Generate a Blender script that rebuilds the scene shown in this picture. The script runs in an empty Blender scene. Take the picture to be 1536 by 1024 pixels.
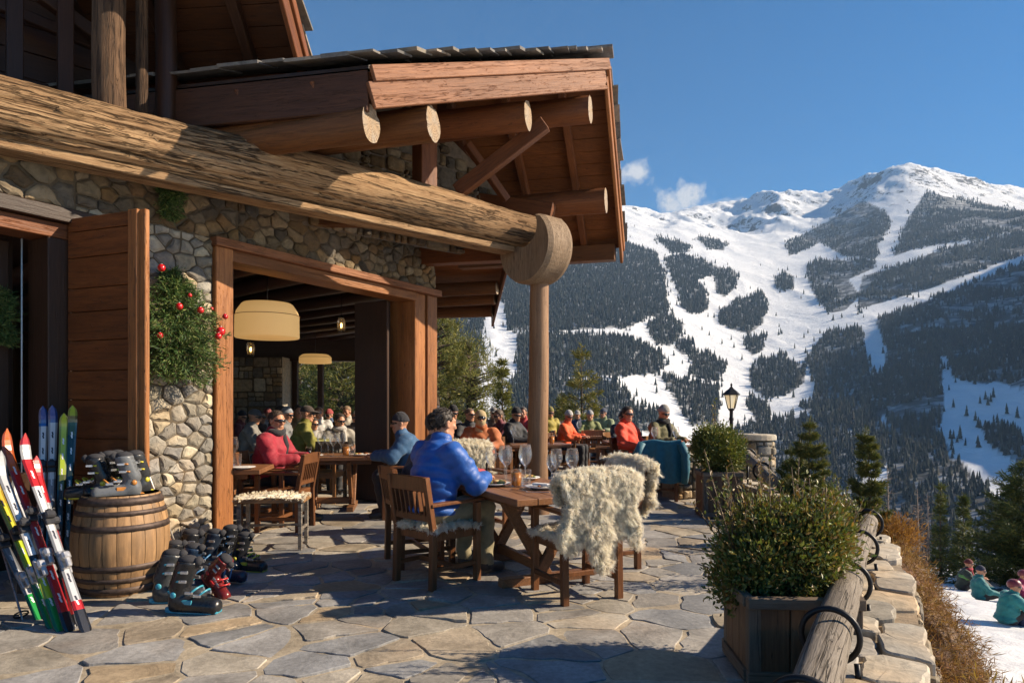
import bpy, math, random
import numpy as np
from mathutils import Vector, Matrix, Euler

random.seed(7)
RNG = np.random.default_rng(7)
F, HOR, CH = 1024.0, 608.0, 1.4          # focal length and horizon of the photograph in its own pixels, eye height in metres
C = bpy.context.scene.collection
PI = math.pi
R = math.radians


def W(px, py, d):
    """the point at depth d metres seen at pixel px, py"""
    return Vector(((px - 768) * d / F, d, CH - (py - HOR) * d / F))


def GX(px, d):
    return (px - 768) * d / F


# ------------------------------------------------------------------ objects
def tag(o, label=None, cat=None, group=None, kind=None):
    if label: o["label"] = label
    if cat: o["category"] = cat
    if group: o["group"] = group
    if kind: o["kind"] = kind
    return o


def thing(name, label, cat, loc=(0, 0, 0), rz=0.0, group=None, scale=1.0):
    o = bpy.data.objects.new(name, None)
    o.empty_display_size = 0.1
    C.objects.link(o)
    o.location = loc
    o.rotation_euler = (0, 0, rz)
    o.scale = (scale,) * 3
    return tag(o, label, cat, group)


KIDS = {}


def copy_tree(o, parent=None):
    c = o.copy()
    C.objects.link(c)
    c.parent = parent
    for ch in KIDS.get(o.name, []):
        copy_tree(ch, c)
        KIDS.setdefault(c.name, []).append(C.objects[-1]) if False else None
    return c


def children_of(o):
    return list(KIDS.get(o.name, []))


def dup(o, loc, rz, label=None, group=None, parent=None):
    """a copy of a thing with copies of its parts and sub-parts"""
    c = o.copy()
    C.objects.link(c)
    if parent is None:
        c.location = loc
        c.rotation_euler = (0, 0, rz)
    else:
        c.parent = parent
        KIDS.setdefault(parent.name, []).append(c)
    if label: c["label"] = label
    if group: c["group"] = group
    for ch in children_of(o):
        dup(ch, None, None, parent=c)
    return c


def align(p0, p1, up=(0, 0, 1)):
    """matrix at p0 whose local x runs to p1"""
    p0, p1 = Vector(p0), Vector(p1)
    x = (p1 - p0).normalized()
    u = Vector(up)
    y = u.cross(x)
    if y.length < 1e-5: y = Vector((0, 1, 0)).cross(x)
    y.normalize()
    z = x.cross(y)
    m = Matrix((x, y, z)).transposed().to_4x4()
    m.translation = p0
    return m


class MB:
    """collects shapes and links them as one mesh object"""

    def __init__(self):
        self.v, self.f, self.m, self.c = [], [], [], []
        self.n = 0
        self.mi = 0
        self.col = (1, 1, 1)
        self.usecol = False
        self.smooth = False
        self.s = []

    def add(self, verts, faces, mi=None, col=None, smooth=None):
        verts = np.asarray(verts, dtype=float).reshape(-1, 3)
        self.v.append(verts)
        k = self.n
        self.f.extend([tuple(i + k for i in f) for f in faces])
        self.m.extend([self.mi if mi is None else mi] * len(faces))
        self.s.extend([self.smooth if smooth is None else smooth] * len(faces))
        cc = self.col if col is None else col
        if col is not None: self.usecol = True
        self.c.append(np.tile(np.array([[cc[0], cc[1], cc[2], 1.0]]), (len(verts), 1)))
        self.n += len(verts)
        return self

    def box(self, c, size, M=None, b=0.0, **kw):
        x, y, z = [s / 2 for s in size]
        if b <= 0:
            v = [(sx * x, sy * y, sz * z) for sz in (-1, 1) for sy in (-1, 1) for sx in (-1, 1)]
            f = [(0, 2, 3, 1), (4, 5, 7, 6), (0, 1, 5, 4), (2, 6, 7, 3), (0, 4, 6, 2), (1, 3, 7, 5)]
        else:
            b = min(b, x * .9, y * .9, z * .9)
            v, f, idx = [], [], {}
            for sx in (-1, 1):
                for sy in (-1, 1):
                    for sz in (-1, 1):
                        for a in range(3):
                            p = [sx * (x - b), sy * (y - b), sz * (z - b)]
                            p[a] = (sx * x, sy * y, sz * z)[a]
                            idx[(sx, sy, sz, a)] = len(v)
                            v.append(p)
            def q(*k): f.append(tuple(idx[i] for i in k))
            for s in (-1, 1):
                o = [(s, -1, -1), (s, 1, -1), (s, 1, 1), (s, -1, 1)]
                q(*[k + (0,) for k in (o if s > 0 else o[::-1])])
                o = [(-1, s, -1), (1, s, -1), (1, s, 1), (-1, s, 1)]
                q(*[k + (1,) for k in (o[::-1] if s > 0 else o)])
                o = [(-1, -1, s), (1, -1, s), (1, 1, s), (-1, 1, s)]
                q(*[k + (2,) for k in (o if s > 0 else o[::-1])])
            for s in (-1, 1):
                for t in (-1, 1):
                    q((s, t, -1, 0), (s, t, -1, 1), (s, t, 1, 1), (s, t, 1, 0))
                    q((s, -1, t, 0), (s, -1, t, 2), (s, 1, t, 2), (s, 1, t, 0))
                    q((-1, s, t, 1), (-1, s, t, 2), (1, s, t, 2), (1, s, t, 1))
            for sx in (-1, 1):
                for sy in (-1, 1):
                    for sz in (-1, 1):
                        q((sx, sy, sz, 0), (sx, sy, sz, 1), (sx, sy, sz, 2))
        v = np.array(v) + np.array(c) if M is None else np.array([M @ (Vector(p) + Vector(c)) for p in v])
        return self.add(v, f, **kw)

    def bar(self, p0, p1, w, h, up=(0, 0, 1), b=0.0, **kw):
        M = align(p0, p1, up)
        L = (Vector(p1) - Vector(p0)).length
        return self.box((L / 2, 0, 0), (L, w, h), M, b, **kw)

    def tube(self, pts, rad, seg=8, caps=True, closed=False, **kw):
        P = [Vector(p) for p in pts]
        n = len(P)
        if not hasattr(rad, '__len__'): rad = [rad] * n
        vs, fs = [], []
        prev = None
        for i in range(n):
            if closed: t = P[(i + 1) % n] - P[i - 1]
            else: t = P[min(i + 1, n - 1)] - P[max(i - 1, 0)]
            t.normalize()
            if prev is None:
                u = Vector((0, 0, 1)) if abs(t.z) < .9 else Vector((1, 0, 0))
                a = u.cross(t).normalized()
            else:
                a = prev - t * prev.dot(t)
                a.normalize()
            prev = a
            b = t.cross(a)
            for k in range(seg):
                th = 2 * PI * k / seg
                vs.append(P[i] + (a * math.cos(th) + b * math.sin(th)) * rad[i])
        m = n if closed else n - 1
        for i in range(m):
            j = (i + 1) % n
            for k in range(seg):
                k2 = (k + 1) % seg
                fs.append((i * seg + k, i * seg + k2, j * seg + k2, j * seg + k))
        if caps and not closed:
            fs.append(tuple(range(seg))[::-1])
            fs.append(tuple((n - 1) * seg + k for k in range(seg)))
        kw.setdefault('smooth', True)
        return self.add([tuple(p) for p in vs], fs, **kw)

    def lathe(self, prof, seg=20, c=(0, 0, 0), M=None, **kw):
        """prof: list of (radius, z)"""
        vs, fs = [], []
        for r, z in prof:
            for k in range(seg):
                th = 2 * PI * k / seg
                vs.append((c[0] + r * math.cos(th), c[1] + r * math.sin(th), c[2] + z))
        for i in range(len(prof) - 1):
            for k in range(seg):
                k2 = (k + 1) % seg
                fs.append((i * seg + k, i * seg + k2, (i + 1) * seg + k2, (i + 1) * seg + k))
        if prof[0][0] > 1e-4: fs.append(tuple(range(seg))[::-1])
        if prof[-1][0] > 1e-4: fs.append(tuple((len(prof) - 1) * seg + k for k in range(seg)))
        if M is not None: vs = [tuple(M @ Vector(p)) for p in vs]
        kw.setdefault('smooth', True)
        return self.add(vs, fs, **kw)

    def ball(self, c, r, seg=12, rings=8, M=None, **kw):
        rx, ry, rz = r if hasattr(r, '__len__') else (r, r, r)
        vs, fs = [], []
        for i in range(rings + 1):
            ph = PI * i / rings
            for k in range(seg):
                th = 2 * PI * k / seg
                s = max(math.sin(ph), 1e-3)
                vs.append((c[0] + rx * s * math.cos(th), c[1] + ry * s * math.sin(th), c[2] - rz * math.cos(ph)))
        for i in range(rings):
            for k in range(seg):
                k2 = (k + 1) % seg
                fs.append((i * seg + k, i * seg + k2, (i + 1) * seg + k2, (i + 1) * seg + k))
        if M is not None: vs = [tuple(M @ Vector(p)) for p in vs]
        kw.setdefault('smooth', True)
        return self.add(vs, fs, **kw)

    def prism(self, poly, z0, z1, M=None, **kw):
        n = len(poly)
        vs = [(x, y, z0) for x, y in poly] + [(x, y, z1) for x, y in poly]
        fs = [tuple(range(n))[::-1], tuple(range(n, 2 * n))]
        fs += [(i, (i + 1) % n, n + (i + 1) % n, n + i) for i in range(n)]
        if M is not None: vs = [tuple(M @ Vector(p)) for p in vs]
        return self.add(vs, fs, **kw)

    def mesh(self, name):
        v = np.concatenate(self.v) if self.v else np.zeros((0, 3))
        me = bpy.data.meshes.new(name)
        fl = np.array([len(f) for f in self.f], dtype=np.int32)
        me.vertices.add(len(v))
        me.vertices.foreach_set('co', v.astype(np.float32).ravel())
        me.loops.add(int(fl.sum()))
        me.loops.foreach_set('vertex_index', np.fromiter((i for f in self.f for i in f), dtype=np.int32, count=int(fl.sum())))
        me.polygons.add(len(fl))
        st = np.zeros(len(fl), dtype=np.int32)
        st[1:] = np.cumsum(fl)[:-1]
        me.polygons.foreach_set('loop_start', st)
        me.polygons.foreach_set('material_index', np.array(self.m, dtype=np.int32))
        me.polygons.foreach_set('use_smooth', np.array(self.s, dtype=bool))
        me.update(calc_edges=True)
        me.validate()
        if self.usecol:
            a = me.color_attributes.new('col', 'FLOAT_COLOR', 'POINT')
            a.data.foreach_set('color', np.concatenate(self.c).astype(np.float32).ravel())
        return me

    def build(self, name, mats, parent=None, M=None, loc=None):
        me = self.mesh(name)
        return link(name, me, mats, parent, M, loc)


def link(name, me, mats, parent=None, M=None, loc=None):
    o = bpy.data.objects.new(name, me)
    if not isinstance(mats, (list, tuple)): mats = [mats]
    for m in mats: me.materials.append(m)
    C.objects.link(o)
    if parent is not None:
        o.parent = parent
        KIDS.setdefault(parent.name, []).append(o)
    if M is not None: o.matrix_local = M
    if loc is not None: o.location = loc
    return o


def np_mesh(name, v, tris, cols=None, smooth=False):
    """mesh from arrays; tris of shape (n, k)"""
    k = tris.shape[1]
    me = bpy.data.meshes.new(name)
    me.vertices.add(len(v))
    me.vertices.foreach_set('co', v.astype(np.float32).ravel())
    me.loops.add(tris.size)
    me.loops.foreach_set('vertex_index', tris.astype(np.int32).ravel())
    me.polygons.add(len(tris))
    me.polygons.foreach_set('loop_start', np.arange(len(tris), dtype=np.int32) * k)
    me.polygons.foreach_set('use_smooth', np.full(len(tris), smooth))
    me.update(calc_edges=True)
    if cols is not None:
        a = me.color_attributes.new('col', 'FLOAT_COLOR', 'POINT')
        cc = np.ones((len(v), 4), dtype=np.float32)
        cc[:, :3] = cols
        a.data.foreach_set('color', cc.ravel())
    return me


# ------------------------------------------------------------------ noise in numpy
def _h(ix, iy, s):
    n = (ix.astype(np.int64) * 374761393 + iy.astype(np.int64) * 668265263 + s * 1442695041) & 0x7fffffff
    n = ((n ^ (n >> 13)) * 1274126177) & 0x7fffffff
    return ((n ^ (n >> 16)) & 0xffff) / 65535.0


def vnoise(x, y, s=0):
    ix, iy = np.floor(x), np.floor(y)
    fx, fy = x - ix, y - iy
    fx = fx * fx * fx * (fx * (fx * 6 - 15) + 10)
    fy = fy * fy * fy * (fy * (fy * 6 - 15) + 10)
    a, b = _h(ix, iy, s), _h(ix + 1, iy, s)
    c, d = _h(ix, iy + 1, s), _h(ix + 1, iy + 1, s)
    return (a * (1 - fx) + b * fx) * (1 - fy) + (c * (1 - fx) + d * fx) * fy


def fbm(x, y, oct=5, s=0, ridge=False):
    t, a, n = 0, 1.0, 0
    for i in range(oct):
        v = vnoise(x * 2 ** i + 17.3 * i, y * 2 ** i + 9.1 * i, s + i) * 2 - 1
        if ridge: v = 1 - 2 * np.abs(v)
        t = t + a * v
        n += a
        a *= 0.5
    return t / n


# ------------------------------------------------------------------ materials
class NT:
    def __init__(self, name):
        self.mat = bpy.data.materials.new(name)
        self.mat.use_nodes = True
        self.t = self.mat.node_tree
        self.b = next(n for n in self.t.nodes if n.type == 'BSDF_PRINCIPLED')
        self.out = next(n for n in self.t.nodes if n.type == 'OUTPUT_MATERIAL')

    def n(self, typ, **kw):
        nd = self.t.nodes.new(typ)
        for k, v in kw.items():
            if k.startswith('i_'):
                nd.inputs[k[2:].replace('_', ' ')].default_value = v
            else:
                setattr(nd, k, v)
        return nd

    def l(self, a, b):
        self.t.links.new(a, b)

    def set(self, **kw):
        for k, v in kw.items():
            self.b.inputs[k.replace('_', ' ')].default_value = v

    def coord(self, scale=(1, 1, 1), what='Object', rnd=True):
        tc = self.n('ShaderNodeTexCoord')
        mp = self.n('ShaderNodeMapping')
        mp.inputs['Scale'].default_value = scale
        self.l(tc.outputs[what], mp.inputs['Vector'])
        if rnd:
            oi = self.n('ShaderNodeObjectInfo')
            m = self.n('ShaderNodeMath', operation='MULTIPLY')
            m.inputs[1].default_value = 37.0
            self.l(oi.outputs['Random'], m.inputs[0])
            self.l(m.outputs[0], mp.inputs['Location'])
        return mp.outputs['Vector']

    def noise(self, vec, scale, detail=4, rough=.55, dist=0.0):
        nd = self.n('ShaderNodeTexNoise')
        nd.inputs['Scale'].default_value = scale
        nd.inputs['Detail'].default_value = detail
        nd.inputs['Roughness'].default_value = rough
        nd.inputs['Distortion'].default_value = dist
        if vec is not None: self.l(vec, nd.inputs['Vector'])
        return nd.outputs['Fac']

    def ramp(self, fac, stops):
        nd = self.n('ShaderNodeValToRGB')
        e = nd.color_ramp.elements
        while len(e) < len(stops): e.new(.5)
        for el, (p, c) in zip(e, stops):
            el.position = p
            el.color = (tuple(c)[:3] if hasattr(c, '__len__') else (c, c, c)) + (1,)
        self.l(fac, nd.inputs['Fac'])
        return nd.outputs['Color']

    def mix(self, fac, a, b, mode='MIX'):
        nd = self.n('ShaderNodeMix', data_type='RGBA', blend_type=mode)
        nd.clamp_factor = True
        for s, val in ((nd.inputs[0], fac), (nd.inputs[6], a), (nd.inputs[7], b)):
            if hasattr(val, 'is_output') or hasattr(val, 'links'): self.l(val, s)
            elif hasattr(val, '__len__'): s.default_value = tuple(val)[:3] + (1,)
            else: s.default_value = val
        return nd.outputs[2]

    def math(self, op, a, b=None):
        nd = self.n('ShaderNodeMath', operation=op)
        for s, val in zip(nd.inputs, (a, b)):
            if val is None: continue
            if hasattr(val, 'links'): self.l(val, s)
            else: s.default_value = val
        return nd.outputs[0]

    def bump(self, h, strength=.3, dist=.01, normal=None):
        nd = self.n('ShaderNodeBump')
        nd.inputs['Strength'].default_value = strength
        nd.inputs['Distance'].default_value = dist
        self.l(h, nd.inputs['Height'])
        if normal is not None: self.l(normal, nd.inputs['Normal'])
        return nd.outputs['Normal']

    def attr(self, name='col'):
        return self.n('ShaderNodeAttribute', attribute_name=name).outputs['Color']

    def rnd(self):
        return self.n('ShaderNodeObjectInfo').outputs['Random']


def wood(name, light, dark, along='x', scale=9.0, stretch=14.0, rough=.62, bump=.35, var=.25, cracks=.0, big=.5, spec=.35, knots=.0):
    t = NT(name)
    sc = {'x': (1 / stretch, 1, 1), 'y': (1, 1 / stretch, 1), 'z': (1, 1, 1 / stretch)}[along]
    v = t.coord(sc)
    v2 = t.coord({'x': (.3, 1, 1), 'y': (1, .3, 1), 'z': (1, 1, .3)}[along])
    g = t.noise(v, scale * 9, 6, .7, .5)
    g2 = t.noise(v, scale, 3, .5, .3)
    col = t.ramp(g, [(.3, dark), (.68, light)])
    mid = [(a + b) / 2 for a, b in zip(light, dark)]
    col = t.mix(t.math('MULTIPLY', t.ramp(g2, [(.35, 0.), (.65, 1.)]), .4), col, [c * .6 for c in mid])
    bl = t.noise(v2, big * 3, 3, .6)
    col = t.mix(t.math('MULTIPLY', t.ramp(bl, [(.3, 1.), (.6, 0.)]), .6), col, [c * .5 for c in dark])
    h = g
    if cracks > 0:
        vc = t.coord({'x': (1 / 30., 1, 1), 'y': (1, 1 / 30., 1), 'z': (1, 1, 1 / 30.)}[along])
        k = t.noise(vc, 13, 4, .7, .3)
        cr = t.ramp(k, [(.5 - .016 * cracks, 0.), (.5, 1.), (.5 + .016 * cracks, 0.)])
        vf = t.coord({'x': (1 / 5., 1, 1), 'y': (1, 1 / 5., 1), 'z': (1, 1, 1 / 5.)}[along])
        k2 = t.ramp(t.noise(vf, 26, 4, .75, 1.2), [(.3, 1.), (.4, 0.)])
        cr = t.math('MAXIMUM', cr, t.math('MULTIPLY', k2, .7))
        col = t.mix(t.math('MULTIPLY', cr, .8), col, [c * .16 for c in dark])
        h = t.math('SUBTRACT', g, t.math('MULTIPLY', cr, 2.2))
    if var:
        rv = t.ramp(t.rnd(), [(0, 1 - var), (1, 1 + var)])
        col = t.mix(1.0, col, rv, 'MULTIPLY')
    t.l(col, t.b.inputs['Base Color'])
    t.set(Roughness=rough)
    t.b.inputs['Specular IOR Level'].default_value = spec
    t.l(t.bump(h, bump, .012), t.b.inputs['Normal'])
    return t.mat


def plain(name, col, rough=.6, metal=0.0, nscale=30, amp=.18, bump=.0, spec=.5, coat=0.0, sheen=0.0, noisevec='Object'):
    t = NT(name)
    v = t.coord((1, 1, 1), noisevec)
    n = t.noise(v, nscale, 4, .6)
    c = t.ramp(n, [(.25, [x * (1 - amp) for x in col]), (.75, [min(1, x * (1 + amp)) for x in col])])
    t.l(c, t.b.inputs['Base Color'])
    t.l(t.ramp(n, [(.2, max(0, rough - .08)), (.8, min(1, rough + .08))]), t.b.inputs['Roughness'])
    t.set(Metallic=metal)
    t.b.inputs['Specular IOR Level'].default_value = spec
    if coat: t.b.inputs['Coat Weight'].default_value = coat
    if sheen: t.b.inputs['Sheen Weight'].default_value = sheen
    if bump: t.l(t.bump(n, bump, .01), t.b.inputs['Normal'])
    return t.mat


def stone_mat(name, bump=.6, scale=14, rough=.85, tint=(1, 1, 1)):
    """stone coloured per stone by the mesh's own colour attribute"""
    t = NT(name)
    v = t.coord((1, 1, 1), 'Object', rnd=False)
    a = t.attr()
    n = t.noise(v, scale, 6, .65, .3)
    n2 = t.noise(v, scale * .25, 3, .5)
    c = t.mix(1.0, a, t.ramp(n, [(.25, .55), (.5, 1.0), (.75, 1.35)]), 'MULTIPLY')
    c = t.mix(t.math('MULTIPLY', t.ramp(n2, [(.45, 0.), (.7, 1.)]), .45), c, t.mix(1.0, c, (1.25, .95, .62), 'MULTIPLY'))
    c = t.mix(1.0, c, tint, 'MULTIPLY')
    t.l(c, t.b.inputs['Base Color'])
    t.set(Roughness=rough)
    t.b.inputs['Specular IOR Level'].default_value = .3
    t.l(t.bump(n, bump, .012), t.b.inputs['Normal'])
    return t.mat


def leaf_mat(name, rough=.5, trans=.25, spec=.4):
    t = NT(name)
    a = t.attr()
    t.l(a, t.b.inputs['Base Color'])
    t.set(Roughness=rough)
    t.b.inputs['Specular IOR Level'].default_value = spec
    if trans:
        tr = t.n('ShaderNodeBsdfTranslucent')
        t.l(t.mix(1.0, a, (1.0, 1.05, .6), 'MULTIPLY'), tr.inputs['Color'])
        mx = t.n('ShaderNodeMixShader')
        mx.inputs[0].default_value = trans
        t.l(t.b.outputs[0], mx.inputs[1])
        t.l(tr.outputs[0], mx.inputs[2])
        t.l(mx.outputs[0], t.out.inputs['Surface'])
    return t.mat


# ------------------------------------------------------------------ camera, sky, sun
SUN_EL, SUN_AZ = R(30), R(3)            # elevation; azimuth measured from +x towards +y
sc = bpy.context.scene
cd = bpy.data.cameras.new('camera')
cam = bpy.data.objects.new('camera', cd)
C.objects.link(cam)
cam.location = (0, 0, CH)
cam.rotation_euler = (R(90), 0, 0)
cd.sensor_width = 36
cd.lens = 24
cd.shift_y = (HOR - 512) / 1536
cd.clip_start = .05
cd.clip_end = 30000
sc.camera = cam

w = bpy.data.worlds.new('World')
sc.world = w
w.use_nodes = True
wt = w.node_tree
bg = wt.nodes['Background']
sky = wt.nodes.new('ShaderNodeTexSky')
sky.sky_type = 'NISHITA'
sky.sun_disc = False
sky.sun_elevation = SUN_EL
sky.sun_rotation = R(90) - SUN_AZ
sky.altitude = 1900
sky.air_density = 1.0
sky.dust_density = .9
sky.ozone_density = 1.6
hs = wt.nodes.new('ShaderNodeHueSaturation')
hs.inputs['Saturation'].default_value = 1.75
hs.inputs['Value'].default_value = 1.1
wt.links.new(sky.outputs[0], hs.inputs['Color'])
# two small fair-weather clouds low over the ridge
ctc = wt.nodes.new('ShaderNodeTexCoord')
cloud = None
for (px, py, sx_, sz_, k_) in ((955, 262, .030, .022, 1.0), (1022, 300, .048, .026, 1.15), (1078, 306, .05, .012, .55)):
    dv = Vector(((px - 768) / F, 1, -(py - HOR) / F)).normalized()
    mp_ = wt.nodes.new('ShaderNodeMapping')
    mp_.vector_type = 'TEXTURE'
    mp_.inputs['Location'].default_value = dv
    mp_.inputs['Scale'].default_value = (sx_, .2, sz_)
    wt.links.new(ctc.outputs['Generated'], mp_.inputs['Vector'])
    ln_ = wt.nodes.new('ShaderNodeVectorMath'); ln_.operation = 'LENGTH'
    wt.links.new(mp_.outputs[0], ln_.inputs[0])
    nz_ = wt.nodes.new('ShaderNodeTexNoise')
    nz_.inputs['Scale'].default_value = 42; nz_.inputs['Detail'].default_value = 6; nz_.inputs['Roughness'].default_value = .6
    wt.links.new(ctc.outputs['Generated'], nz_.inputs['Vector'])
    a_ = wt.nodes.new('ShaderNodeMath'); a_.operation = 'MULTIPLY_ADD'
    wt.links.new(nz_.outputs['Fac'], a_.inputs[0]); a_.inputs[1].default_value = 2.4; a_.inputs[2].default_value = -.35
    s_ = wt.nodes.new('ShaderNodeMath'); s_.operation = 'SUBTRACT'; s_.use_clamp = True
    wt.links.new(a_.outputs[0], s_.inputs[0]); wt.links.new(ln_.outputs['Value'], s_.inputs[1])
    m_ = wt.nodes.new('ShaderNodeMath'); m_.operation = 'MULTIPLY'; m_.use_clamp = True
    wt.links.new(s_.outputs[0], m_.inputs[0]); m_.inputs[1].default_value = 1.6 * k_
    if cloud is None: cloud = m_.outputs[0]
    else:
        x_ = wt.nodes.new('ShaderNodeMath'); x_.operation = 'MAXIMUM'
        wt.links.new(cloud, x_.inputs[0]); wt.links.new(m_.outputs[0], x_.inputs[1])
        cloud = x_.outputs[0]
cm_ = wt.nodes.new('ShaderNodeMix'); cm_.data_type = 'RGBA'
wt.links.new(cloud, cm_.inputs[0])
wt.links.new(hs.outputs[0], cm_.inputs[6])
cm_.inputs[7].default_value = (6.6, 6.6, 6.8, 1)
wt.links.new(cm_.outputs[2], bg.inputs['Color'])
bg.inputs['Strength'].default_value = .052

sl = bpy.data.lights.new('sun', 'SUN')
sl.energy = 5.0
sl.angle = R(.5)
sl.color = (1.0, .83, .62)
so = bpy.data.objects.new('sun', sl)
C.objects.link(so)
sd = Vector((math.cos(SUN_EL) * math.cos(SUN_AZ), math.cos(SUN_EL) * math.sin(SUN_AZ), math.sin(SUN_EL)))
so.rotation_euler = sd.to_track_quat('Z', 'Y').to_euler()
so.location = (30, 0, 30)
sc.view_settings.view_transform = 'Standard'
sc.view_settings.look = 'None'
sc.view_settings.gamma = 1
sc.view_settings.exposure = 1.22
sc.cycles.max_bounces = 8
sc.cycles.transparent_max_bounces = 12
sc.cycles.volume_bounces = 0
sc.cycles.sample_clamp_indirect = 6
sc.cycles.use_denoising = True
# ------------------------------------------------------------------ the mountains
ANCH = [-700, -200, 200, 640, 800, 940, 1000, 1080, 1150, 1240, 1360, 1450, 1536, 1700, 1900, 2200, 2600]
LAY = [  # last anchors: unseen ridge right of view, raised to shade the right flank
    (170,  [1090] * 17),
    (300,  [900, 905, 915, 920, 935, 945, 950, 950, 950, 950, 945, 940, 930, 900, 870, 850, 850]),
    (450,  [700, 710, 720, 740, 770, 800, 830, 852, 855, 850, 845, 838, 825, 775, 690, 560, 500]),
    (700,  [590, 600, 610, 640, 655, 685, 715, 742, 748, 735, 712, 700, 690, 635, 480, 260, 210]),
    (1000, [520, 530, 545, 565, 575, 590, 612, 645, 655, 640, 610, 595, 578, 500, 325, 95, 40]),
    (1400, [450, 460, 475, 495, 500, 510, 528, 552, 570, 555, 525, 505, 488, 415, 225, -20, -70]),
    (1900, [390, 400, 410, 428, 434, 438, 452, 475, 490, 470, 440, 418, 402, 335, 180, -30, -80]),
    (2500, [345, 350, 360, 375, 380, 378, 388, 402, 418, 405, 365, 345, 335, 290, 190, 30, -20]),
    (3300, [300, 310, 320, 330, 332, 330, 335, 349, 357, 345, 290, 300, 305, 285, 200, 60, 10]),
    (3700, [290, 300, 305, 315, 315, 317, 329, 340, 340, 318, 252, 275, 290, 285, 250, 210, 210]),
    (4300, [280, 290, 298, 303, 303, 306, 323, 304, 287, 294, 262, 276, 285, 285, 260, 220, 220]),
    (5200, [320, 325, 330, 335, 335, 335, 340, 330, 320, 310, 290, 280, 268, 280, 280, 250, 250]),
    (6500, [420] * 17),
]
SKY_X = [640, 939, 960, 985, 1001, 1030, 1057, 1072, 1086, 1100, 1125, 1150, 1169, 1186, 1205, 1231, 1250, 1273, 1295, 1314, 1335, 1360, 1384, 1410, 1438, 1480, 1536, 1700]
SKY_Y = [303, 306, 311, 318, 323, 313, 304, 306, 301, 304, 296, 287, 280, 283, 287, 292, 284, 276, 264, 255, 250, 244, 246, 253, 261, 272, 284, 285]


_tx = np.arange(-900, 2801, 10.0)
_k = np.exp(-.5 * (np.arange(-160, 161, 10) / 48.0) ** 2)
_k /= _k.sum()
LAYF = [np.convolve(np.pad(np.interp(_tx, ANCH, l[1]), 16, mode='edge'), _k, 'valid') for l in LAY]


def terrain_y(px, d):
    px = np.asarray(px, float)
    d = np.asarray(d, float)
    ld = np.log([l[0] for l in LAY])
    rows = np.array([np.interp(px.ravel(), _tx, l) for l in LAYF])         # layers x points
    x = np.log(d.ravel())
    k = np.clip(np.searchsorted(ld, x) - 1, 0, len(ld) - 2)
    t = np.clip((x - ld[k]) / (ld[k + 1] - ld[k]), 0, 1)
    i = np.arange(len(x))
    p1, p2 = rows[k, i], rows[k + 1, i]
    km, kp = np.maximum(k - 1, 0), np.minimum(k + 2, len(ld) - 1)
    m1 = (p2 - rows[km, i]) / (ld[k + 1] - ld[km]) * (ld[k + 1] - ld[k])
    m2 = (rows[kp, i] - p1) / (ld[kp] - ld[k]) * (ld[k + 1] - ld[k])
    h = (2 * t**3 - 3 * t**2 + 1) * p1 + (t**3 - 2 * t**2 + t) * m1 + (-2 * t**3 + 3 * t**2) * p2 + (t**3 - t**2) * m2
    return h.reshape(px.shape)


def terrain_z(px, d):
    y = terrain_y(px, d)
    X = (px - 768) * d / F
    z = CH - (y - HOR) * d / F
    up = np.clip((d - 2300) / 1200, 0, 1)
    wx = 90 * fbm(X / 260, d / 260, 3, 61)
    wy = 90 * fbm(X / 240, d / 280, 3, 62)
    g = fbm(X / 420, d / 420, 5, 3)
    rg = fbm(X / 300 + .4 * d / 500, d / 420, 6, 11, ridge=True)
    fine = np.clip((d - 250) / 400, 0, 1)
    z = z + fine * (g * (9 + 22 * up) + (rg - .1) * 62 * np.clip((d - 3000) / 700, .12, 1) * up * np.clip((px - 880) / 120, 0.15, 1))
    crag = fbm((X + wx) / 150, (d + wy) / 120, 5, 31, ridge=True)
    z = z + np.clip((d - 3300) / 500, 0, 1) * crag * 15
    gul = fbm((X + wx) / 150 + d / 700, (d + wy) / 700, 4, 23, ridge=True)
    z = z + fine * (gul * 7 * (1 - up * .9))
    return z


pxs = np.concatenate([np.linspace(-700, 560, 60), np.linspace(570, 1640, 400), np.linspace(1650, 2600, 60)])
ds = np.concatenate([np.geomspace(170, 1000, 90), np.geomspace(1010, 4700, 260), np.geomspace(4760, 6500, 24)])
PX, DD = np.meshgrid(pxs, ds)
ZZ = terrain_z(PX, DD)
# keep the skyline where the ridge stands: lift or lower the rows round the crest smoothly
YY = HOR - (ZZ - CH) * F / DD
low = DD > 2900
top = np.where(low, YY, 9999).min(axis=0)
want = np.interp(pxs, SKY_X, SKY_Y)
corr = (want - top) + np.interp(pxs, [0, 900, 1000, 1250, 1500, 1700, 2600], [0] * 7)
_kk = np.exp(-.5 * (np.arange(-30, 31) / 9.0) ** 2)
corr = np.convolve(np.pad(corr, 30, mode='edge'), _kk / _kk.sum(), 'valid')
ins = np.clip((pxs - 560) / 100, 0, 1) * np.clip((1750 - pxs) / 100, 0, 1)
wgt = np.clip((DD - 2700) / 900, 0, 1)
YY = YY + wgt * (corr * ins)[None, :] * (1.0)
ZZ = CH - (YY - HOR) * DD / F
XX = (PX - 768) * DD / F
nr, nc = PX.shape
tv = np.stack([XX.ravel(), DD.ravel(), ZZ.ravel()], 1)
ii = np.arange(nr * nc).reshape(nr, nc)
tq = np.stack([ii[:-1, :-1].ravel(), ii[:-1, 1:].ravel(), ii[1:, 1:].ravel(), ii[1:, :-1].ravel()], 1)


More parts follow.
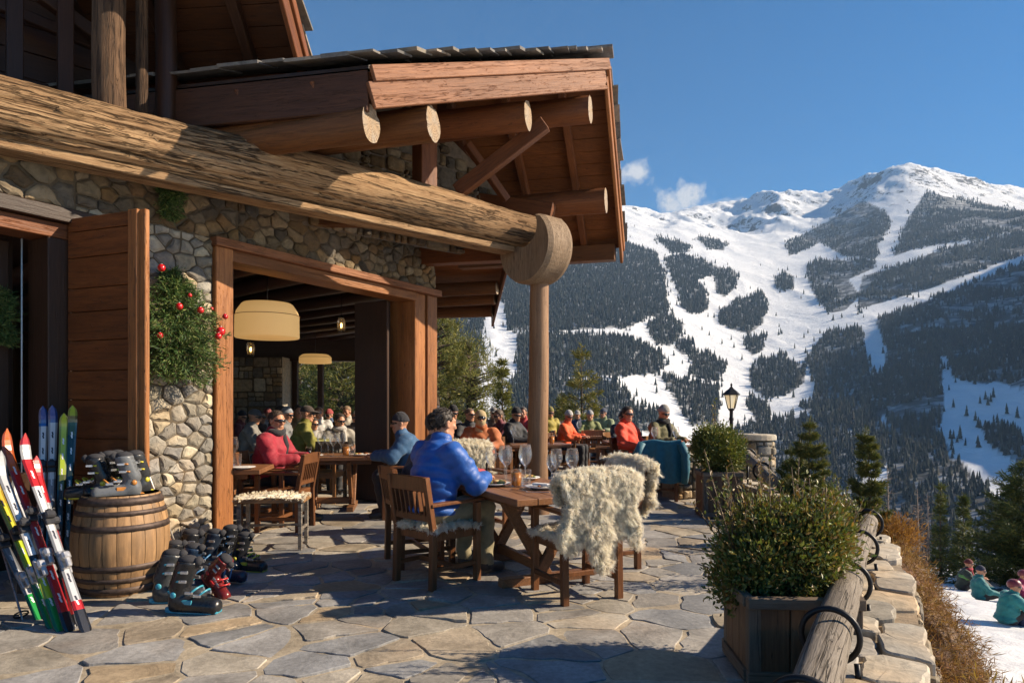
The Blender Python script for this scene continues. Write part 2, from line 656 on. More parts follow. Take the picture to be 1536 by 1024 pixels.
def ground_z(px, d):
    """height of the far terrain mesh at px, d (bilinear)"""
    a = np.interp(px, pxs, np.arange(nc))
    b = np.interp(np.log(d), np.log(ds), np.arange(nr))
    i0 = np.clip(a.astype(int), 0, nc - 2)
    j0 = np.clip(b.astype(int), 0, nr - 2)
    fa, fb = a - i0, b - j0
    return (ZZ[j0, i0] * (1 - fa) + ZZ[j0, i0 + 1] * fa) * (1 - fb) + (ZZ[j0 + 1, i0] * (1 - fa) + ZZ[j0 + 1, i0 + 1] * fa) * fb


t = NT('mountain snow')
v = t.coord((1, 1, 1), 'Object', rnd=False)
geo = t.n('ShaderNodeNewGeometry')
sx = t.n('ShaderNodeSeparateXYZ')
t.l(geo.outputs['Normal'], sx.inputs[0])
n1 = t.noise(v, .03, 8, .72, .8)
n2 = t.noise(v, .006, 5, .6)
alt = t.n('ShaderNodeSeparateXYZ')
t.l(geo.outputs['Position'], alt.inputs[0])
hi = t.ramp(t.math('DIVIDE', alt.outputs['Z'], 1500.0), [(.42, 0.), (.62, 1.)])
steep = t.math('SUBTRACT', 1.0, sx.outputs['Z'])
rk = t.math('ADD', t.math('MULTIPLY', steep, 1.5), t.math('MULTIPLY', t.math('SUBTRACT', n1, .5), 1.5))
rk = t.math('ADD', rk, t.math('MULTIPLY', t.math('SUBTRACT', n2, .5), .8))
rock = t.math('MULTIPLY', t.ramp(rk, [(.40, 0.), (.47, 1.)]), hi)
# brushy and bare ground lower down
bare = t.math('MULTIPLY', t.ramp(t.noise(v, .05, 6, .7, .8), [(.64, 0.), (.70, 1.)]), t.math('SUBTRACT', 1.0, hi))
bare = t.math('MULTIPLY', bare, .55)
wood_floor = t.attr()
snow = t.ramp(n2, [(.3, (.66, .69, .73)), (.7, (.75, .77, .79))])
col = t.mix(rock, snow, t.ramp(n1, [(.3, (.035, .035, .038)), (.7, (.11, .105, .105))]))
col = t.mix(bare, col, (.10, .085, .07))
col = t.mix(t.n('ShaderNodeSeparateColor').outputs[0], col, (.5, .5, .5)) if False else col
sep = t.n('ShaderNodeSeparateColor')
t.l(wood_floor, sep.inputs[0])
gap = t.ramp(t.noise(v, .035, 5, .6), [(.45, 1.), (.68, .4)])
col = t.mix(t.math('MULTIPLY', sep.outputs[0], gap), col, (.06, .062, .062))
t.l(col, t.b.inputs['Base Color'])
t.set(Roughness=.8)
t.b.inputs['Specular IOR Level'].default_value = .15
t.l(t.bump(n1, .6, 9.0), t.b.inputs['Normal'])
M_MOUNT = t.mat


def zp(poly):
    return [(900 + x * 636 / 1536, 220 + y * 420 / 1014) for x, y in poly]


FOREST = [zp(p) for p in (
    [(-900, 345), (110, 348), (200, 378), (222, 430), (232, 500), (250, 585), (232, 625), (180, 612), (110, 652), (-100, 664), (-330, 664), (-350, 560), (-900, 560)],
    [(-900, 560), (-420, 600), (-460, 1010), (-900, 1010)],
    [(245, 395), (310, 390), (415, 430), (410, 460), (350, 480), (372, 520), (395, 560), (390, 590), (330, 603), (300, 585), (280, 520), (245, 440)],
    [(410, 450), (470, 437), (500, 460), (490, 510), (450, 547), (420, 520)],
    [(630, 470), (670, 455), (700, 468), (700, 512), (660, 518), (630, 505)],
    [(435, 602), (490, 565), (580, 525), (600, 570), (590, 640), (540, 678), (480, 662), (440, 640)],
    [(170, 645), (250, 608), (305, 642), (290, 690), (250, 722), (200, 712)],
    [(-300, 675), (100, 685), (220, 745), (240, 792), (200, 822), (60, 828), (-300, 840)],
    [(-330, 840), (60, 845), (120, 930), (220, 960), (240, 1020), (-330, 1100)],
    [(280, 690), (330, 702), (345, 742), (300, 752), (270, 730)],
    [(330, 752), (400, 742), (455, 802), (430, 852), (330, 832)],
    [(220, 835), (330, 852), (430, 862), (430, 1020), (330, 1010), (260, 900)],
    [(520, 695), (590, 682), (595, 732), (550, 757)],
    [(540, 805), (600, 765), (670, 758), (740, 792), (740, 852), (690, 892), (600, 912), (545, 872)],
    [(345, 330), (380, 325), (455, 350), (450, 375), (400, 370)],
    [(200, 330), (300, 345), (330, 380), (260, 385)],
    [(745, 432), (800, 412), (1000, 412), (990, 442), (900, 480), (940, 540), (890, 590), (840, 602), (790, 562), (755, 492)],
    [(680, 350), (760, 305), (850, 255), (950, 195), (1040, 235), (1050, 290), (1010, 340), (1000, 405), (880, 395), (800, 345), (680, 398)],
    [(1110, 270), (1180, 165), (1280, 185), (1536, 235), (1900, 200), (1900, 300), (1536, 300), (1300, 345), (1150, 365), (1060, 400)],
    [(950, 470), (1100, 430), (1200, 385), (1536, 300), (2300, 260), (2300, 350), (1536, 388), (1200, 510), (1000, 570), (930, 590)],
    [(800, 690), (880, 650), (1000, 612), (1200, 545), (1536, 420), (2300, 380), (2300, 640), (1536, 800), (1400, 860), (1250, 830), (1230, 870), (1050, 935), (1000, 1010), (800, 1010), (780, 850), (740, 770)],
    [(530, 900), (600, 920), (620, 1000), (560, 990)],
)] + [
    [(1110, 640), (1180, 628), (1270, 615), (1330, 640), (1390, 672), (1440, 690), (1490, 745), (1600, 760), (1900, 760), (1900, 900), (1000, 900), (1060, 700)],
    [(1450, 560), (1700, 520), (1900, 500), (1900, 640), (1600, 600)],
    [(1310, 585), (1400, 572), (1425, 600), (1408, 640), (1425, 680), (1400, 690), (1340, 655)],
    [(1470, 640), (1500, 632), (1536, 650), (1580, 690), (1540, 700), (1490, 672)],
    [(1200, 610), (1250, 580), (1300, 590), (1290, 620), (1230, 630)],
]
CLEAR = [zp([(1005, 420), (1040, 330), (1060, 280), (1090, 250), (1110, 270), (1090, 330), (1060, 400), (1040, 425)]),
         zp([(840, 650), (1000, 608), (1200, 528), (1536, 400), (1536, 425), (1200, 552), (1010, 628), (880, 668)]),
         zp([(1230, 760), (1260, 760), (1290, 900), (1300, 1010), (1240, 1010), (1250, 880)]),
         [(1290, 480), (1310, 475), (1330, 520), (1325, 560), (1305, 560)],
         [(1290, 690), (1330, 695), (1335, 740), (1300, 740)]]


def inside(poly, x, y):
    r = np.zeros(x.shape, bool)
    n = len(poly)
    for i in range(n):
        x1, y1 = poly[i]
        x2, y2 = poly[(i + 1) % n]
        c = ((y1 > y) != (y2 > y)) & (x < (x2 - x1) * (y - y1) / (y2 - y1 + 1e-9) + x1)
        r ^= c
    return r


def forest_mask(px, y, jit=0):
    m = np.zeros(px.shape, bool)
    for p in FOREST: m |= inside(p, px, y)
    for p in CLEAR: m &= ~inside(p, px, y)
    return m


fm = forest_mask(PX, YY).astype(float)
mt = np_mesh('mountains', tv, tq, np.repeat(fm.ravel()[:, None], 3, 1), smooth=True)
tag(link('mountains', mt, M_MOUNT), kind='structure')


# ------------------------------------------------------------------ woods on the mountains
def fir_template(k, tiers, seed):
    """a fir of unit height: ragged tiers round a trunk; returns verts, quads->tris, shade"""
    rg = np.random.default_rng(seed)
    v, f, c = [], [], []
    for i in range(tiers):
        z0 = .08 + .80 * i / tiers
        z1 = z0 + 1.35 / tiers + .04
        z1 = min(z1, 1.0) if i < tiers - 1 else 1.0
        r = .21 * (1 - .86 * i / tiers)
        b = len(v)
        ph = rg.uniform(0, 6)
        for j in range(k):
            a = 2 * PI * j / k + ph
            rr = r * rg.uniform(.65, 1.2)
            v.append((rr * math.cos(a), rr * math.sin(a), z0 + rg.uniform(-.035, .03)))
        v.append((rg.uniform(-.01, .01), rg.uniform(-.01, .01), z1))
        for j in range(k): f.append((b + j, b + (j + 1) % k, b + k))
    return np.array(v), np.array(f)


TEMPL = [fir_template(5, 3, s) for s in range(6)] + [fir_template(6, 4, 20 + s) for s in range(4)]


def forest_mesh(name, P, H, col, rg):
    V, T, K = [], [], []
    n = 0
    for (p, h, c) in zip(P, H, col):
        tv_, tf_ = TEMPL[rg.integers(0, len(TEMPL))]
        a = rg.uniform(0, 6.28)
        ca, sa = math.cos(a), math.sin(a)
        wd = h * rg.uniform(.8, 1.15)
        x = (tv_[:, 0] * ca - tv_[:, 1] * sa) * wd + p[0]
        y = (tv_[:, 0] * sa + tv_[:, 1] * ca) * wd + p[1]
        z = tv_[:, 2] * h + p[2] - .05 * h
        V.append(np.stack([x, y, z], 1))
        T.append(tf_ + n)
        K.append(np.tile(c, (len(tv_), 1)))
        n += len(tv_)
    return np_mesh(name, np.concatenate(V), np.concatenate(T), np.concatenate(K))


rg = np.random.default_rng(5)
N = 220000
cpx = rg.uniform(380, 1760, N)
cd_ = np.exp(rg.uniform(math.log(380), math.log(3600), N))
cz = ground_z(cpx, cd_)
cy = HOR - (cz - CH) * F / cd_
inm = forest_mask(cpx + rg.normal(0, 2.5, N) + 9 * (vnoise(cpx / 14, cy / 10, 9) - .5), cy + rg.normal(0, 1.5, N) + 8 * (vnoise(cpx / 17, cy / 9, 19) - .5))
Xc = (cpx - 768) * cd_ / F
dens = vnoise(Xc / 70, cd_ / 90, 77)
dens2 = vnoise(Xc / 260, cd_ / 300, 78)
right = np.clip((cpx - 1150) / 150, 0, 1) * np.clip((660 - cy) / 40, 0, 1)
keepp = np.where(inm, np.clip(1.0 - right * np.clip((.50 - dens) * 3.2, 0, .94) - right * np.clip((.45 - dens2) * 1.8, 0, .5), .02, 1), 0)
mead = inside([(1330, 596), (1600, 560), (1600, 760), (1490, 745), (1440, 690)], cpx, cy)
keepp = np.where(inm, keepp, np.where(mead, .22 * (dens > .66), np.where(cy > 420, .0035, .0006)))
# density by picture area so near woods are not starved: spacing grows with distance
dy = np.abs(np.gradient(terrain_y(np.full(400, 1100.0), np.geomspace(380, 3600, 400)), np.log(np.geomspace(380, 3600, 400))))
step = np.interp(cd_, np.geomspace(380, 3600, 400), dy)
ppd = N / (1380 * math.log(3600 / 380)) / np.maximum(step, 40)      # candidates per square pixel
foot = (13.0 * F / cd_) * (13 * .4 * F / cd_)                       # picture area of one crown
want_pp = np.clip(5.2 / np.maximum(foot, 14), 0, 10)
keepp = keepp * np.clip(want_pp / np.maximum(ppd, 1e-6), 0, 1)
sel = rg.uniform(0, 1, N) < keepp
sel &= cy < 900
tp = np.stack([Xc, cd_, cz], 1)[sel]
th = rg.uniform(8.5, 16, sel.sum()) * np.interp(cd_[sel], [380, 900, 2200, 3600], [.85, 1.0, 1.25, 1.2])
base = np.array([[.018, .028, .026], [.022, .031, .027], [.034, .034, .026], [.015, .023, .025]])
tc = base[rg.integers(0, 4, sel.sum())] * rg.uniform(.7, 1.25, (sel.sum(), 1))
M_FIR = leaf_mat('far fir foliage', .8, 0.0, .2)
print('forest trees', sel.sum())
fo = link('forest', forest_mesh('forest', tp, th, tc, rg), M_FIR)
tag(fo, kind='stuff')

# lone firs standing on the pistes
lone = [(1168, 503, 11), (1171, 500, 10), (1097, 510, 8), (1083, 516, 9), (1101, 522, 9), (1113, 540, 9), (1053, 495, 8), (1064, 503, 8),
        (1192, 523, 9), (1206, 507, 9), (1212, 500, 8), (1221, 512, 8), (1230, 500, 8), (1177, 590, 10), (1190, 597, 11), (1280, 612, 10),
        (1288, 640, 11), (1400, 560, 10), (1407, 575, 10), (1478, 600, 9), (1470, 606, 8), (1482, 609, 9), (1430, 612, 9), (1450, 625, 10), (1463, 632, 9), (1510, 622, 10), (1526, 628, 10), (1486, 604, 9), (1490, 597, 10), (1502, 652, 12), (1520, 655, 12),
        (1380, 655, 11), (1440, 660, 12), (1290, 470, 8), (1340, 480, 8), (700, 545, 11), (712, 560, 10), (735, 520, 10), (744, 535, 10), (728, 500, 9),
        (1040, 545, 9), (1046, 562, 9), (985, 590, 9), (1000, 585, 9), (955, 595, 9)]
dl = np.geomspace(420, 3400, 1200)
first = None
M_LONE = leaf_mat('lone fir foliage', .8, 0.0, .2)
for k, (px, py, h) in enumerate(lone):
    zz = ground_z(np.full(1200, float(px)), dl)
    yy = HOR - (zz - CH) * F / dl
    ix = np.argmax(yy < py)
    d = dl[ix]
    q = Vector((GX(px, d), d, zz[ix]))
    if first is None:
        tv_, tf_ = fir_template(7, 6, 99)
        me = np_mesh('lone_fir', tv_, tf_, np.tile([.035, .045, .034], (len(tv_), 1)))
        o = first = link('lone_fir', me, M_LONE)
        tag(o, 'small dark fir standing alone on the snow of the ski runs', 'tree', 'lone firs on the ski runs')
    else:
        o = first.copy()
        C.objects.link(o)
    o.location = q
    s = h * 1.6
    o.scale = (s * .9, s * .9, s)
    o.rotation_euler = (0, 0, k * 1.3)

# ------------------------------------------------------------------ near slope: snow falling away beyond the terrace
def near_z(X, Y):
    z = -.95 - .125 * np.clip(Y, -30, 24) - .05 * np.clip(X - 4, 0, 12)
    e = np.clip(Y - (23 + .12 * X), 0, None)
    z = z - .42 * e - .0006 * e * e * (e < 160)
    z = z + .12 * fbm(X / 2.2, Y / 2.2, 4, 41) + .05 * fbm(X / .6, Y / .6, 3, 43)
    return z


gx = np.concatenate([np.linspace(-160, -12, 40), np.linspace(-11.5, 2, 40), np.linspace(2.1, 16, 160), np.linspace(16.5, 170, 60)])
gy = np.concatenate([np.linspace(-30, 4, 20), np.linspace(4.2, 26, 190), np.linspace(26.5, 60, 50), np.linspace(62, 230, 40)])
NX, NY = np.meshgrid(gx, gy)
NZ = near_z(NX, NY)
NZ = np.maximum(NZ, -120 - NY * 0.02)
a, b = NX.shape
ii = np.arange(a * b).reshape(a, b)
me = np_mesh('snow_slope', np.stack([NX.ravel(), NY.ravel(), NZ.ravel()], 1),
             np.stack([ii[:-1, :-1].ravel(), ii[:-1, 1:].ravel(), ii[1:, 1:].ravel(), ii[1:, :-1].ravel()], 1), smooth=True)
t = NT('near snow')
v = t.coord((1, 1, 1), 'Object', rnd=False)
n1 = t.noise(v, 3.0, 6, .65, .4)
n2 = t.noise(v, 22, 4, .6)
t.l(t.ramp(n1, [(.3, (.62, .64, .67)), (.7, (.72, .72, .73))]), t.b.inputs['Base Color'])
t.set(Roughness=.65)
t.b.inputs['Subsurface Weight'].default_value = 0
t.l(t.bump(t.math('ADD', n1, t.math('MULTIPLY', n2, .3)), .6, .07), t.b.inputs['Normal'])
M_SNOW = t.mat
tag(link('snow_slope', me, M_SNOW), kind='structure')

# ------------------------------------------------------------------ the air
zlo = float(min(ZZ.min(), NZ.min())) - 1.5
zlo = min(zlo, -6)
zhi = float(ZZ.max()) + 12
hx0, hx1, hy0, hy1 = -9800.0, 12200.0, -400.0, 6700.0
mb = MB()
mb.box(((hx0 + hx1) / 2, (hy0 + hy1) / 2, (zlo + zhi) / 2), (hx1 - hx0, hy1 - hy0, zhi - zlo))
hm = bpy.data.materials.new('haze')
hm.use_nodes = True
ht = hm.node_tree
ht.nodes.clear()
ho = ht.nodes.new('ShaderNodeOutputMaterial')
pv = ht.nodes.new('ShaderNodeVolumePrincipled')
pv.inputs['Color'].default_value = (.42, .66, 1.0, 1)
pv.inputs['Density'].default_value = .00008
pv.inputs['Anisotropy'].default_value = 0.0
ht.links.new(pv.outputs[0], ho.inputs['Volume'])
tag(mb.build('haze', hm), kind='stuff')
# ------------------------------------------------------------------ stone helpers
def vor_cells(sites, x0, x1, y0, y1):
    """bounded Voronoi polygons of 2D sites"""
    S = np.array(sites)
    out = []
    for i, p in enumerate(S):
        d = ((S - p) ** 2).sum(1)
        order = np.argsort(d)[1:26]
        poly = [(x0, y0), (x1, y0), (x1, y1), (x0, y1)]
        for j in order:
            q = S[j]
            mx, my = (p + q) / 2
            nx, ny = q - p
            new = []
            for k in range(len(poly)):
                a, b = poly[k], poly[(k + 1) % len(poly)]
                da = (a[0] - mx) * nx + (a[1] - my) * ny
                db = (b[0] - mx) * nx + (b[1] - my) * ny
                if da <= 0: new.append(a)
                if da * db < 0:
                    t_ = da / (da - db)
                    new.append((a[0] + (b[0] - a[0]) * t_, a[1] + (b[1] - a[1]) * t_))
            poly = new
            if len(poly) < 3: break
        out.append(poly)
    return out


def inset_poly(poly, g):
    """pull a convex polygon in by g; returns None when it vanishes"""
    n = len(poly)
    P = [Vector(p) for p in poly]
    # drop near-duplicates
    Q = [P[i] for i in range(n) if (P[i] - P[i - 1]).length > .015]
    n = len(Q)
    if n < 3: return None
    area = sum(Q[i].x * Q[(i + 1) % n].y - Q[(i + 1) % n].x * Q[i].y for i in range(n))
    if area < 0: Q = Q[::-1]
    lines = []
    for i in range(n):
        a, b = Q[i], Q[(i + 1) % n]
        t_ = (b - a).normalized()
        nn = Vector((-t_.y, t_.x))
        lines.append((a + nn * g, t_))
    out = []
    for i in range(n):
        (p, r), (q, s_) = lines[i - 1], lines[i]
        den = r.x * s_.y - r.y * s_.x
        if abs(den) < 1e-4: out.append(q); continue
        k = ((q.x - p.x) * s_.y - (q.y - p.y) * s_.x) / den
        out.append(p + r * k)
    a2 = sum(out[i].x * out[(i + 1) % n].y - out[(i + 1) % n].x * out[i].y for i in range(n))
    if a2 < .1 * abs(area): return None
    for p in out:
        if (p - sum(Q, Vector((0, 0))) / n).length > 2 * max((q - sum(Q, Vector((0, 0))) / n).length for q in Q): return None
    return out


def rough_outline(poly, amp, step, rg, cut=.16):
    """round the corners of a polygon and roughen its edges"""
    n = len(poly)
    pts = []
    for i in range(n):
        a, b, c = poly[i - 1], poly[i], poly[(i + 1) % n]
        e1, e2 = (a - b), (c - b)
        r = min(e1.length, e2.length) * cut
        pts.append(b + e1.normalized() * r)
        pts.append(b + (e1.normalized() + e2.normalized()) * r * .28)
        pts.append(b + e2.normalized() * r)
        L = e2.length - r * 2
        m = int(L / step)
        nn = Vector((-e2.y, e2.x)).normalized()
        for k in range(1, m):
            pts.append(b + e2.normalized() * (r + L * k / m) + nn * rg.normal(0, amp))
    return pts


def add_stone(mb, outline, to3d, h, rg, col, bev=.012, dome=.012, base=-.03, smooth=False):
    """one stone: outline (Vector 2D list) raised by h out of the bed"""
    n = len(outline)
    c = sum(outline, Vector((0, 0))) / n
    tilt = Vector((rg.normal(0, .02), rg.normal(0, .02)))
    vs, fs = [], []
    rings = [(1.0, base), (1.0, h - bev), (None, h), (.55, h + dome * .7)]
    for sc_, z in rings:
        for p in outline:
            q = p - c
            if sc_ is None:
                L = q.length
                q = q * max(.3, (L - bev * 1.3) / max(L, 1e-4))
            else:
                q = q * sc_
            zz = z + (q.dot(tilt) if z > base else 0) + (rg.normal(0, dome * .22) if z > h - bev else 0)
            vs.append(to3d(c.x + q.x, c.y + q.y, zz))
    vs.append(to3d(c.x, c.y, h + dome * .75))
    for r in range(3):
        for k in range(n):
            k2 = (k + 1) % n
            fs.append((r * n + k, r * n + k2, (r + 1) * n + k2, (r + 1) * n + k))
    for k in range(n): fs.append((3 * n + k, 3 * n + (k + 1) % n, 4 * n))
    mb.add([tuple(v) for v in vs], fs, col=col, smooth=smooth)


WALLCOLS = [(.27, .22, .145), (.22, .19, .145), (.19, .18, .16), (.33, .27, .185), (.25, .18, .10), (.15, .145, .135), (.30, .27, .21), (.22, .165, .105)]


EAVESHADECOLS = [tuple(c * k for c, k in zip(q, (.66, .60, .52))) for q in WALLCOLS]  # wall palette darkened: under-eave shade put into the stone colours


def split_rect(x0, x1, y0, y1, target, rg, out):
    w_, h_ = x1 - x0, y1 - y0
    t_ = target * math.exp(rg.normal(0, .95))
    if (w_ * h_ < t_ and w_ < 3.2 * h_ and h_ < 2.0 * w_) or (w_ < .16 and h_ < .16):
        out.append((x0, x1, y0, y1))
        return
    if w_ > h_ * rg.uniform(.9, 1.7):
        m = x0 + w_ * rg.uniform(.32, .68)
        split_rect(x0, m, y0, y1, target, rg, out)
        split_rect(m, x1, y0, y1, target, rg, out)
    else:
        m = y0 + h_ * rg.uniform(.3, .7)
        split_rect(x0, x1, y0, m, target, rg, out)
        split_rect(x0, x1, m, y1, target, rg, out)


def stone_panel(mb, x0, x1, y0, y1, to3d, seed, target=.06, gap=.007, keep=None, h=.035, cols=WALLCOLS, bed=True, rubble=False):
    rg = np.random.default_rng(seed)
    cells = []
    nx = max(1, round((x1 - x0) / 1.1))
    for i in range(nx):
        a = x0 + (x1 - x0) * i / nx
        b = x0 + (x1 - x0) * (i + 1) / nx
        split_rect(a, b, y0, y1, target, rg, cells)
    if bed: mb.add([to3d(x0, y0, 0), to3d(x1, y0, 0), to3d(x1, y1, 0), to3d(x0, y1, 0)], [(0, 1, 2, 3)], col=(.10, .08, .055))
    if rubble:
        sites, rad = [], []
        area = (x1 - x0) * (y1 - y0)
        for i in range(int(area / target * 60)):
            p = np.array([rg.uniform(x0, x1), rg.uniform(y0, y1)])
            r = math.sqrt(target) * float(np.clip(math.exp(rg.normal(-.25, .55)), .38, 1.7)) * .62
            if all(((p[0] - q[0]) / 1.32) ** 2 + (p[1] - q[1]) ** 2 > (.5 * (r + s_)) ** 2 * 2.2 for q, s_ in zip(sites, rad)):
                sites.append(p); rad.append(r)
        for pl in vor_cells([(p[0] / 1.32, p[1]) for p in sites], x0 / 1.32, x1 / 1.32, y0, y1):
            if len(pl) < 3: continue
            ip = inset_poly([(x * 1.32, y) for x, y in pl], gap * rg.uniform(.7, 1.5))
            if ip is None: continue
            ol = rough_outline(ip, .007, .04, rg, .12)
            col = np.array(cols[rg.integers(len(cols))]) * rg.uniform(.6, 1.25)
            add_stone(mb, ol, to3d, h * rg.uniform(.4, 1.6), rg, tuple(col), bev=.014, dome=.008)
        return
    for (a, b, c, d) in cells:
        if keep and not keep((a + b) / 2, (c + d) / 2): continue
        j = min(b - a, d - c) * .09
        P = [Vector((a + gap + rg.uniform(0, j), c + gap + rg.uniform(0, j))), Vector((b - gap - rg.uniform(0, j), c + gap + rg.uniform(0, j))),
             Vector((b - gap - rg.uniform(0, j), d - gap - rg.uniform(0, j))), Vector((a + gap + rg.uniform(0, j), d - gap - rg.uniform(0, j)))]
        ol = rough_outline(P, .006, .05, rg, .15)
        col = np.array(cols[rg.integers(len(cols))]) * rg.uniform(.6, 1.25)
        add_stone(mb, ol, to3d, h * rg.uniform(.6, 1.5), rg, tuple(col), bev=.012, dome=.006)


M_STONE = stone_mat('rubble stone', 1.0, 13)
M_FLAG = stone_mat('flagstone', .55, 9, .62)
M_LOG = wood('weathered log', (.52, .345, .185), (.17, .082, .034), 'x', 6, 16, .78, 1.1, .1, cracks=1.6, spec=.2)
M_LOGEND = None
M_PURLIN = wood('pine log', (.25, .10, .029), (.10, .034, .010), 'x', 6, 14, .6, .45, .15, cracks=.5)  # purlin colour lowered to deepen the shade under the roof
M_BEAM = wood('red brown beam', (.24, .082, .025), (.10, .032, .011), 'x', 6, 14, .55, .4, .18, cracks=.35)
M_FASCIA = wood('weathered fascia', (.38, .165, .075), (.17, .06, .026), 'x', 5, 16, .65, .5, .15, cracks=.6)
M_PLANK = wood('soffit plank', (.27, .115, .04), (.12, .048, .018), 'x', 6, 14, .55, .35, .2, cracks=.3)
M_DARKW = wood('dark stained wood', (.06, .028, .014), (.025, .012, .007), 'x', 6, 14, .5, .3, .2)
M_EAVE = wood('shaded eave board', (.12, .045, .018), (.05, .018, .008), 'x', 6, 14, .6, .4, .15, cracks=.5)  # shade below the eave darkened into the board colour
M_HALLW = wood('shade-darkened hall wood', (.06, .024, .010), (.025, .010, .005), 'x', 6, 14, .5, .3, .15)  # deep shade of hall and gallery put into the wood colour
M_DOOR = wood('door plank', (.23, .075, .020), (.085, .026, .008), 'x', 4, 10, .45, .25, .25, cracks=.4)
M_JAMB = wood('honey jamb', (.46, .19, .058), (.22, .075, .022), 'x', 5, 18, .5, .4, .12, cracks=.6)
M_GREYW = wood('grey driftwood', (.42, .37, .31), (.20, .165, .13), 'x', 8, 18, .8, .8, .12, cracks=1.0, spec=.15)
M_SLATE = stone_mat('roof slate', .6, 16)
M_BLACK = plain('black iron', (.018, .018, .02), .45, .6, 40)
t = NT('log end grain')
v = t.coord((1, 1, 1), 'Object')
tc = t.n('ShaderNodeTexCoord')
sp = t.n('ShaderNodeSeparateXYZ')
t.l(tc.outputs['Object'], sp.inputs[0])
rr = t.math('SQRT', t.math('ADD', t.math('POWER', sp.outputs['Y'], 2.0), t.math('POWER', sp.outputs['Z'], 2.0)))
nz = t.noise(v, 9, 3, .5)
ring = t.math('SINE', t.math('MULTIPLY', t.math('ADD', rr, t.math('MULTIPLY', nz, .03)), 260.0))
ang = t.math('ARCTAN2', sp.outputs['Z'], sp.outputs['Y'])
cxn = t.n('ShaderNodeCombineXYZ')
t.l(t.math('MULTIPLY', ang, 2.4), cxn.inputs[0])
t.l(t.math('MULTIPLY', rr, 1.2), cxn.inputs[1])
ck = t.ramp(t.noise(cxn.outputs[0], 3.2, 2, .6), [(.45, 0.), (.5, 1.), (.55, 0.)])
col = t.ramp(ring, [(0, (.27, .18, .10)), (1, (.40, .29, .18))])
col = t.mix(t.math('MULTIPLY', t.ramp(t.noise(v, 7, 4, .6), [(.4, 0.), (.65, 1.)]), .7), col, (.30, .27, .23))
col = t.mix(t.math('MULTIPLY', ck, .8), col, (.06, .04, .025))
t.l(col, t.b.inputs['Base Color'])
t.set(Roughness=.8)
t.l(t.bump(ring, .15, .004), t.b.inputs['Normal'])
M_LOGEND = t.mat


def log_obj(name, p0, p1, r0, r1, mat, parent, seed=0, seg=22, rough=.035, endmat=None, n=None, checks=0):
    """a tree trunk from p0 to p1, local x along it; the sawn ends take the end grain"""
    rg = np.random.default_rng(seed)
    L = (Vector(p1) - Vector(p0)).length
    n = n or max(6, int(L / .16))
    ph = rg.uniform(0, 6, 6)
    vs, fs = [], []
    wob = rg.normal(0, 1, 4)
    for i in range(n + 1):
        x = L * i / n
        r = r0 + (r1 - r0) * i / n
        cy = r * .10 * math.sin(x * 1.3 + wob[0] * 3) + r * .05 * math.sin(x * 3.1 + wob[1] * 3)
        cz = r * .08 * math.sin(x * 1.1 + wob[2] * 3)
        for k in range(seg):
            a = 2 * PI * k / seg
            q = 1 + rough * (math.sin(2 * a + ph[0] + x * .7) + .6 * math.sin(3 * a + ph[1] - x * 1.1) + .5 * math.sin(5 * a + ph[2] + x * 2.3)) + rg.normal(0, rough * .22)
            if checks:
                for c_ in range(checks):
                    a0 = ph[c_ % 6] * 1.7 + c_ * 2.1 + .16 * math.sin(x * .9 + c_ * 2) + .05 * math.sin(x * 3.7 + c_)
                    on_ = math.sin(x * (.55 + .2 * c_) + c_ * 1.9 + ph[(c_ + 1) % 6])
                    da = abs((a - a0 + PI) % (2 * PI) - PI)
                    if on_ > -.2 and da < 2 * PI / seg * .75: q -= .085 * min(1, (on_ + .2) * 3)
                q += .02 * (float(vnoise(np.array([x * 7.0]), np.array([a * 3.2]), seed)[0]) - .5) + .016 * (float(vnoise(np.array([x * 19.0]), np.array([a * 9.0]), seed + 1)[0]) - .5)
            vs.append((x, cy + r * q * math.cos(a), cz + r * q * math.sin(a)))
    for i in range(n):
        for k in range(seg):
            k2 = (k + 1) % seg
            fs.append((i * seg + k, i * seg + k2, (i + 1) * seg + k2, (i + 1) * seg + k))
    mb = MB()
    mb.add(vs, fs, mi=0, smooth=True)
    # caps with their own vertices so the edge stays crisp
    for base, rev in ((0, True), (n * seg, False)):
        ring_ = vs[base:base + seg]
        c = np.mean(np.array(ring_), 0)
        f = [(k, (k + 1) % seg, seg) if not rev else ((k + 1) % seg, k, seg) for k in range(seg)]
        mb.add(ring_ + [tuple(c)], f, mi=1)
    return mb.build(name, [mat, endmat or M_LOGEND], parent, align(p0, p1))


def beam_obj(name, p0, p1, w_, h_, mat, parent, up=(0, 0, 1), b=.008, n=1):
    L = (Vector(p1) - Vector(p0)).length
    mb = MB().box((L / 2, 0, 0), (L, w_, h_), b=b)
    return mb.build(name, mat, parent, align(p0, p1, up))


def plank_field(name, p0, uvec, vvec, nu, width, thick, mat, parent, gap=.006, seed=0, colshift=None):
    """planks running along uvec, stacked along vvec from p0"""
    U, V = Vector(uvec), Vector(vvec)
    L = U.length
    M = Matrix((U.normalized(), V.normalized(), U.cross(V).normalized())).transposed().to_4x4()
    M.translation = Vector(p0)
    mb = MB()
    rg = np.random.default_rng(seed)
    m = max(1, int(round(V.length / width)))
    wd = V.length / m
    for i in range(m):
        mb.box((L / 2 + rg.normal(0, .01), wd * (i + .5), rg.normal(0, .003)), (L, wd - gap, thick), b=.004)
    return mb.build(name, mat, parent, M)


# ------------------------------------------------------------------ the lodge
lodge = thing('mountain_lodge', 'stone and log mountain lodge with slate roofs and a long log beam above the terrace', 'lodge', (0, 0, 0))
J1 = Vector((-3.0, 7.03, 0))
WD = Vector((.5034, .8641, 0))
WN = Vector((.8641, -.5034, 0))


def WP(s, z, o=0.0):
    return J1 + WD * s + WN * o + Vector((0, 0, z))


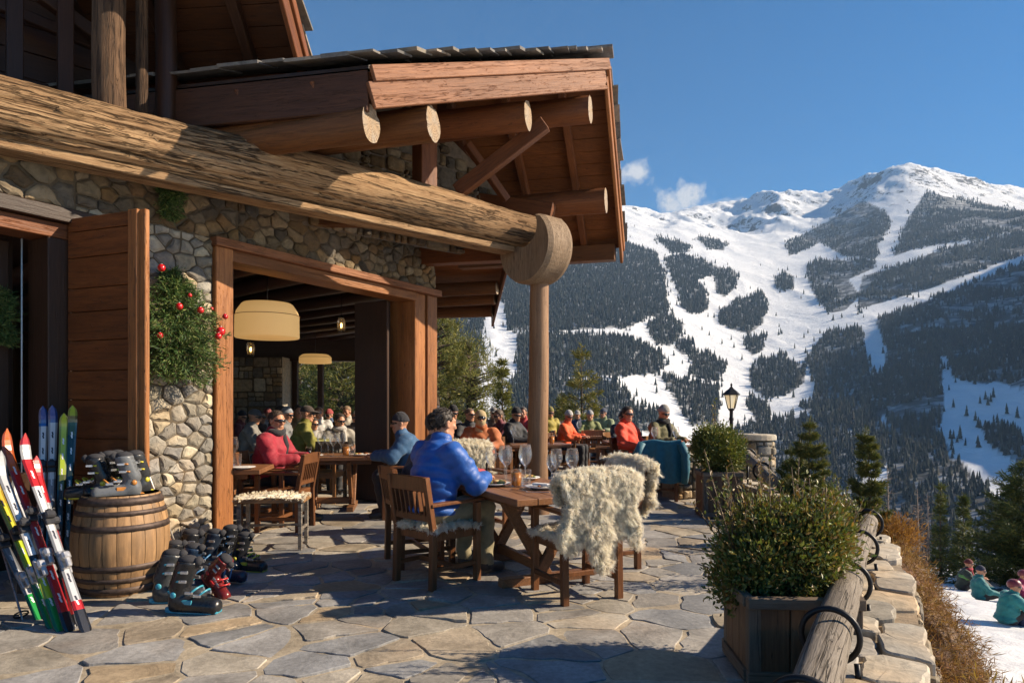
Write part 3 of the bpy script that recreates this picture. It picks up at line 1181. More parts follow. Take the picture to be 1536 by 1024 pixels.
mb = MB()
tow = lambda x, y, z: WP(x, y, z)
PIERCOLS = [(.34, .305, .24), (.28, .26, .225), (.40, .36, .27), (.22, .21, .195), (.34, .28, .19), (.30, .28, .24)]
stone_panel(mb, -1.42, -.10, 0, 3.10, tow, 11, .034, rubble=True, gap=.006, cols=PIERCOLS, h=.02)
stone_panel(mb, -1.42, .2, 3.10, 3.75, tow, 16, .05, rubble=True, gap=.007, h=.024, cols=EAVESHADECOLS)
stone_panel(mb, .2, 3.66, 3.10, 4.35, tow, 12, .038, rubble=True, gap=.007, h=.024, cols=EAVESHADECOLS)
stone_panel(mb, -6.0, -1.42, 3.05, 3.62, tow, 13, .055, rubble=True, gap=.008, h=.024, cols=EAVESHADECOLS)
# the returns and the back of the wall
mb.add([WP(-.10, 0, 0), WP(-.10, 0, -.35), WP(-.10, 3.1, -.35), WP(-.10, 3.1, 0)], [(0, 1, 2, 3)], col=(.3, .26, .2))
mb.add([WP(-6, 3.05, -.35), WP(3.66, 3.05, -.35), WP(3.66, 3.6, -.35), WP(-6, 3.6, -.35)], [(0, 1, 2, 3)], col=(.28, .25, .2))
mb.add([WP(-1.42, 0, -.35), WP(-.1, 0, -.35), WP(-.1, 3.1, -.35), WP(-1.42, 3.1, -.35)], [(0, 1, 2, 3)], col=(.28, .25, .2))
mb.add([WP(-1.42, 0, -.35), WP(-1.42, 0, 0), WP(-1.42, 3.1, 0), WP(-1.42, 3.1, -.35)], [(0, 1, 2, 3)], col=(.28, .25, .2))
to_end = lambda x, y, z: WP(3.66 + z, y, -x)
stone_panel(mb, 0, .36, 3.10, 4.35, to_end, 14, .03)
mb.build('stone_wall', M_STONE, lodge)

# upper gable stones behind the trusses
LD = Vector((.737, .676, 0))
LN = Vector((.676, -.737, 0))
G0 = Vector((-.64, 9.6, 0))


def porch_z(x, y):
    e = .2 * (x - 1.14) + .98 * (y - 8.5)
    return 5.66 - (.66 * e if e > 0 else -.454 * e)


mb = MB()
tog = lambda x, y, z: G0 + LD * x + LN * z + Vector((0, 0, y))
def keep_g(x, y):
    p = G0 + LD * x
    return y < porch_z(p.x, p.y) - .42
rg_ = np.random.default_rng(3)
cells = []
for i in range(4): split_rect(-3.0 + 4.25 * i / 4, -3.0 + 4.25 * (i + 1) / 4, 3.5, 5.3, .03, rg_, cells)
pts = []
for k in range(12):
    x = -3.0 + 4.25 * k / 11
    p = G0 + LD * x
    pts.append((x, porch_z(p.x, p.y) - .26))
poly3 = [tog(x, y, 0) for x, y in [(-3.0, 3.5), (1.25, 3.5)] + pts[::-1]]
mb.add([tuple(p) for p in poly3], [tuple(range(len(poly3)))], col=(.16, .13, .10))
for (a, b, c, d) in cells:
    if not keep_g((a + b) / 2, (c + d) / 2): continue
    P = [Vector((a + .01, c + .01)), Vector((b - .01, c + .01)), Vector((b - .01, d - .01)), Vector((a + .01, d - .01))]
    add_stone(mb, rough_outline(P, .004, .06, rg_, .26), tog, .05 * rg_.uniform(.6, 1.5), rg_, tuple(np.array(EAVESHADECOLS[rg_.integers(8)]) * rg_.uniform(.6, 1.15)), .016, .014)
mb.build('gable_stonework', M_STONE, lodge)

# the long log beam, its under-board, capital and column
b0 = Vector((-3.9, 5.2, 3.67)) - LD * 2.0
b1 = Vector((-3.9, 5.2, 3.67)) + LD * 5.95
log_obj('log_beam', b0, b1, .262, .245, M_LOG, lodge, 5, 84, .02, n=150, checks=7)
beam_obj('under_board', b0 + Vector((0, 0, -.30)) - LN * .02, b1 - LD * .7 + Vector((0, 0, -.285)) - LN * .02, .24, .075, M_LOG, lodge)
cc = Vector((.35, 8.85, 0))
col_top = 2.98
lo = log_obj('column', cc + Vector((0, 0, 0)), cc + Vector((0, 0, col_top)), .135, .122, wood('smooth round post', (.34, .20, .105), (.19, .095, .045), 'x', 5, 20, .6, .3, .1, cracks=.25), lodge, 8, 24, .012)
# crescent capital hugging the beam, its round face across the beam
mb = MB()
ro, ri, up_ = .47, .262, .25
outer = [(ro * math.cos(a), ro * math.sin(a)) for a in np.linspace(R(48), R(-228), 44)]
inner = [(ri * math.cos(a) * .98, up_ + ri * math.sin(a) * 1.0) for a in np.linspace(R(-210), R(30), 30)]
poly = outer + inner
n = len(poly)
cM = Matrix((LN, Vector((0, 0, 1)), LD)).transposed().to_4x4()
cM.translation = cc + Vector((0, 0, 3.42)) - LD * .06
# bulged thickness: a lens between the two faces
vs, fs = [], []
for zz, k_ in ((-.22, .94), (-.15, 1.0), (.15, 1.0), (.22, .94)):
    for (x, y) in poly: vs.append((x * k_, y * k_, zz))
for r_ in range(3):
    for k in range(n):
        k2 = (k + 1) % n
        fs.append((r_ * n + k, (r_ + 1) * n + k, (r_ + 1) * n + k2, r_ * n + k2))
mb.add(vs, fs, smooth=False)
# faces as strips between the arcs
no, ni = len(outer), len(inner)
for off, rev in ((0, False), (3 * n, True)):
    m = 43
    for k in range(m):
        a0, a1 = k, k + 1
        i0 = no + ni - 1 - int(round(k * (ni - 1) / m))
        i1 = no + ni - 1 - int(round((k + 1) * (ni - 1) / m))
        f = [off + a0, off + a1, off + i1, off + i0] if i0 != i1 else [off + a0, off + a1, off + i0]
        mb.add([vs[q] for q in f], [tuple(range(len(f)))[::-1 if rev else 1]])
mb.build('crescent_capital', wood('capital wood', (.36, .26, .165), (.18, .11, .06), 'y', 6, 10, .7, .5, .1, cracks=.7), lodge, cM)

# porch roof
C1, C2, C3 = Vector((-1.26, 6.0, 4.33)), Vector((1.14, 8.5, 5.66)), Vector((1.74, 11.0, 3.96))
UU = Vector((-.98, .2, 0)).normalized()
SLC = [(.16, .15, .14), (.20, .185, .165), (.12, .12, .12), (.23, .20, .165), (.15, .14, .12)]


def slates(mb, a, b, u, length, seed, row=.24, skip_edge=0):
    """overlapping slates on the slope between edge line a (low) and b (high), running length along u"""
    rg = np.random.default_rng(seed)
    sl_ = b - a
    m = int(sl_.length / row)
    for i in range(m):
        x = -.09 + rg.uniform(-.05, .02)
        o = a + sl_ * (i / m)
        sn = sl_ - u * sl_.dot(u)
        sn.normalize()
        nrm = u.cross(sn)
        if nrm.z < 0: nrm = -nrm
        while x < length:
            wd = rg.uniform(.2, .42)
            ln = row * (1.7 if i < m - 1 else 1.0) * rg.uniform(.92, 1.06)
            p = o + u * x + nrm * (.045 + rg.uniform(0, .02)) - sn * rg.uniform(.02, .1)
            tl = nrm * .05
            M = Matrix((u, (sn * ln + nrm * -.035).normalized(), u.cross(sn)*(1 if u.cross(sn).z > 0 else -1))).transposed().to_4x4()
            M.translation = p + tl
            th = rg.uniform(.018, .036)
            j = rg.uniform(-.02, .02, 8)
            pl = [(j[0], j[1]), (wd + j[2] - .008, j[3]), (wd + j[4] - .008, ln + j[5]), (j[6], ln + j[7])]
            mb.prism(pl, 0, th, M, col=tuple(np.array(SLC[rg.integers(5)]) * rg.uniform(.75, 1.25)))
            x += wd


mb = MB()
slates(mb, C1 + Vector((0, 0, .05)), C2 + Vector((0, 0, .05)), UU, 5.5, 31)
slates(mb, C3 + Vector((0, 0, .05)), C2 + Vector((0, 0, .05)), UU, 5.5, 32)
# ridge capping
for k in range(16):
    p = C2 + UU * (k * .33 - .12) + Vector((0, 0, .135))
    mb.bar(p, p + UU * .36, .3, .035, b=.006, col=tuple(np.array(SLC[k % 5])))
mb.build('slate_roof', M_SLATE, lodge)


def roof_deck(name, lo_, hi_, u, length, seed, thick=.04, dark=1.0):
    """planked underside along u between the low and high edge; edges follow the (skewed) rake"""
    mb = MB()
    rg = np.random.default_rng(seed)
    s_ = hi_ - lo_
    m = max(1, int(s_.length / .2))
    sn = (s_ - u * s_.dot(u))
    nrm = u.cross(sn).normalized()
    if nrm.z < 0: nrm = -nrm
    for i in range(m):
        a = lo_ + s_ * ((i + .02) / m)
        b = lo_ + s_ * ((i + .98) / m)
        o = nrm * rg.normal(0, .002)
        q = [a, a + u * length, b + u * length, b]
        vs = [tuple(p + o) for p in q] + [tuple(p + o - nrm * thick) for p in q]
        mb.add(vs, [(0, 1, 2, 3), (7, 6, 5, 4), (0, 4, 5, 1), (1, 5, 6, 2), (2, 6, 7, 3), (3, 7, 4, 0)])
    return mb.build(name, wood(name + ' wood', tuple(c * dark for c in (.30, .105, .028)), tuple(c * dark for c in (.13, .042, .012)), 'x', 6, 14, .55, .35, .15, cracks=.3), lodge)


roof_deck('soffit', C1, C2, UU, 5.5, 1)
roof_deck('soffit', C3, C2, UU, 5.5, 2)
# solid layer between soffit and slates so no light leaks
mb = MB()
for lo_, hi_ in ((C1, C2), (C3, C2)):
    z = Vector((0, 0, .03))
    q = [lo_ + z, lo_ + UU * 5.5 + z, hi_ + UU * 5.5 + z, hi_ + z]
    mb.add([tuple(p) for p in q] + [tuple(p + Vector((0, 0, .03))) for p in q], [(0, 1, 2, 3), (4, 5, 6, 7), (0, 4, 5, 1), (1, 5, 6, 2), (2, 6, 7, 3), (3, 7, 4, 0)])
mb.build('roof_boarding', M_DARKW, lodge)

# rakes: two boards on the near rake, the far one, and the eave board going left
def rake_board(a, b, z0, z1, out, mat, th=.045, name='fascia'):
    n_ = (b - a).cross(Vector((0, 0, 1))).normalized() * out
    mid0 = a + Vector((0, 0, (z0 + z1) / 2)) + n_
    mid1 = b + Vector((0, 0, (z0 + z1) / 2)) + n_
    return beam_obj(name, mid0, mid1, th, abs(z1 - z0), mat, lodge, b=.006)


rake_board(C1, C2 + (C2 - C1) * .012, -.10, .035, .055, M_FASCIA)
rake_board(C1 + Vector((0, 0, .0)), C2, -.33, -.105, .03, M_FASCIA)
rake_board(C2, C3, -.10, .035, .055, M_JAMB)
rake_board(C2, C3, -.30, -.105, .03, M_JAMB)
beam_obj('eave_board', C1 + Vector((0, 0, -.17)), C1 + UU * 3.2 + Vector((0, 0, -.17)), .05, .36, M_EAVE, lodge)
# rafters under both slopes
for k in range(6):
    o = UU * (.55 + .75 * k) - Vector((0, 0, .115))
    beam_obj('rafter', C3 + o, C2 + o, .10, .14, M_BEAM, lodge)
    beam_obj('rafter', C1 + o, C2 + o, .10, .14, M_BEAM, lodge)
PU = Vector((-.964, .266, 0))
for k, (px, py, d, r, L, m) in enumerate([(556, 186, 6.1, .168, 3.0, M_PURLIN), (651, 186, 6.6, .172, 3.2, M_PURLIN), (793, 173, 7.7, .165, 3.6, M_BEAM),
                                          (886, 167, 8.3, .165, 3.8, M_BEAM), (909, 299, 9.6, .17, 3.2, M_BEAM)]):
    p = W(px, py, d)
    log_obj('purlin', p + PU * L, p, r * .96, r, m, lodge, 40 + k, 52, .034, n=44, checks=6)
p = W(923, 379, 10.8)
beam_obj('eave_purlin', p + PU * 2.6, p, .2, .25, M_PURLIN, lodge)
# posts, brace and joists of the truss
p = W(637, 262, 7.9)
beam_obj('truss_post', Vector((p.x, p.y, 3.86)), Vector((p.x, p.y, 5.0)), .22, .2, M_BEAM, lodge, up=(LN.x, LN.y, 0))
beam_obj('brace', W(686, 288, 8.25), W(818, 186, 8.05), .13, .17, M_BEAM, lodge)
beam_obj('tie_beam', W(598, 383, 10.2), W(762, 374, 9.3), .22, .33, M_BEAM, lodge)
beam_obj('tie_beam', W(690, 300, 9.9), W(830, 318, 9.5), .2, .22, M_BEAM, lodge)
beam_obj('wall_joist', W(452, 327, 8.1), W(600, 326, 8.0), .16, .2, M_PURLIN, lodge)
beam_obj('gable_rafter', W(700, 215, 8.9), W(760, 300, 9.2), .1, .1, M_BEAM, lodge)

# door way of the hall: jambs, header, folded leaves
def wbox(mb, s0, s1, z0, z1, o0, o1, b=.006):
    M = Matrix((WD, -WN, Vector((0, 0, 1)))).transposed().to_4x4()
    M.translation = J1
    return mb.box(((s0 + s1) / 2, -(o0 + o1) / 2, (z0 + z1) / 2), (s1 - s0, abs(o1 - o0), z1 - z0), M, b)


def vpost(name, s0, s1, z0, z1, o0, o1, mat):
    """upright timber with its grain along the height"""
    L = z1 - z0
    M = align(WP((s0 + s1) / 2, z0, (o0 + o1) / 2), WP((s0 + s1) / 2, z1, (o0 + o1) / 2), up=WN)
    return MB().box((L / 2, 0, 0), (L, s1 - s0, abs(o1 - o0)), b=.008).build(name, mat, lodge, M)


def hbeam(name, s0, s1, z0, z1, o0, o1, mat):
    L = s1 - s0
    M = align(WP(s0, (z0 + z1) / 2, (o0 + o1) / 2), WP(s1, (z0 + z1) / 2, (o0 + o1) / 2))
    return MB().box((L / 2, 0, 0), (L, abs(o1 - o0), z1 - z0), b=.006).build(name, mat, lodge, M)


vpost('door_jamb', -.098, .11, 0, 3.02, -.3, .06, M_JAMB)
hbeam('door_header', -.12, 3.72, 3.02, 3.11, -.3, .10, M_FASCIA)
hbeam('door_header', .11, 3.20, 2.90, 3.017, -.3, .03, M_JAMB)
vpost('corner_post', 3.20, 3.44, 0, 3.017, -.5, .0, M_JAMB)
vpost('corner_post', 3.455, 3.69, 0, 3.017, -.5, .03, M_JAMB)
vpost('folded_leaf', 3.04, 3.09, .02, 2.9, -.86, -.36, M_DARKW)  # both leaves given darker colours to deepen their shade
vpost('folded_leaf', 2.94, 2.99, .02, 2.9, -.92, -.30, M_HALLW)
vpost('leaf_edge', 3.10, 3.13, .02, 2.9, -.50, -.47, plain('dull steel', (.35, .34, .33), .4, .8))

# left door way: header, dark recess, an open leaf
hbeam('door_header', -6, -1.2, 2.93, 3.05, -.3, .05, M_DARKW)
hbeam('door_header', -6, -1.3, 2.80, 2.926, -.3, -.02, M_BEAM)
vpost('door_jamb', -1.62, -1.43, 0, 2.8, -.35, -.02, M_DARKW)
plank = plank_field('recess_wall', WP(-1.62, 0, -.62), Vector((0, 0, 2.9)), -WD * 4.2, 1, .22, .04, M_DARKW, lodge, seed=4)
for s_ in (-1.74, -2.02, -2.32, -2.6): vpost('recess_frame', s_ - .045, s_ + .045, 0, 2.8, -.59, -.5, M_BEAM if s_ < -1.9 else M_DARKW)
vpost('steel_strip', -1.70, -1.685, 0, 2.8, -.30, -.28, plain('strip steel', (.3, .31, .33), .35, .9))
leaf0, leaf1 = Vector((-3.73, 5.77, .02)), Vector((-2.99, 5.49, .02))
leaf = thing('door_leaf', None, None)
del_ = leaf1 - leaf0
leaf.parent = lodge
KIDS.setdefault(lodge.name, []).append(leaf)
lm = MB()
Ml = Matrix((del_.normalized(), Vector((0, 0, 1)).cross(del_.normalized()), Vector((0, 0, 1)))).transposed().to_4x4()
Ml.translation = leaf0
leaf.matrix_local = Ml
Wl = del_.length
zz = 0.0
rg_ = np.random.default_rng(8)
while zz < 2.9:
    hgt = min(rg_.uniform(.18, .34), 2.95 - zz)
    lm.box((Wl / 2 - .05, 0, zz + hgt / 2), (Wl - .1, .05, hgt - .006), b=.004)
    zz += hgt
lm.box((Wl / 2 - .05, .012, 1.475), (Wl - .12, .02, 2.92))
lm.build('door_planks', M_DOOR, leaf)
MB().box((1.475, 0, 0), (2.95, .10, .10), b=.006).build('door_stile', M_JAMB, leaf, align((Wl - .03, 0, 0), (Wl - .03, 0, 2.95), up=(0, 1, 0)))
MB().box((1.475, 0, 0), (2.95, .07, .045), b=.006).build('door_stile', M_JAMB, leaf, align((Wl + .045, .0, 0), (Wl + .045, .0, 2.95), up=(0, 1, 0)))

# upper storey: posts standing on the log, dark gallery, its roof
A2, B2 = Vector((-2.10, 4.2, 6.72)), Vector((-2.14, 7.0, 4.90))
U2 = Vector((-1, .1, 0)).normalized()
mb = MB()
slates(mb, B2 + Vector((0, 0, .04)), A2 + Vector((0, 0, .04)), U2, 4.5, 51)
mb.build('slate_roof', M_SLATE, lodge)
roof_deck('soffit', B2, A2, U2, 4.5, 5, dark=.32)  # upper soffit colour darkened to stand in for shade
mb = MB()
q = [p + Vector((0, 0, .03)) for p in (B2, B2 + U2 * 4.5, A2 + U2 * 4.5, A2)]
mb.add([tuple(p) for p in q] + [tuple(p + Vector((0, 0, .025))) for p in q], [(0, 1, 2, 3), (4, 5, 6, 7), (0, 4, 5, 1), (1, 5, 6, 2), (2, 6, 7, 3), (3, 7, 4, 0)])
mb.build('roof_boarding', M_DARKW, lodge)
rake_board(A2, B2, -.08, .035, .05, M_BEAM)
rake_board(A2, B2, -.30, -.085, .02, M_BEAM)
for k in range(4):
    o = U2 * (.5 + .8 * k) - Vector((0, 0, .11))
    beam_obj('rafter', B2 + o, A2 + o, .1, .14, M_HALLW, lodge)
beam_obj('plate_beam', B2 + Vector((-.1, -.1, -.32)), B2 + U2 * 3 + Vector((0, -.1, -.32)), .22, .26, M_BEAM, lodge)
M_LOGD = wood('dark weathered post', (.17, .095, .048), (.06, .03, .015), 'x', 7, 12, .8, .8, .1, cracks=1.2)
for px, d, r, m in ((167, 5.78, .125, M_LOGD), (213, 6.15, .052, M_LOGD), (247, 6.35, .095, M_HALLW)):
    p = W(px, 160, d)
    log_obj('gallery_post', Vector((p.x, p.y, 3.8)), Vector((p.x, p.y, 6.4)), r, r * .95, m, lodge, int(px), 18, .03)
gw0 = Vector((-6.2, 5.0, 3.5))
plank_field('gallery_wall', gw0, Vector((3.2, 2.9, 0)), Vector((0, 0, 3.2)), 1, .24, .05, M_HALLW, lodge, seed=9)
beam_obj('gallery_rafter', W(60, -8, 6.0), W(160, 66, 6.4), .1, .12, M_HALLW, lodge)
beam_obj('gallery_rafter', W(-20, 0, 6.1), W(150, 72, 6.5), .08, .1, M_HALLW, lodge)
for px, d in ((22, 5.9), (98, 6.1)): 
    p = W(px, 100, d)
    beam_obj('gallery_stud', Vector((p.x, p.y, 3.7)), Vector((p.x, p.y, 6.2)), .12, .1, M_HALLW, lodge, up=(LN.x, LN.y, 0))
log_obj('gallery_log', W(262, 148, 6.9), W(420, 186, 7.3), .16, .15, M_BEAM, lodge, 77)

# far roof of the hall, beyond the corner
D1, D2 = W(758, 384, 11.6), W(737, 472, 14.6)
U3 = Vector((-.97, .24, 0))
mb = MB()
slates(mb, D2 + Vector((0, 0, .04)), D1 + Vector((0, 0, .04)), U3, 2.6, 61)
mb.build('slate_roof', M_SLATE, lodge)
roof_deck('soffit', D2, D1, U3, 2.6, 6)
rake_board(D1, D2, -.26, .03, .02, M_BEAM)
for px, py, d, r in ((746, 432, 12.4, .12), (743, 447, 13.2, .13), (739, 466, 13.9, .13)):
    p = W(px, py, d)
    log_obj('purlin', p + U3 * 2.4, p, r, r, M_PURLIN, lodge, int(py))

# hall: ceiling, ceiling logs, far header and posts, stone chimney breast
E = WP(3.66, 0)
hall = [WP(-6, 0, -.35), WP(3.5, 0, -.35), Vector((-2.4, 17.0, 0)), Vector((-12, 17.0, 0)), Vector((-13, 6, 0))]
mb = MB()
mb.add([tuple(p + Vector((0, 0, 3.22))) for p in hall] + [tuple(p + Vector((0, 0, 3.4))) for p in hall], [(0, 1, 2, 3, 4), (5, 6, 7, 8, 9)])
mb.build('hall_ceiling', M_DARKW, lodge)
for k in range(12):
    s_ = -.6 + .78 * k
    p0 = WP(s_, 3.1, -.35)
    p1 = WP(s_ + 1.2, 3.1, -9.0)
    if s_ > 3.3: p0 = WP(s_, 3.1, -.35 - (s_ - 3.3) * .95)
    log_obj('ceiling_log', p0, p1, .11, .1, M_HALLW, lodge, 80 + k, 12, .03, n=8)
beam_obj('hall_header', Vector((-12, 16.9, 2.80)), Vector((-2.3, 16.9, 2.80)), .3, .62, M_HALLW, lodge)
beam_obj('hall_header', WP(3.6, 2.85, -.5), Vector((-2.3, 16.9, 2.85)), .25, .5, M_HALLW, lodge)
for px, d in ((443, 16.9), (481, 16.9), (556, 16.9), (640, 16.9)):
    beam_obj('hall_post', Vector((GX(px, d), d, 0)), Vector((GX(px, d), d, 2.5)), .13, .13, M_HALLW, lodge, up=(0, 1, 0))
mb = MB()
tof = lambda x, y, z: Vector((-6.7 + x, 16.2 - z, y))
stone_panel(mb, -1.3, 1.25, 0, 2.55, tof, 91, .07)
mb.add([(-5.45, 16.2, 0), (-5.45, 17, 0), (-5.45, 17, 2.55), (-5.45, 16.2, 2.55)], [(0, 1, 2, 3)], col=(.3, .26, .2))
mb.build('chimney_breast', M_STONE, lodge)
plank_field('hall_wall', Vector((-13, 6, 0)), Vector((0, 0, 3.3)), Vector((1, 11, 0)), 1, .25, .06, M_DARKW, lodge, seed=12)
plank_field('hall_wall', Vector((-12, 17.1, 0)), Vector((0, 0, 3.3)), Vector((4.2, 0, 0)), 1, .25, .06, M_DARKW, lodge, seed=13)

# ------------------------------------------------------------------ the terrace
rg_ = np.random.default_rng(21)
PC0 = [(.235, .225, .215), (.27, .255, .235), (.20, .205, .215), (.30, .275, .235), (.235, .235, .24), (.26, .25, .24), (.30, .235, .16), (.26, .22, .17), (.31, .27, .21)]
PC = [tuple(min(.6, x * 1.12 * k) for x, k in zip(c, (1.0, .985, .95))) for c in PC0]
sites = []
for i in range(26000):
    p = np.array([rg_.uniform(-10, 5.2), rg_.uniform(.8, 20.5)])
    dmin = .15 * (1 + 2.2 * vnoise(np.array([p[0] * 2.1]), np.array([p[1] * 2.1]), 5)[0] ** 1.5)
    if all((p[0] - q[0]) ** 2 * .7 + (p[1] - q[1]) ** 2 * 1.25 > dmin * dmin for q in sites): sites.append(p)
sites = [p + rg_.normal(0, .035, 2) for p in sites]
cells = vor_cells(sites, -10.6, 5.6, .4, 21)


def edge_x(y):
    """inner face of the terrace wall"""
    return np.interp(y, [0, 2.4, 5.9, 8.0, 10.3, 10.7, 21], [-.35, .90, 2.86, 3.1, 3.25, 2.7, 2.7])


mb = MB()
mb.add([(-14, -3, -.003), (-.9, -3, -.003), (1.4, 2.4, -.003), (3.2, 5.9, -.003), (3.5, 8, -.003), (3.6, 10.5, -.003), (2.8, 21, -.003), (-14, 21, -.003)], [(0, 1, 2, 3, 4, 5, 6, 7)], col=(.36, .305, .225))
for ci, pl in enumerate(cells):
    c = np.mean(np.array(pl), 0)
    if c[0] > edge_x(c[1]) + .55: continue
    ip = inset_poly(pl, rg_.uniform(.008, .019))
    if ip is None: continue
    far = c[1] > 9 or c[0] < -5
    ol = rough_outline(ip, .009 if not far else .004, .07 if not far else .4, rg_, .075)
    col = np.array(PC[rg_.choice(9, p=[.16, .14, .15, .11, .13, .12, .05, .06, .08])]) * rg_.uniform(.8, 1.18)
    add_stone(mb, ol, lambda x, y, z: Vector((x, y, z)), .003 + rg_.uniform(-.002, .003), rg_, tuple(col), bev=.003, dome=.001, base=-.02)
t = NT('terrace flagstones')
v = t.coord((1, 1, 1), 'Object', rnd=False)
a = t.attr()
n1 = t.noise(v, 3.2, 6, .65, .5)
n2 = t.noise(v, 30, 5, .7)
n3 = t.noise(v, 1.3, 3, .5)
c = t.mix(1.0, a, t.ramp(n1, [(.25, .55), (.5, .95), (.75, 1.35)]), 'MULTIPLY')
c = t.mix(1.0, c, t.ramp(n2, [(.3, .75), (.7, 1.2)]), 'MULTIPLY')
c = t.mix(t.math('MULTIPLY', t.ramp(n3, [(.52, 0.), (.70, 1.)]), .28), c, t.mix(1.0, c, (1.25, .95, .68), 'MULTIPLY'))
t.l(c, t.b.inputs['Base Color'])
t.l(t.ramp(n1, [(.3, .55), (.7, .85)]), t.b.inputs['Roughness'])
t.b.inputs['Specular IOR Level'].default_value = .35
bn = t.bump(t.math('ADD', n1, t.math('MULTIPLY', n2, .22)), .55, .022)
t.l(bn, t.b.inputs['Normal'])
tag(mb.build('terrace_paving', t.mat), kind='structure')
mb = MB()
ol = [(-14, -3), (-1.4, -3), (.95, 2.4), (2.9, 5.9), (3.3, 8), (3.4, 10.5), (2.8, 21), (-14, 21)]
mb.prism(ol, -4.5, -.02, col=(.3, .27, .22))
tag(mb.build('terrace_base', M_STONE), kind='structure')
# ------------------------------------------------------------------ terrace wall, rail, pillar
M_COPE = stone_mat('coping stone', .7, 10)
rg_ = np.random.default_rng(33)
RAILP = [Vector((-.35, .2, .44)), Vector((.78, 1.9, .43)), Vector((3.08, 5.9, .40))]
wl = [(-.55, -.2), (.72, 1.9), (2.98, 5.9), (3.22, 8.0), (3.36, 10.4)]


def along(path, t_):
    L = [0]
    for a, b in zip(path[:-1], path[1:]): L.append(L[-1] + math.dist(a, b))
    t_ = max(0, min(t_, L[-1] - 1e-6))
    k = max(i for i in range(len(L)) if L[i] <= t_)
    k = min(k, len(path) - 2)
    f = (t_ - L[k]) / (L[k + 1] - L[k])
    a, b = Vector(path[k]), Vector(path[k + 1])
    dr = (b - a).normalized()
    # blend directions near the knots
    if f > .85 and k + 2 < len(path):
        d2 = (Vector(path[k + 2]) - b).normalized()
        dr = dr.lerp(d2, (f - .85) / .3).normalized()
    elif f < .15 and k > 0:
        d2 = (a - Vector(path[k - 1])).normalized()
        dr = dr.lerp(d2, (.15 - f) / .3).normalized()
    return a + (b - a) * f, dr, L[-1]


_, _, WL = along(wl, 0)
ZC = .25


def cope(x, y, z):
    """x along the wall, y across it towards the valley"""
    p, dr, _ = along(wl, x)
    nrm = Vector((dr.y, -dr.x))
    q = p + nrm * y
    return Vector((q.x, q.y, ZC + z))


def cope_w(x): return float(np.interp(x, [0, 2.4, 3.8, 5.3, 6.2, 7.2, 9.5, 11.7], [.46, .44, .42, .39, .32, .24, .26, .3]))


tw = thing('terrace_wall', 'low curved stone wall with irregular pale coping slabs along the valley edge', 'wall', (0, 0, 0))
mb = MB()
N_ = 60
for i in range(N_):
    x0_, x1_ = WL * i / N_, WL * (i + 1) / N_
    w0, w1 = cope_w(x0_), cope_w(x1_)
    q = [cope(x0_, 0, 0), cope(x1_, 0, 0), cope(x1_, w1, 0), cope(x0_, w0, 0)]
    lo_ = [Vector((p.x, p.y, -1.7)) for p in q]
    mb.add([tuple(p) for p in q + lo_], [(0, 3, 2, 1), (0, 1, 5, 4), (2, 3, 7, 6)], col=(.27, .215, .15))
# inner face stones
stone_panel(mb, .5, WL - .1, -.25, -.02, lambda x, y, z: cope(x, -z, y), 71, .03, bed=False)
stone_panel(mb, .5, 8.5, -.75, -.03, lambda x, y, z: cope(x, cope_w(x) + z, y), 72, .04, bed=False)
mb.build('wall_body', M_STONE, tw)
mb = MB()
sites = []
for i in range(4000):
    p = np.array([rg_.uniform(.4, WL), rg_.uniform(-.05, .68)])
    if all(((p[0] - q[0]) / .27) ** 2 + ((p[1] - q[1]) / .22) ** 2 > 1 for q in sites): sites.append(p)
CCOL = [(.36, .325, .265), (.31, .285, .24), (.42, .375, .30), (.37, .30, .21), (.28, .265, .24), (.45, .40, .32)]
for pl in vor_cells(sites, .3, WL, -.04, .8):
    c = np.mean(np.array(pl), 0)
    cwid = cope_w(c[0])
    pl = [(x, min(y, cope_w(x) + .03 + .02 * math.sin(x * 7))) for x, y in pl]
    if c[1] > cwid: continue
    ip = inset_poly(pl, rg_.uniform(.004, .010))
    if ip is None: continue
    ol = rough_outline(ip, .006, .05, rg_, .16)
    add_stone(mb, ol, lambda x, y, z: cope(x, y, z), .035 + rg_.uniform(-.012, .014), rg_, tuple(np.array(CCOL[rg_.integers(6)]) * rg_.uniform(.8, 1.15)), bev=.008, dome=.003, base=-.01)
mb.build('coping', M_COPE, tw)

rail = thing('log_rail', 'thick grey log handrail held by black iron hoops on the wall coping', 'handrail', (0, 0, 0))
log_obj('rail_log', RAILP[0], RAILP[1], .09, .088, M_GREYW, rail, 101, 26, .03)
log_obj('rail_log', RAILP[1] - (RAILP[2] - RAILP[1]) * .005, RAILP[2], .082, .072, M_GREYW, rail, 103, 26, .035, n=40)
for y_ in (1.2, 2.12, 2.87, 3.74, 4.72, 5.72):
    a, b = (RAILP[1], RAILP[2]) if y_ > 1.9 else (RAILP[0], RAILP[1])
    f = (y_ - a.y) / (b.y - a.y)
    p = a + (b - a) * f
    dr = (b - a).normalized()
    side = Vector((dr.y, -dr.x, 0)).normalized()
    mb = MB()
    ring = [p + side * (.112 * math.cos(th)) + Vector((0, 0, .112 * math.sin(th) + .012)) for th in np.linspace(0, 2 * PI, 33)[:-1]]
    mb.tube(ring, .013, 8, closed=True)
    mb.tube([p + side * .10 + Vector((0, 0, -.09)), p + side * .11 + Vector((0, 0, -.20))], .012, 8)
    mb.build('hoop', M_BLACK, rail)
r2 = thing('log_rail', 'short grey log handrail running down from the stone pillar', 'handrail', (0, 0, 0))
log_obj('rail_log', W(1106, 668, 10.45), W(1158, 722, 8.4), .085, .08, M_GREYW, r2, 105, 18, .03)
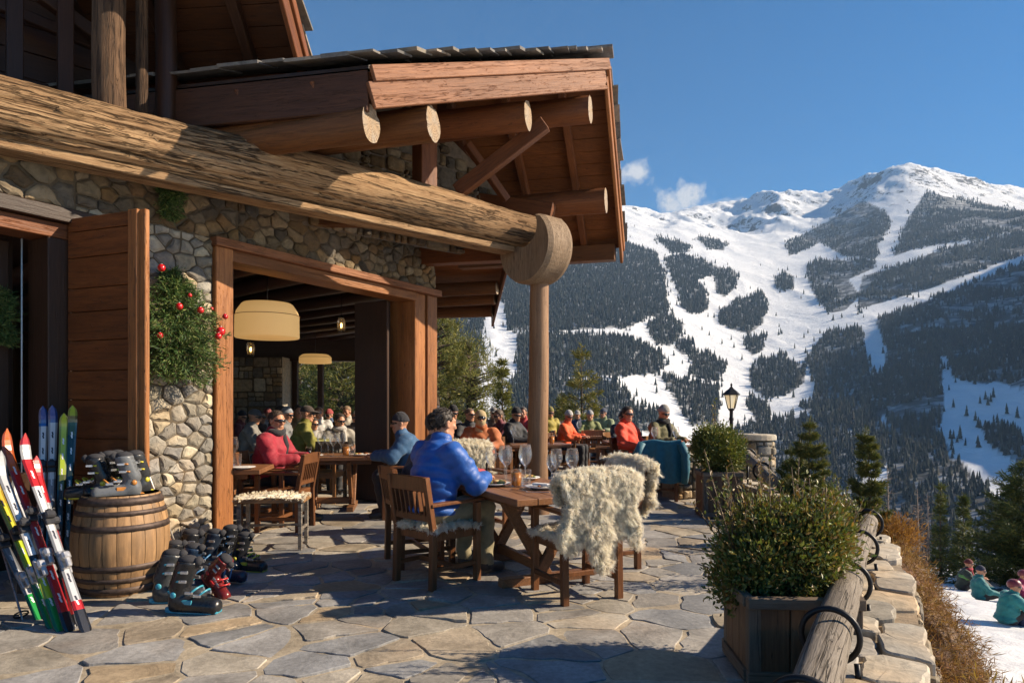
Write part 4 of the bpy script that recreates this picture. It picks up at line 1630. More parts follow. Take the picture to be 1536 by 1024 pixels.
for f in (.35, .75):
    p = W(1106, 668, 10.45).lerp(W(1158, 722, 8.4), f)
    mb = MB()
    mb.tube([p + Vector((.11 * math.cos(th), 0, .11 * math.sin(th))) for th in np.linspace(0, 2 * PI, 25)[:-1]], .014, 8, closed=True)
    mb.tube([p + Vector((0, 0, -.1)), Vector((p.x, p.y, .25))], .014, 8)
    mb.build('hoop', M_BLACK, r2)

# stone pillar with its slab, lantern, low wall returning to the tables
pil = thing('stone_pillar', 'round stone pillar with a flat slab cap at the wall corner', 'pillar', (0, 0, 0))
pc = Vector((GX(1130, 11), 11.0, 0))
mb = MB()
prad = .30
def cyl(x, y, z): 
    a = x / prad
    r = prad + z
    return Vector((pc.x + r * math.cos(a), pc.y + r * math.sin(a), y))
mb.lathe([(prad - .01, -1.2), (prad - .01, .86)], 20, tuple(pc), col=(.26, .22, .16))
stone_panel(mb, -2 * PI * prad * .78, 2 * PI * prad * .22, -.2, .84, cyl, 75, .035, bed=False)
mb.build('pillar_stones', M_STONE, pil)
mb = MB()
ol = [Vector((pc.x + .36 * math.cos(a) * (1 + .04 * math.sin(5 * a)), pc.y + .36 * math.sin(a))) for a in np.linspace(0, 2 * PI, 25)[:-1]]
add_stone(mb, ol, lambda x, y, z: Vector((x, y, .855 + z)), .085, rg_, (.40, .36, .29), .015, .01, base=0)
mb.build('cap_slab', M_COPE, pil)

low = thing('low_wall', 'low rubble stone wall with a sloping top beside the teal jacket chair', 'wall', (0, 0, 0))
la, lb = Vector((2.46, 10.15, 0)), Vector((3.45, 10.55, 0))
ld_ = (lb - la).normalized()
ln_ = Vector((ld_.y, -ld_.x, 0))
mb = MB()
tl = lambda x, y, z: la + ld_ * x + ln_ * z + Vector((0, 0, y))
stone_panel(mb, 0, (lb - la).length, 0, .56, tl, 76, .02)
mb.add([tl(0, 0, 0), tl(0, 0, -.4), tl(0, .56, -.4), tl(0, .56, 0)], [(0, 1, 2, 3)], col=(.3, .26, .2))
for k in range(5):
    x = k * .215
    P = [Vector((x + .005, -.44)), Vector((x + .21, -.44)), Vector((x + .21, .05)), Vector((x + .005, .05))]
    add_stone(mb, rough_outline(P, .006, .06, rg_, .15), lambda a, b, z: tl(a, .56 + .03 * math.sin(a * 5) + z, b), .07, rg_, tuple(np.array(CCOL[k]) * .95), .012, .006, base=0)
# run along the terrace edge to the far end
tl2 = lambda x, y, z: Vector((2.62 + z, 10.5 + x, y))
stone_panel(mb, 0, 9.5, 0, .5, lambda x, y, z: Vector((2.62 - z, 10.5 + x, y)), 77, .04)
mb.box((2.8, 15.2, .25), (.36, 9.4, .5), col=(.28, .25, .2))
mb.build('wall_stones', M_STONE, low)

lamp = thing('lantern_post', 'black lantern on a slim iron post beside the stone pillar', 'lamp', (GX(1097, 10.9), 10.9, .14), 0, None, .92)
mb = MB()
mb.lathe([(.075, .2), (.07, .3), (.035, .34), (.032, 1.1), (.04, 1.12), (.04, 1.15), (.03, 1.17), (.03, 1.27), (.055, 1.30), (.06, 1.32)], 14)
mb.build('post', M_BLACK, lamp)
mb = MB()
mb.lathe([(.150, 1.55), (.155, 1.565), (.10, 1.62), (.045, 1.66), (.02, 1.69), (.012, 1.71), (.022, 1.725), (.004, 1.76)], 6, smooth=False)
mb.build('lantern_roof', M_BLACK, lamp)
mb = MB()
for k in range(6):
    a = 2 * PI * k / 6
    mb.tube([(.062 * math.cos(a), .062 * math.sin(a), 1.32), (.118 * math.cos(a), .118 * math.sin(a), 1.555)], .008, 5)
mb.build('lantern_frame', M_BLACK, lamp)
t = NT('lantern glass')
t.set(Roughness=.25)
t.b.inputs['Base Color'].default_value = (.85, .80, .66, 1)
t.b.inputs['Transmission Weight'].default_value = .55
t.b.inputs['Emission Color'].default_value = (1, .75, .4, 1)
t.b.inputs['Emission Strength'].default_value = .12
MB().lathe([(.056, 1.325), (.110, 1.553)], 6, smooth=False).build('lantern_glass', t.mat, lamp)


# ------------------------------------------------------------------ planters
M_PLANT = wood('planter board', (.26, .14, .068), (.12, .06, .03), 'x', 6, 14, .7, .4, .15, cracks=.4)
M_PLANT2 = wood('planter rim board', (.27, .20, .14), (.13, .09, .06), 'x', 6, 14, .75, .5, .12, cracks=.7)


def planter(loc, rz, wd, dp, h, label, nb=3):
    r = thing('planter_box', label, 'planter', loc, rz)
    for name, c, L, ax in (('front_panel', (0, -dp / 2, 0), wd, 0), ('back_panel', (0, dp / 2, 0), wd, 0), ('side_panel', (-wd / 2, 0, 0), dp, 1), ('side_panel', (wd / 2, 0, 0), dp, 1)):
        mb = MB()
        bw = (L - .08) / nb
        for i in range(nb):
            # local x is the height of a board
            mb.box((h / 2 + .0, -L / 2 + .04 + bw * (i + .5), 0), (h - .09, bw - .006, .022), b=.003)
        base = Vector(c)
        M = align(base, base + Vector((0, 0, 1)), up=(0, 1, 0) if ax == 0 else (1, 0, 0))
        mb.build(name, M_PLANT, r, M)
    for sx in (-1, 1):
        for sy in (-1, 1):
            p = Vector((sx * (wd / 2 - .018), sy * (dp / 2 - .018), 0))
            MB().box((h / 2, 0, 0), (h, .062, .062), b=.004).build('corner_post', M_PLANT2, r, align(p, p + Vector((0, 0, 1)), up=(0, 1, 0)))
    for (p0, p1) in (((-wd / 2 - .02, -dp / 2 - .008, 0), (wd / 2 + .02, -dp / 2 - .008, 0)), ((-wd / 2 - .02, dp / 2 + .008, 0), (wd / 2 + .02, dp / 2 + .008, 0)),
                     ((-wd / 2 - .008, -dp / 2 + .02, 0), (-wd / 2 - .008, dp / 2 - .02, 0)), ((wd / 2 + .008, -dp / 2 + .02, 0), (wd / 2 + .008, dp / 2 - .02, 0))):
        for z, hh, ex in ((h - .02, .055, .05), (.05, .06, .045)):
            q0, q1 = Vector(p0) + Vector((0, 0, z)), Vector(p1) + Vector((0, 0, z))
            MB().box(((q1 - q0).length / 2, 0, 0), ((q1 - q0).length, ex, hh), b=.004).build('rim' if z > .1 else 'base_rail', M_PLANT2, r, align(q0, q1))
    MB().box((0, 0, h - .06), (wd - .05, dp - .05, .03)).build('soil', plain('soil', (.03, .022, .016), .95, 0, 60, .4), r)
    return r


planter((GX(1183, 3.62), 3.62, 0), R(-3), .53, .46, .44, 'big dark wooden planter in the near corner by the log rail', 3)
planter((GX(1078, 8.65), 8.65, 0), R(-3), .46, .42, .57, 'smaller upright wooden planter under the round bush', 4)

M_LEAF = leaf_mat('shrub leaves', .45, .22, .45)
M_TWIG = plain('twig bark', (.10, .065, .04), .8, 0, 50)


def leaf_cloud(centers, dirs, size, rg, cols, per=1, spread=.02, narrow=.4):
    """many small pointed leaves; arrays of verts, quads and colours"""
    n = len(centers) * per
    c = np.repeat(centers, per, 0) + rg.normal(0, spread, (n, 3))
    d = np.repeat(dirs, per, 0) + rg.normal(0, .55, (n, 3))
    d /= np.linalg.norm(d, axis=1, keepdims=True) + 1e-9
    r = rg.normal(0, 1, (n, 3))
    s = np.cross(d, r)
    s /= np.linalg.norm(s, axis=1, keepdims=True) + 1e-9
    L = size * rg.uniform(.6, 1.4, (n, 1))
    wd = L * narrow
    up = np.cross(s, d)
    p0 = c
    p1 = c + d * L * .5 + s * wd * .5 + up * L * .06
    p2 = c + d * L
    p3 = c + d * L * .5 - s * wd * .5 + up * L * .06
    v = np.stack([p0, p1, p2, p3], 1).reshape(-1, 3)
    q = np.arange(n * 4).reshape(n, 4)
    cc = np.array(cols)[rg.choice(len(cols), n)] * rg.uniform(.6, 1.35, (n, 1))
    return v, q, np.repeat(cc, 4, 0)


def shrub_leaves(name, parent, blobs, n, size, cols, seed, mat=None, shell=.55, narrow=.42, per=5, outward=.8, upw=.5):
    """blobs: (centre, radii); leaves sit in sprigs, denser near the outside"""
    rg = np.random.default_rng(seed)
    wts = np.array([r[0] * r[1] for _, r in blobs]); wts = wts / wts.sum()
    C_, D_ = [], []
    k = rg.choice(len(blobs), n, p=wts)
    for i in range(n):
        c, r = blobs[k[i]]
        d = rg.normal(0, 1, 3); d /= np.linalg.norm(d)
        rad = rg.uniform(shell, 1.0) ** .6
        lump = 1 + .22 * math.sin(d[0] * 7 + k[i]) * math.sin(d[1] * 6 + 2 * d[2]) + rg.normal(0, .05)
        p = np.array(c) + d * np.array(r) * rad * lump
        C_.append(p); D_.append(d * outward + np.array([0, 0, upw]))
    v, q, cc = leaf_cloud(np.array(C_), np.array(D_), size, rg, cols, per, size * .9, narrow)
    return link(name, np_mesh(name, v, q, cc), mat or M_LEAF, parent)


def stems(name, parent, base, tips, r0, seed, mat=None):
    rg = np.random.default_rng(seed)
    mb = MB()
    for tip in tips:
        b = Vector(base) + Vector((rg.normal(0, .06), rg.normal(0, .06), 0))
        m = b.lerp(Vector(tip), .5) + Vector((rg.normal(0, .04), rg.normal(0, .04), .03))
        mb.tube([b, m, Vector(tip)], [r0, r0 * .7, r0 * .3], 5)
    return mb.build(name, mat or M_TWIG, parent)


BUSHC = [(.14, .17, .035), (.19, .20, .042), (.09, .12, .028), (.24, .21, .05), (.28, .20, .05), (.11, .15, .035), (.30, .17, .045), (.17, .18, .04)]
p = Vector((GX(1176, 3.7), 3.72, 0))
bush = thing('planted_shrub', 'wide bushy green shrub with bronze tips in the near planter', 'shrub', (p.x, p.y, .40))
bl = [((-.01, 0, .18), (.33, .30, .20)), ((-.18, -.05, .15), (.20, .22, .17)), ((.16, .05, .24), (.22, .26, .22)), ((.0, .05, .28), (.27, .24, .17)), ((-.24, 0, .05), (.14, .2, .14)),
      ((.26, .1, .30), (.16, .18, .2)), ((-.10, .1, .30), (.15, .16, .15)), ((.14, -.1, .28), (.15, .16, .15))]
shrub_leaves('foliage', bush, bl, 5800, .029, BUSHC, 3)
tips = [Vector(b[0]) + Vector((random.uniform(-.1, .1), random.uniform(-.1, .1), b[1][2])) for b in bl for _ in range(4)]
stems('stems', bush, (0, 0, 0), tips, .008, 4)
# upright sprigs with bronze leaf ends
mb = MB()
C_, D_ = [], []
rg = np.random.default_rng(77)
for k in range(64):
    x, y = rg.uniform(-.40, .34), rg.uniform(-.15, .3)
    z0 = .22
    z1 = .40 + .14 * rg.random() + (.22 * rg.random() if rg.random() < .4 else 0)
    tip = np.array([x + rg.normal(0, .06), y + rg.normal(0, .05), z1])
    mb.tube([(x * .8, y * .8, z0), tuple(tip)], [.004, .002], 4)
    for j in range(30):
        f = rg.uniform(.2, 1)
        C_.append(np.array([x * .8, y * .8, z0]) * (1 - f) + tip * f)
        D_.append(np.array([rg.normal(0, .7), rg.normal(0, .7), .9]))
mb.build('sprig_stems', M_TWIG, bush)
v, q, cc = leaf_cloud(np.array(C_), np.array(D_), .03, rg, [(.12, .13, .03), (.19, .13, .035), (.09, .11, .025), (.15, .15, .035), (.22, .12, .03)], 1, .008, .42)
link('sprig_leaves', np_mesh('sprig_leaves', v, q, cc), M_LEAF, bush)

p = Vector((GX(1076, 8.65), 8.65, 0))
ball = thing('planted_shrub', 'round clipped green bush in the upright planter', 'shrub', (p.x, p.y, .55))
shrub_leaves('foliage', ball, [((0, 0, .30), (.31, .30, .27)), ((.12, 0, .2), (.2, .2, .18)), ((-.12, .0, .36), (.18, .18, .18))], 3600, .036, BUSHC[:4] + [(.09, .11, .03)], 8)
stems('stems', ball, (0, 0, 0), [(.1, 0, .4), (-.1, 0, .4), (0, .1, .45), (0, -.1, .35)], .02, 5)
# yellowish climbing sprigs rising behind the round bush
def sprig_plant(loc, label, tips, n, cols, seed, size=.035, r0=.006):
    r = thing('leafy_shrub', label, 'shrub', loc)
    rg = np.random.default_rng(seed)
    mb = MB()
    C_, D_ = [], []
    for (x, y, z) in tips:
        b = np.array([x * .35 + rg.normal(0, .02), y * .35, 0.0])
        tp_ = np.array([x, y, z])
        m = (b + tp_) / 2 + np.array([rg.normal(0, .03), rg.normal(0, .03), 0])
        mb.tube([tuple(b), tuple(m), tuple(tp_)], [r0, r0 * .8, r0 * .3], 5)
        for j in range(n):
            f = rg.uniform(.25, 1.02)
            q_ = b * (1 - f) ** 2 + 2 * m * f * (1 - f) + tp_ * f * f
            C_.append(q_ + rg.normal(0, .03 * (1.15 - f), 3)); D_.append(np.array([rg.normal(0, .8), rg.normal(0, .8), .8]))
    mb.build('stems', M_TWIG, r)
    v, q, cc = leaf_cloud(np.array(C_), np.array(D_), size, rg, cols, 1, .01, .42)
    link('leaves', np_mesh('leaves', v, q, cc), M_LEAF, r)
    return r


YEL = [(.16, .17, .04), (.22, .19, .05), (.12, .14, .035), (.2, .15, .04)]
rq = np.random.default_rng(6)
sprig_plant((GX(1066, 9.3), 9.3, .1), 'tall yellow green sprigs rising behind the round bush', [(rq.normal(0, .12), rq.normal(0, .08), 1.05 + rq.uniform(-.2, .32)) for _ in range(14)], 46, YEL, 61, .04, .008)
sprig_plant((GX(1150, 6.6), 6.6, .0), 'thin bronze stems leaning up between the planters by the wall', [(-.15 + rq.normal(0, .1), rq.normal(0, .1), .75 + rq.uniform(-.2, .25)) for _ in range(12)], 34, [(.2, .12, .045), (.24, .15, .05), (.15, .13, .04)], 62, .035)
sprig_plant((GX(1205, 5.3), 5.3, .0), 'loose green and copper shrub growing behind the near planter', [(rq.normal(0, .3), rq.normal(0, .12), .62 + rq.uniform(-.15, .2)) for _ in range(26)], 46, BUSHC + [(.2, .13, .04), (.22, .16, .05)], 63, .036)
sprig_plant((GX(1262, 5.6), 5.6, .0), 'upright pale green shoots between the young firs', [(rq.normal(0, .13), rq.normal(0, .1), .72 + rq.uniform(-.15, .12)) for _ in range(9)], 60, [(.13, .15, .035), (.18, .17, .045), (.1, .12, .03)], 64, .034)


# ------------------------------------------------------------------ conifers with needle sprays
M_NEEDLE = leaf_mat('conifer needles', .55, .18, .3)
M_BARK = plain('conifer bark', (.085, .06, .042), .9, 0, 14, .4, .6)


def conifer(loc, h, rad, label, seed, cols, name='fir_tree', whorls=None, droop=.25, need=.06, density=1.0, curve=1.0, group=None, trunk_r=None, gap=.0, bare=.04, top=1.0, wob=.1):
    """trunk, limbs in whorls, needle sprays along each limb"""
    r = thing(name, label, 'tree', loc, 0, group)
    rg = np.random.default_rng(seed)
    whorls = whorls or int(h * 5)
    tr = trunk_r or h * .014
    mb = MB()
    lean = rg.normal(0, .015 * h, 2)
    def axis(f): return np.array([lean[0] * math.sin(f * 2), lean[1] * math.sin(f * 3), h * f])
    mb.tube([tuple(axis(f)) for f in np.linspace(0, 1, 9)], [tr * (1 - .93 * f) for f in np.linspace(0, 1, 9)], 8)
    C_, D_ = [], []
    for i in range(whorls):
        f = bare + (1 - bare) * (i + rg.uniform(-.3, .3)) / whorls
        f = min(max(f, bare), .985)
        prof = (1 - f) ** curve * (1.0 if f > .15 else .75 + f * 1.6)
        prof = prof if top == 1.0 else min(prof, top)
        nb = rg.integers(4, 7)
        ph = rg.uniform(0, 6.3)
        for j in range(nb):
            if rg.random() < gap: continue
            a = ph + 2 * PI * j / nb + rg.normal(0, .25)
            L = rad * prof * rg.uniform(.62, 1.18) + .03 * h * .2
            base = axis(f)
            dirh = np.array([math.cos(a), math.sin(a), 0])
            up0 = .35 * f - droop * (1 - f) + rg.normal(0, .1)
            def pt(u): return base + dirh * L * u + np.array([0, 0, L * (up0 * u + .22 * u * u)])
            mb.tube([tuple(pt(0)), tuple(pt(.5)), tuple(pt(1))], [tr * .32 * (1 - f * .6), tr * .2 * (1 - f * .6), tr * .06], 4, caps=False)
            m = max(4, int(density * L / need * 2.6))
            side = np.cross(dirh, [0, 0, 1])
            for q in range(m):
                u = rg.uniform(.12, 1.0)
                p0 = pt(u)
                sl_ = L * .34 * (1.1 - u) * rg.choice([-1, 1]) * rg.uniform(.3, 1)
                p1 = p0 + side * sl_ + dirh * abs(sl_) * .5 + np.array([0, 0, -.12 * abs(sl_)])
                k = max(1, int(abs(sl_) / need * 1.3)) + 1
                for s_ in np.linspace(0, 1, k + 1):
                    C_.append(p0 * (1 - s_) + p1 * s_)
                    D_.append(dirh * .8 + side * np.sign(sl_) * .5 + np.array([0, 0, .25]))
    for q in range(int(10 * density)):
        C_.append(axis(rg.uniform(.9, 1.0))); D_.append(np.array([rg.normal(0, .5), rg.normal(0, .5), .7]))
    mb.build('trunk', M_BARK, r)
    v, q, cc = leaf_cloud(np.array(C_), np.array(D_), need * 1.5, rg, cols, 3, need * .35, .16)
    link('crown', np_mesh('crown', v, q, cc), M_NEEDLE, r)
    return r


FIRC = [(0.072, 0.104, 0.032), (0.096, 0.12, 0.035), (0.12, 0.136, 0.038), (0.16, 0.152, 0.042), (0.056, 0.08, 0.029)]
GOLD = [(0.17, 0.162, 0.037), (0.238, 0.204, 0.048), (0.128, 0.136, 0.037), (0.289, 0.23, 0.051)]
conifer((GX(1215, 8.2), 8.2, -.75), 1.98, .50, 'young dark fir tallest of the group beyond the terrace wall', 11, FIRC + GOLD[:2], need=.032, droop=.05, density=3.2, whorls=16, curve=.8)
conifer((GX(1187, 8.9), 8.9, -.75), 1.62, .36, 'smaller dark fir leaning against the tallest young fir', 12, FIRC, need=.032, droop=.05, density=3.0, whorls=14, curve=.8)
conifer((GX(1291, 6.9), 6.9, -.65), 1.82, .26, 'slender young fir standing over the far end of the log rail', 13, FIRC + GOLD[:3], need=.030, droop=.0, density=3.6, curve=.6, whorls=18)
conifer((GX(1243, 7.6), 7.6, -.7), 1.25, .30, 'low bushy fir between the two tall young firs', 14, FIRC + GOLD[:1], need=.032, droop=.05, density=3.0, whorls=12, curve=.7)
conifer((GX(1541, 21), 21, -4.3), 4.0, 2.1, 'large dark spruce on the snow behind the seated children', 15, FIRC[:2] + FIRC[4:] + GOLD[:1], 'spruce_tree', need=.10, droop=.28, density=1.0, curve=.8, whorls=30)
conifer((GX(1413, 21), 21.0, -4.6), 3.6, .42, 'pale thin fir rising beyond the brown rock bank', 16, FIRC + GOLD[:1], need=.09, density=1.0, droop=.1)
conifer((GX(1443, 23), 23.0, -4.8), 3.2, .5, 'grey green fir beside the pale thin fir at the slope edge', 17, FIRC, need=.1, density=.9)
# bare larches at the slope edge
def bare_tree(loc, h, label, seed, rad=.5):
    r = thing('bare_tree', label, 'tree', loc)
    rg = np.random.default_rng(seed)
    mb = MB()
    mb.tube([(0, 0, 0), (.02, 0, h * .5), (-.02, 0, h)], [h * .012, h * .008, .004], 6)
    for k in range(70):
        f = rg.uniform(.25, .97)
        a = rg.uniform(0, 6.28)
        L = rad * (1.05 - f) * rg.uniform(.5, 1.2) + .06
        d = Vector((math.cos(a), math.sin(a), rg.uniform(.1, .5)))
        p0 = Vector((0, 0, h * f)); p1 = p0 + d * L
        mb.tube([p0, p1], [.008, .003], 4, caps=False)
        for s_ in range(3):
            u = rg.uniform(.3, .9)
            q = p0.lerp(p1, u)
            mb.tube([q, q + Vector((rg.normal(0, .1), rg.normal(0, .1), rg.uniform(.02, .14))) * L * 1.4], [.004, .002], 3, caps=False)
    mb.build('trunk', plain('pale bark', (.19, .15, .125), .9, 0, 20), r)


bare_tree((GX(1377, 19), 19.0, -4.3), 3.4, 'bare brown larch standing beyond the brown rock bank', 1, .6)
bare_tree((GX(1392, 22), 22.0, -4.7), 3.3, 'second bare larch half hidden behind the rock bank', 2, .5)
bare_tree((GX(1332, 24), 24.0, -5.0), 4.3, 'leafless pale tree behind the orange bush', 3, .8)

# trees behind the terrace
PINEC = [(0.17, 0.178, 0.048), (0.221, 0.212, 0.051), (0.128, 0.145, 0.044), (0.272, 0.238, 0.06)]


def pine(loc, h, crown_z, rx, rz, label, seed, cols, n=360, need=.16):
    """a broad mountain pine: bare lower trunk, limbs and clumps of long needles"""
    r = thing('pine_tree', label, 'tree', loc)
    rg = np.random.default_rng(seed)
    mb = MB()
    mb.tube([(0, 0, 0), (.05, 0, h * .4), (-.05, .03, h * .75), (.0, 0, h * .97)], [.17, .13, .09, .03], 8)
    C_, D_ = [], []
    for k in range(n):
        d = rg.normal(0, 1, 3); d /= np.linalg.norm(d)
        rad = rg.uniform(.45, 1.0) ** .5
        lump = 1 + .2 * math.sin(d[0] * 6 + seed) * math.sin(d[2] * 7)
        c = np.array([d[0] * rx * rad * lump, d[1] * rx * rad * lump, crown_z + d[2] * rz * rad * lump])
        if k % 2 == 0:
            f = min(.95, max(.35, (c[2] - .35 * abs(c[0])) / h))
            mb.tube([(0, 0, h * f), tuple(c * .6 + np.array([0, 0, h * f]) * .4), tuple(c)], [.04, .025, .01], 4, caps=False)
        m = 11
        fl = np.array([1.5, 1.5, .45])
        for q in range(m):
            C_.append(c + rg.normal(0, need * .62, 3) * fl); D_.append(rg.normal(0, .8, 3) + np.array([0, 0, .7]) + d * .5)
    mb.build('trunk', M_BARK, r)
    v, q, cc = leaf_cloud(np.array(C_), np.array(D_), need * 1.15, rg, cols, 4, need * .5, .14)
    link('crown', np_mesh('crown', v, q, cc), M_NEEDLE, r)


pine((GX(705, 24), 24, -4.2), 7.9, 6.2, .95, 1.75, 'broad olive pine with a bare trunk behind the seated men in black', 21, PINEC, 150)
pine((GX(672, 26), 26, -4.4), 8.6, 6.6, 1.05, 2.0, 'tall olive pine close behind the corner post', 22, PINEC, 150)
pine((GX(655, 23), 23, -4.2), 9.6, 7.6, .7, 1.6, 'pine whose top shows under the far eave beside the post', 23, PINEC, 110)
conifer((GX(747, 22), 22, -4.0), 6.9, .95, 'thin olive fir beside the broad pine and left of the column', 24, PINEC, need=.11, density=1.0, droop=.05)
conifer((GX(783, 21), 21, -3.9), 5.1, .8, 'short olive fir just left of the round column', 25, PINEC + FIRC[:1], need=.11, density=1.0, droop=.05)
conifer((GX(881, 23), 23, -4.1), 7.5, 1.45, 'golden green fir behind the men in grey caps', 26, GOLD + FIRC[2:4], need=.12, density=1.0, droop=.0, curve=.62, whorls=20, gap=.15)
conifer((GX(838, 26), 26, -4.4), 6.2, .9, 'small golden fir at the right side of the column', 27, GOLD + FIRC[1:3], need=.12, density=.9, droop=.0)
for k, (px, d, h, cz, rx, lab) in enumerate([(450, 27, 9.5, 7.3, 1.5, 'dark pine seen through the left bay of the hall window'), (512, 25, 9.0, 6.8, 1.3, 'pine with a forked crown seen through the hall window centre'),
                                           (548, 28, 9.6, 7.2, 1.5, 'olive pine filling the hall window edge by the folded doors'), (476, 31, 9.5, 7.0, 1.3, 'smaller pine between the hall window mullions'),
                                           (590, 27, 9.5, 7.0, 1.5, 'pine hidden mostly behind the corner post of the hall')]):
    pine((GX(px, d), d, -4.4), h, cz - 1.2, rx, 2.2, lab, 31 + k, PINEC + FIRC[:2], 300)

# ------------------------------------------------------------------ brown rock bank between wall and snow
def bank_z(u, v_):
    """u along the wall 0..1, v across it 0..1"""
    return 0


mb = MB()
nu, nv = 150, 90
vs = np.zeros((nu, nv, 3))
for i in range(nu):
    s_ = -.2 + 8.8 * i / (nu - 1)
    p, dr, _ = along(wl, max(s_, 0))
    if s_ < 0: p = p + dr * s_
    nrm = Vector((dr.y, -dr.x))
    wdt = np.interp(s_, [0, 3, 4.5, 5.6, 6.6, 7.6, 8.6], [.66, .60, .50, .40, .36, .32, .22])
    crest = np.interp(s_, [0, 3, 4.5, 6.0, 6.8, 7.6, 8.6], [-.10, -.08, -.05, .04, .16, -.02, -.4])
    for j in range(nv):
        v_ = j / (nv - 1)
        o = cope_w(max(s_, 0)) - .05 + wdt * min(v_ * 1.15, 1.0) + .35 * max(0, v_ - .8)
        q = p + nrm * o
        z = crest - .10 * v_ - .30 * v_ ** 2 + .13 * math.sin(v_ * 3.0)
        if v_ > .78: z -= (v_ - .78) * 11.0
        vs[i, j] = (q.x, q.y, z)
X_, Y_, Z_ = vs[..., 0], vs[..., 1], vs[..., 2]
ed = np.clip(np.linspace(0, 1, nv)[None, :] * 6, 0, 1)
Z_ += ed * (.09 * fbm(X_ / .55, Y_ / .75, 5, 51) + .06 * fbm(X_ / .16, Y_ / .22, 4, 52, ridge=True))
X_ += ed * .10 * fbm(Y_ / .4, Z_ / .3, 4, 53)
Y_ += ed * .08 * fbm(X_ / .3, Z_ / .3, 3, 54)
ii = np.arange(nu * nv).reshape(nu, nv)
me = np_mesh('rock_bank', vs.reshape(-1, 3), np.stack([ii[:-1, :-1].ravel(), ii[1:, :-1].ravel(), ii[1:, 1:].ravel(), ii[:-1, 1:].ravel()], 1), smooth=True)
t = NT('brown rock')
v = t.coord((1, 1, 1), 'Object', rnd=False)
n1 = t.noise(v, 3.0, 7, .7, 1.0)
n2 = t.noise(v, 1.1, 4, .6)
c = t.ramp(n1, [(.28, (.035, .02, .012)), (.5, (.15, .07, .03)), (.72, (.28, .14, .06))])
c = t.mix(t.ramp(n2, [(.45, 0.), (.65, .8)]), c, t.ramp(n1, [(.3, (.09, .07, .055)), (.7, (.30, .235, .175))]))
geo = t.n('ShaderNodeNewGeometry')
sx = t.n('ShaderNodeSeparateXYZ'); t.l(geo.outputs['Normal'], sx.inputs[0])
sn = t.math('MULTIPLY', t.ramp(sx.outputs['Z'], [(.80, 0.), (.93, 1.)]), t.ramp(t.noise(v, 1.7, 4, .6, .5), [(.58, 0.), (.63, 1.)]))
c = t.mix(sn, c, (.8, .82, .85))
t.l(c, t.b.inputs['Base Color'])
t.set(Roughness=.9)
t.l(t.bump(n1, .9, .05), t.b.inputs['Normal'])
tag(link('rock_bank', me, t.mat), kind='structure')
# dry grass on the bank
rg = np.random.default_rng(91)
M_DRY = leaf_mat('dry grass blades', .7, .25, .2)
idx = rg.choice(nu * nv, 16000)
base_ = vs.reshape(-1, 3)[idx]
n_dry = vnoise(base_[:, 0] * 2.2, base_[:, 1] * 2.2, 5)
dro_ = 0
base_ = base_[(n_dry > .34) & (base_[:, 2] > -.45) & (idx % nv < nv * .72)]
dr_ = rg.normal(0, .7, base_.shape) + np.array([.55, -.2, .25])
v, q, cc = leaf_cloud(base_, dr_, .055, rg, [(.30, .17, .06), (.22, .115, .045), (.36, .23, .09), (.15, .085, .04), (.27, .13, .05)], 4, .04, .07)
tag(link('dry_grass', np_mesh('dry_grass', v, q, cc), M_DRY), kind='stuff')
for k, (px, py, d, r, lab, cols) in enumerate([(1338, 812, 6.6, .24, 'orange brown dry bush right of the rail end', [(.34, .17, .045), (.28, .13, .035), (.4, .22, .06), (.2, .1, .035)]),
                                             (1312, 842, 6.1, .13, 'yellow green tuft at the foot of the orange bush', [(.25, .19, .05), (.18, .16, .045), (.3, .2, .06)]),
                                             (1425, 930, 4.35, .14, 'yellow tuft of dry grass on the brown rock', [(.36, .22, .05), (.3, .17, .045), (.4, .27, .07)])]):
    p = W(px, py, d)
    if k == 2: p = Vector(vs[72, int(nv * .55)]) + Vector((0, 0, .06))
    b_ = thing('dry_bush', lab, 'bush', (p.x, p.y, p.z - .08))
    shrub_leaves('foliage', b_, [((0, 0, .1), (r, r, r * .75)), ((.4 * r, 0, .16), (r * .6, r * .6, r * .5))], 900 if r > .15 else 260, .05, cols, 200 + k, M_DRY, .3, .12, 4, .9, .7)
    stems('stems', b_, (0, 0, -.02), [(r * .5, 0, r), (-r * .5, 0, r), (0, r * .4, r)], .006, 7)
# ------------------------------------------------------------------ furniture
M_CHAIR = wood('chair wood', (.26, .105, .04), (.105, .04, .016), 'z', 8, 10, .42, .25, .2)
M_CHAIRL = wood('lighter chair wood', (.40, .19, .07), (.19, .08, .028), 'z', 8, 10, .45, .25, .2)
M_TABLE = wood('table wood', (.34, .16, .07), (.15, .062, .026), 'x', 6, 14, .42, .3, .15, cracks=.4)


def rotz(x, y, a): return (x * math.cos(a) - y * math.sin(a), x * math.sin(a) + y * math.cos(a))


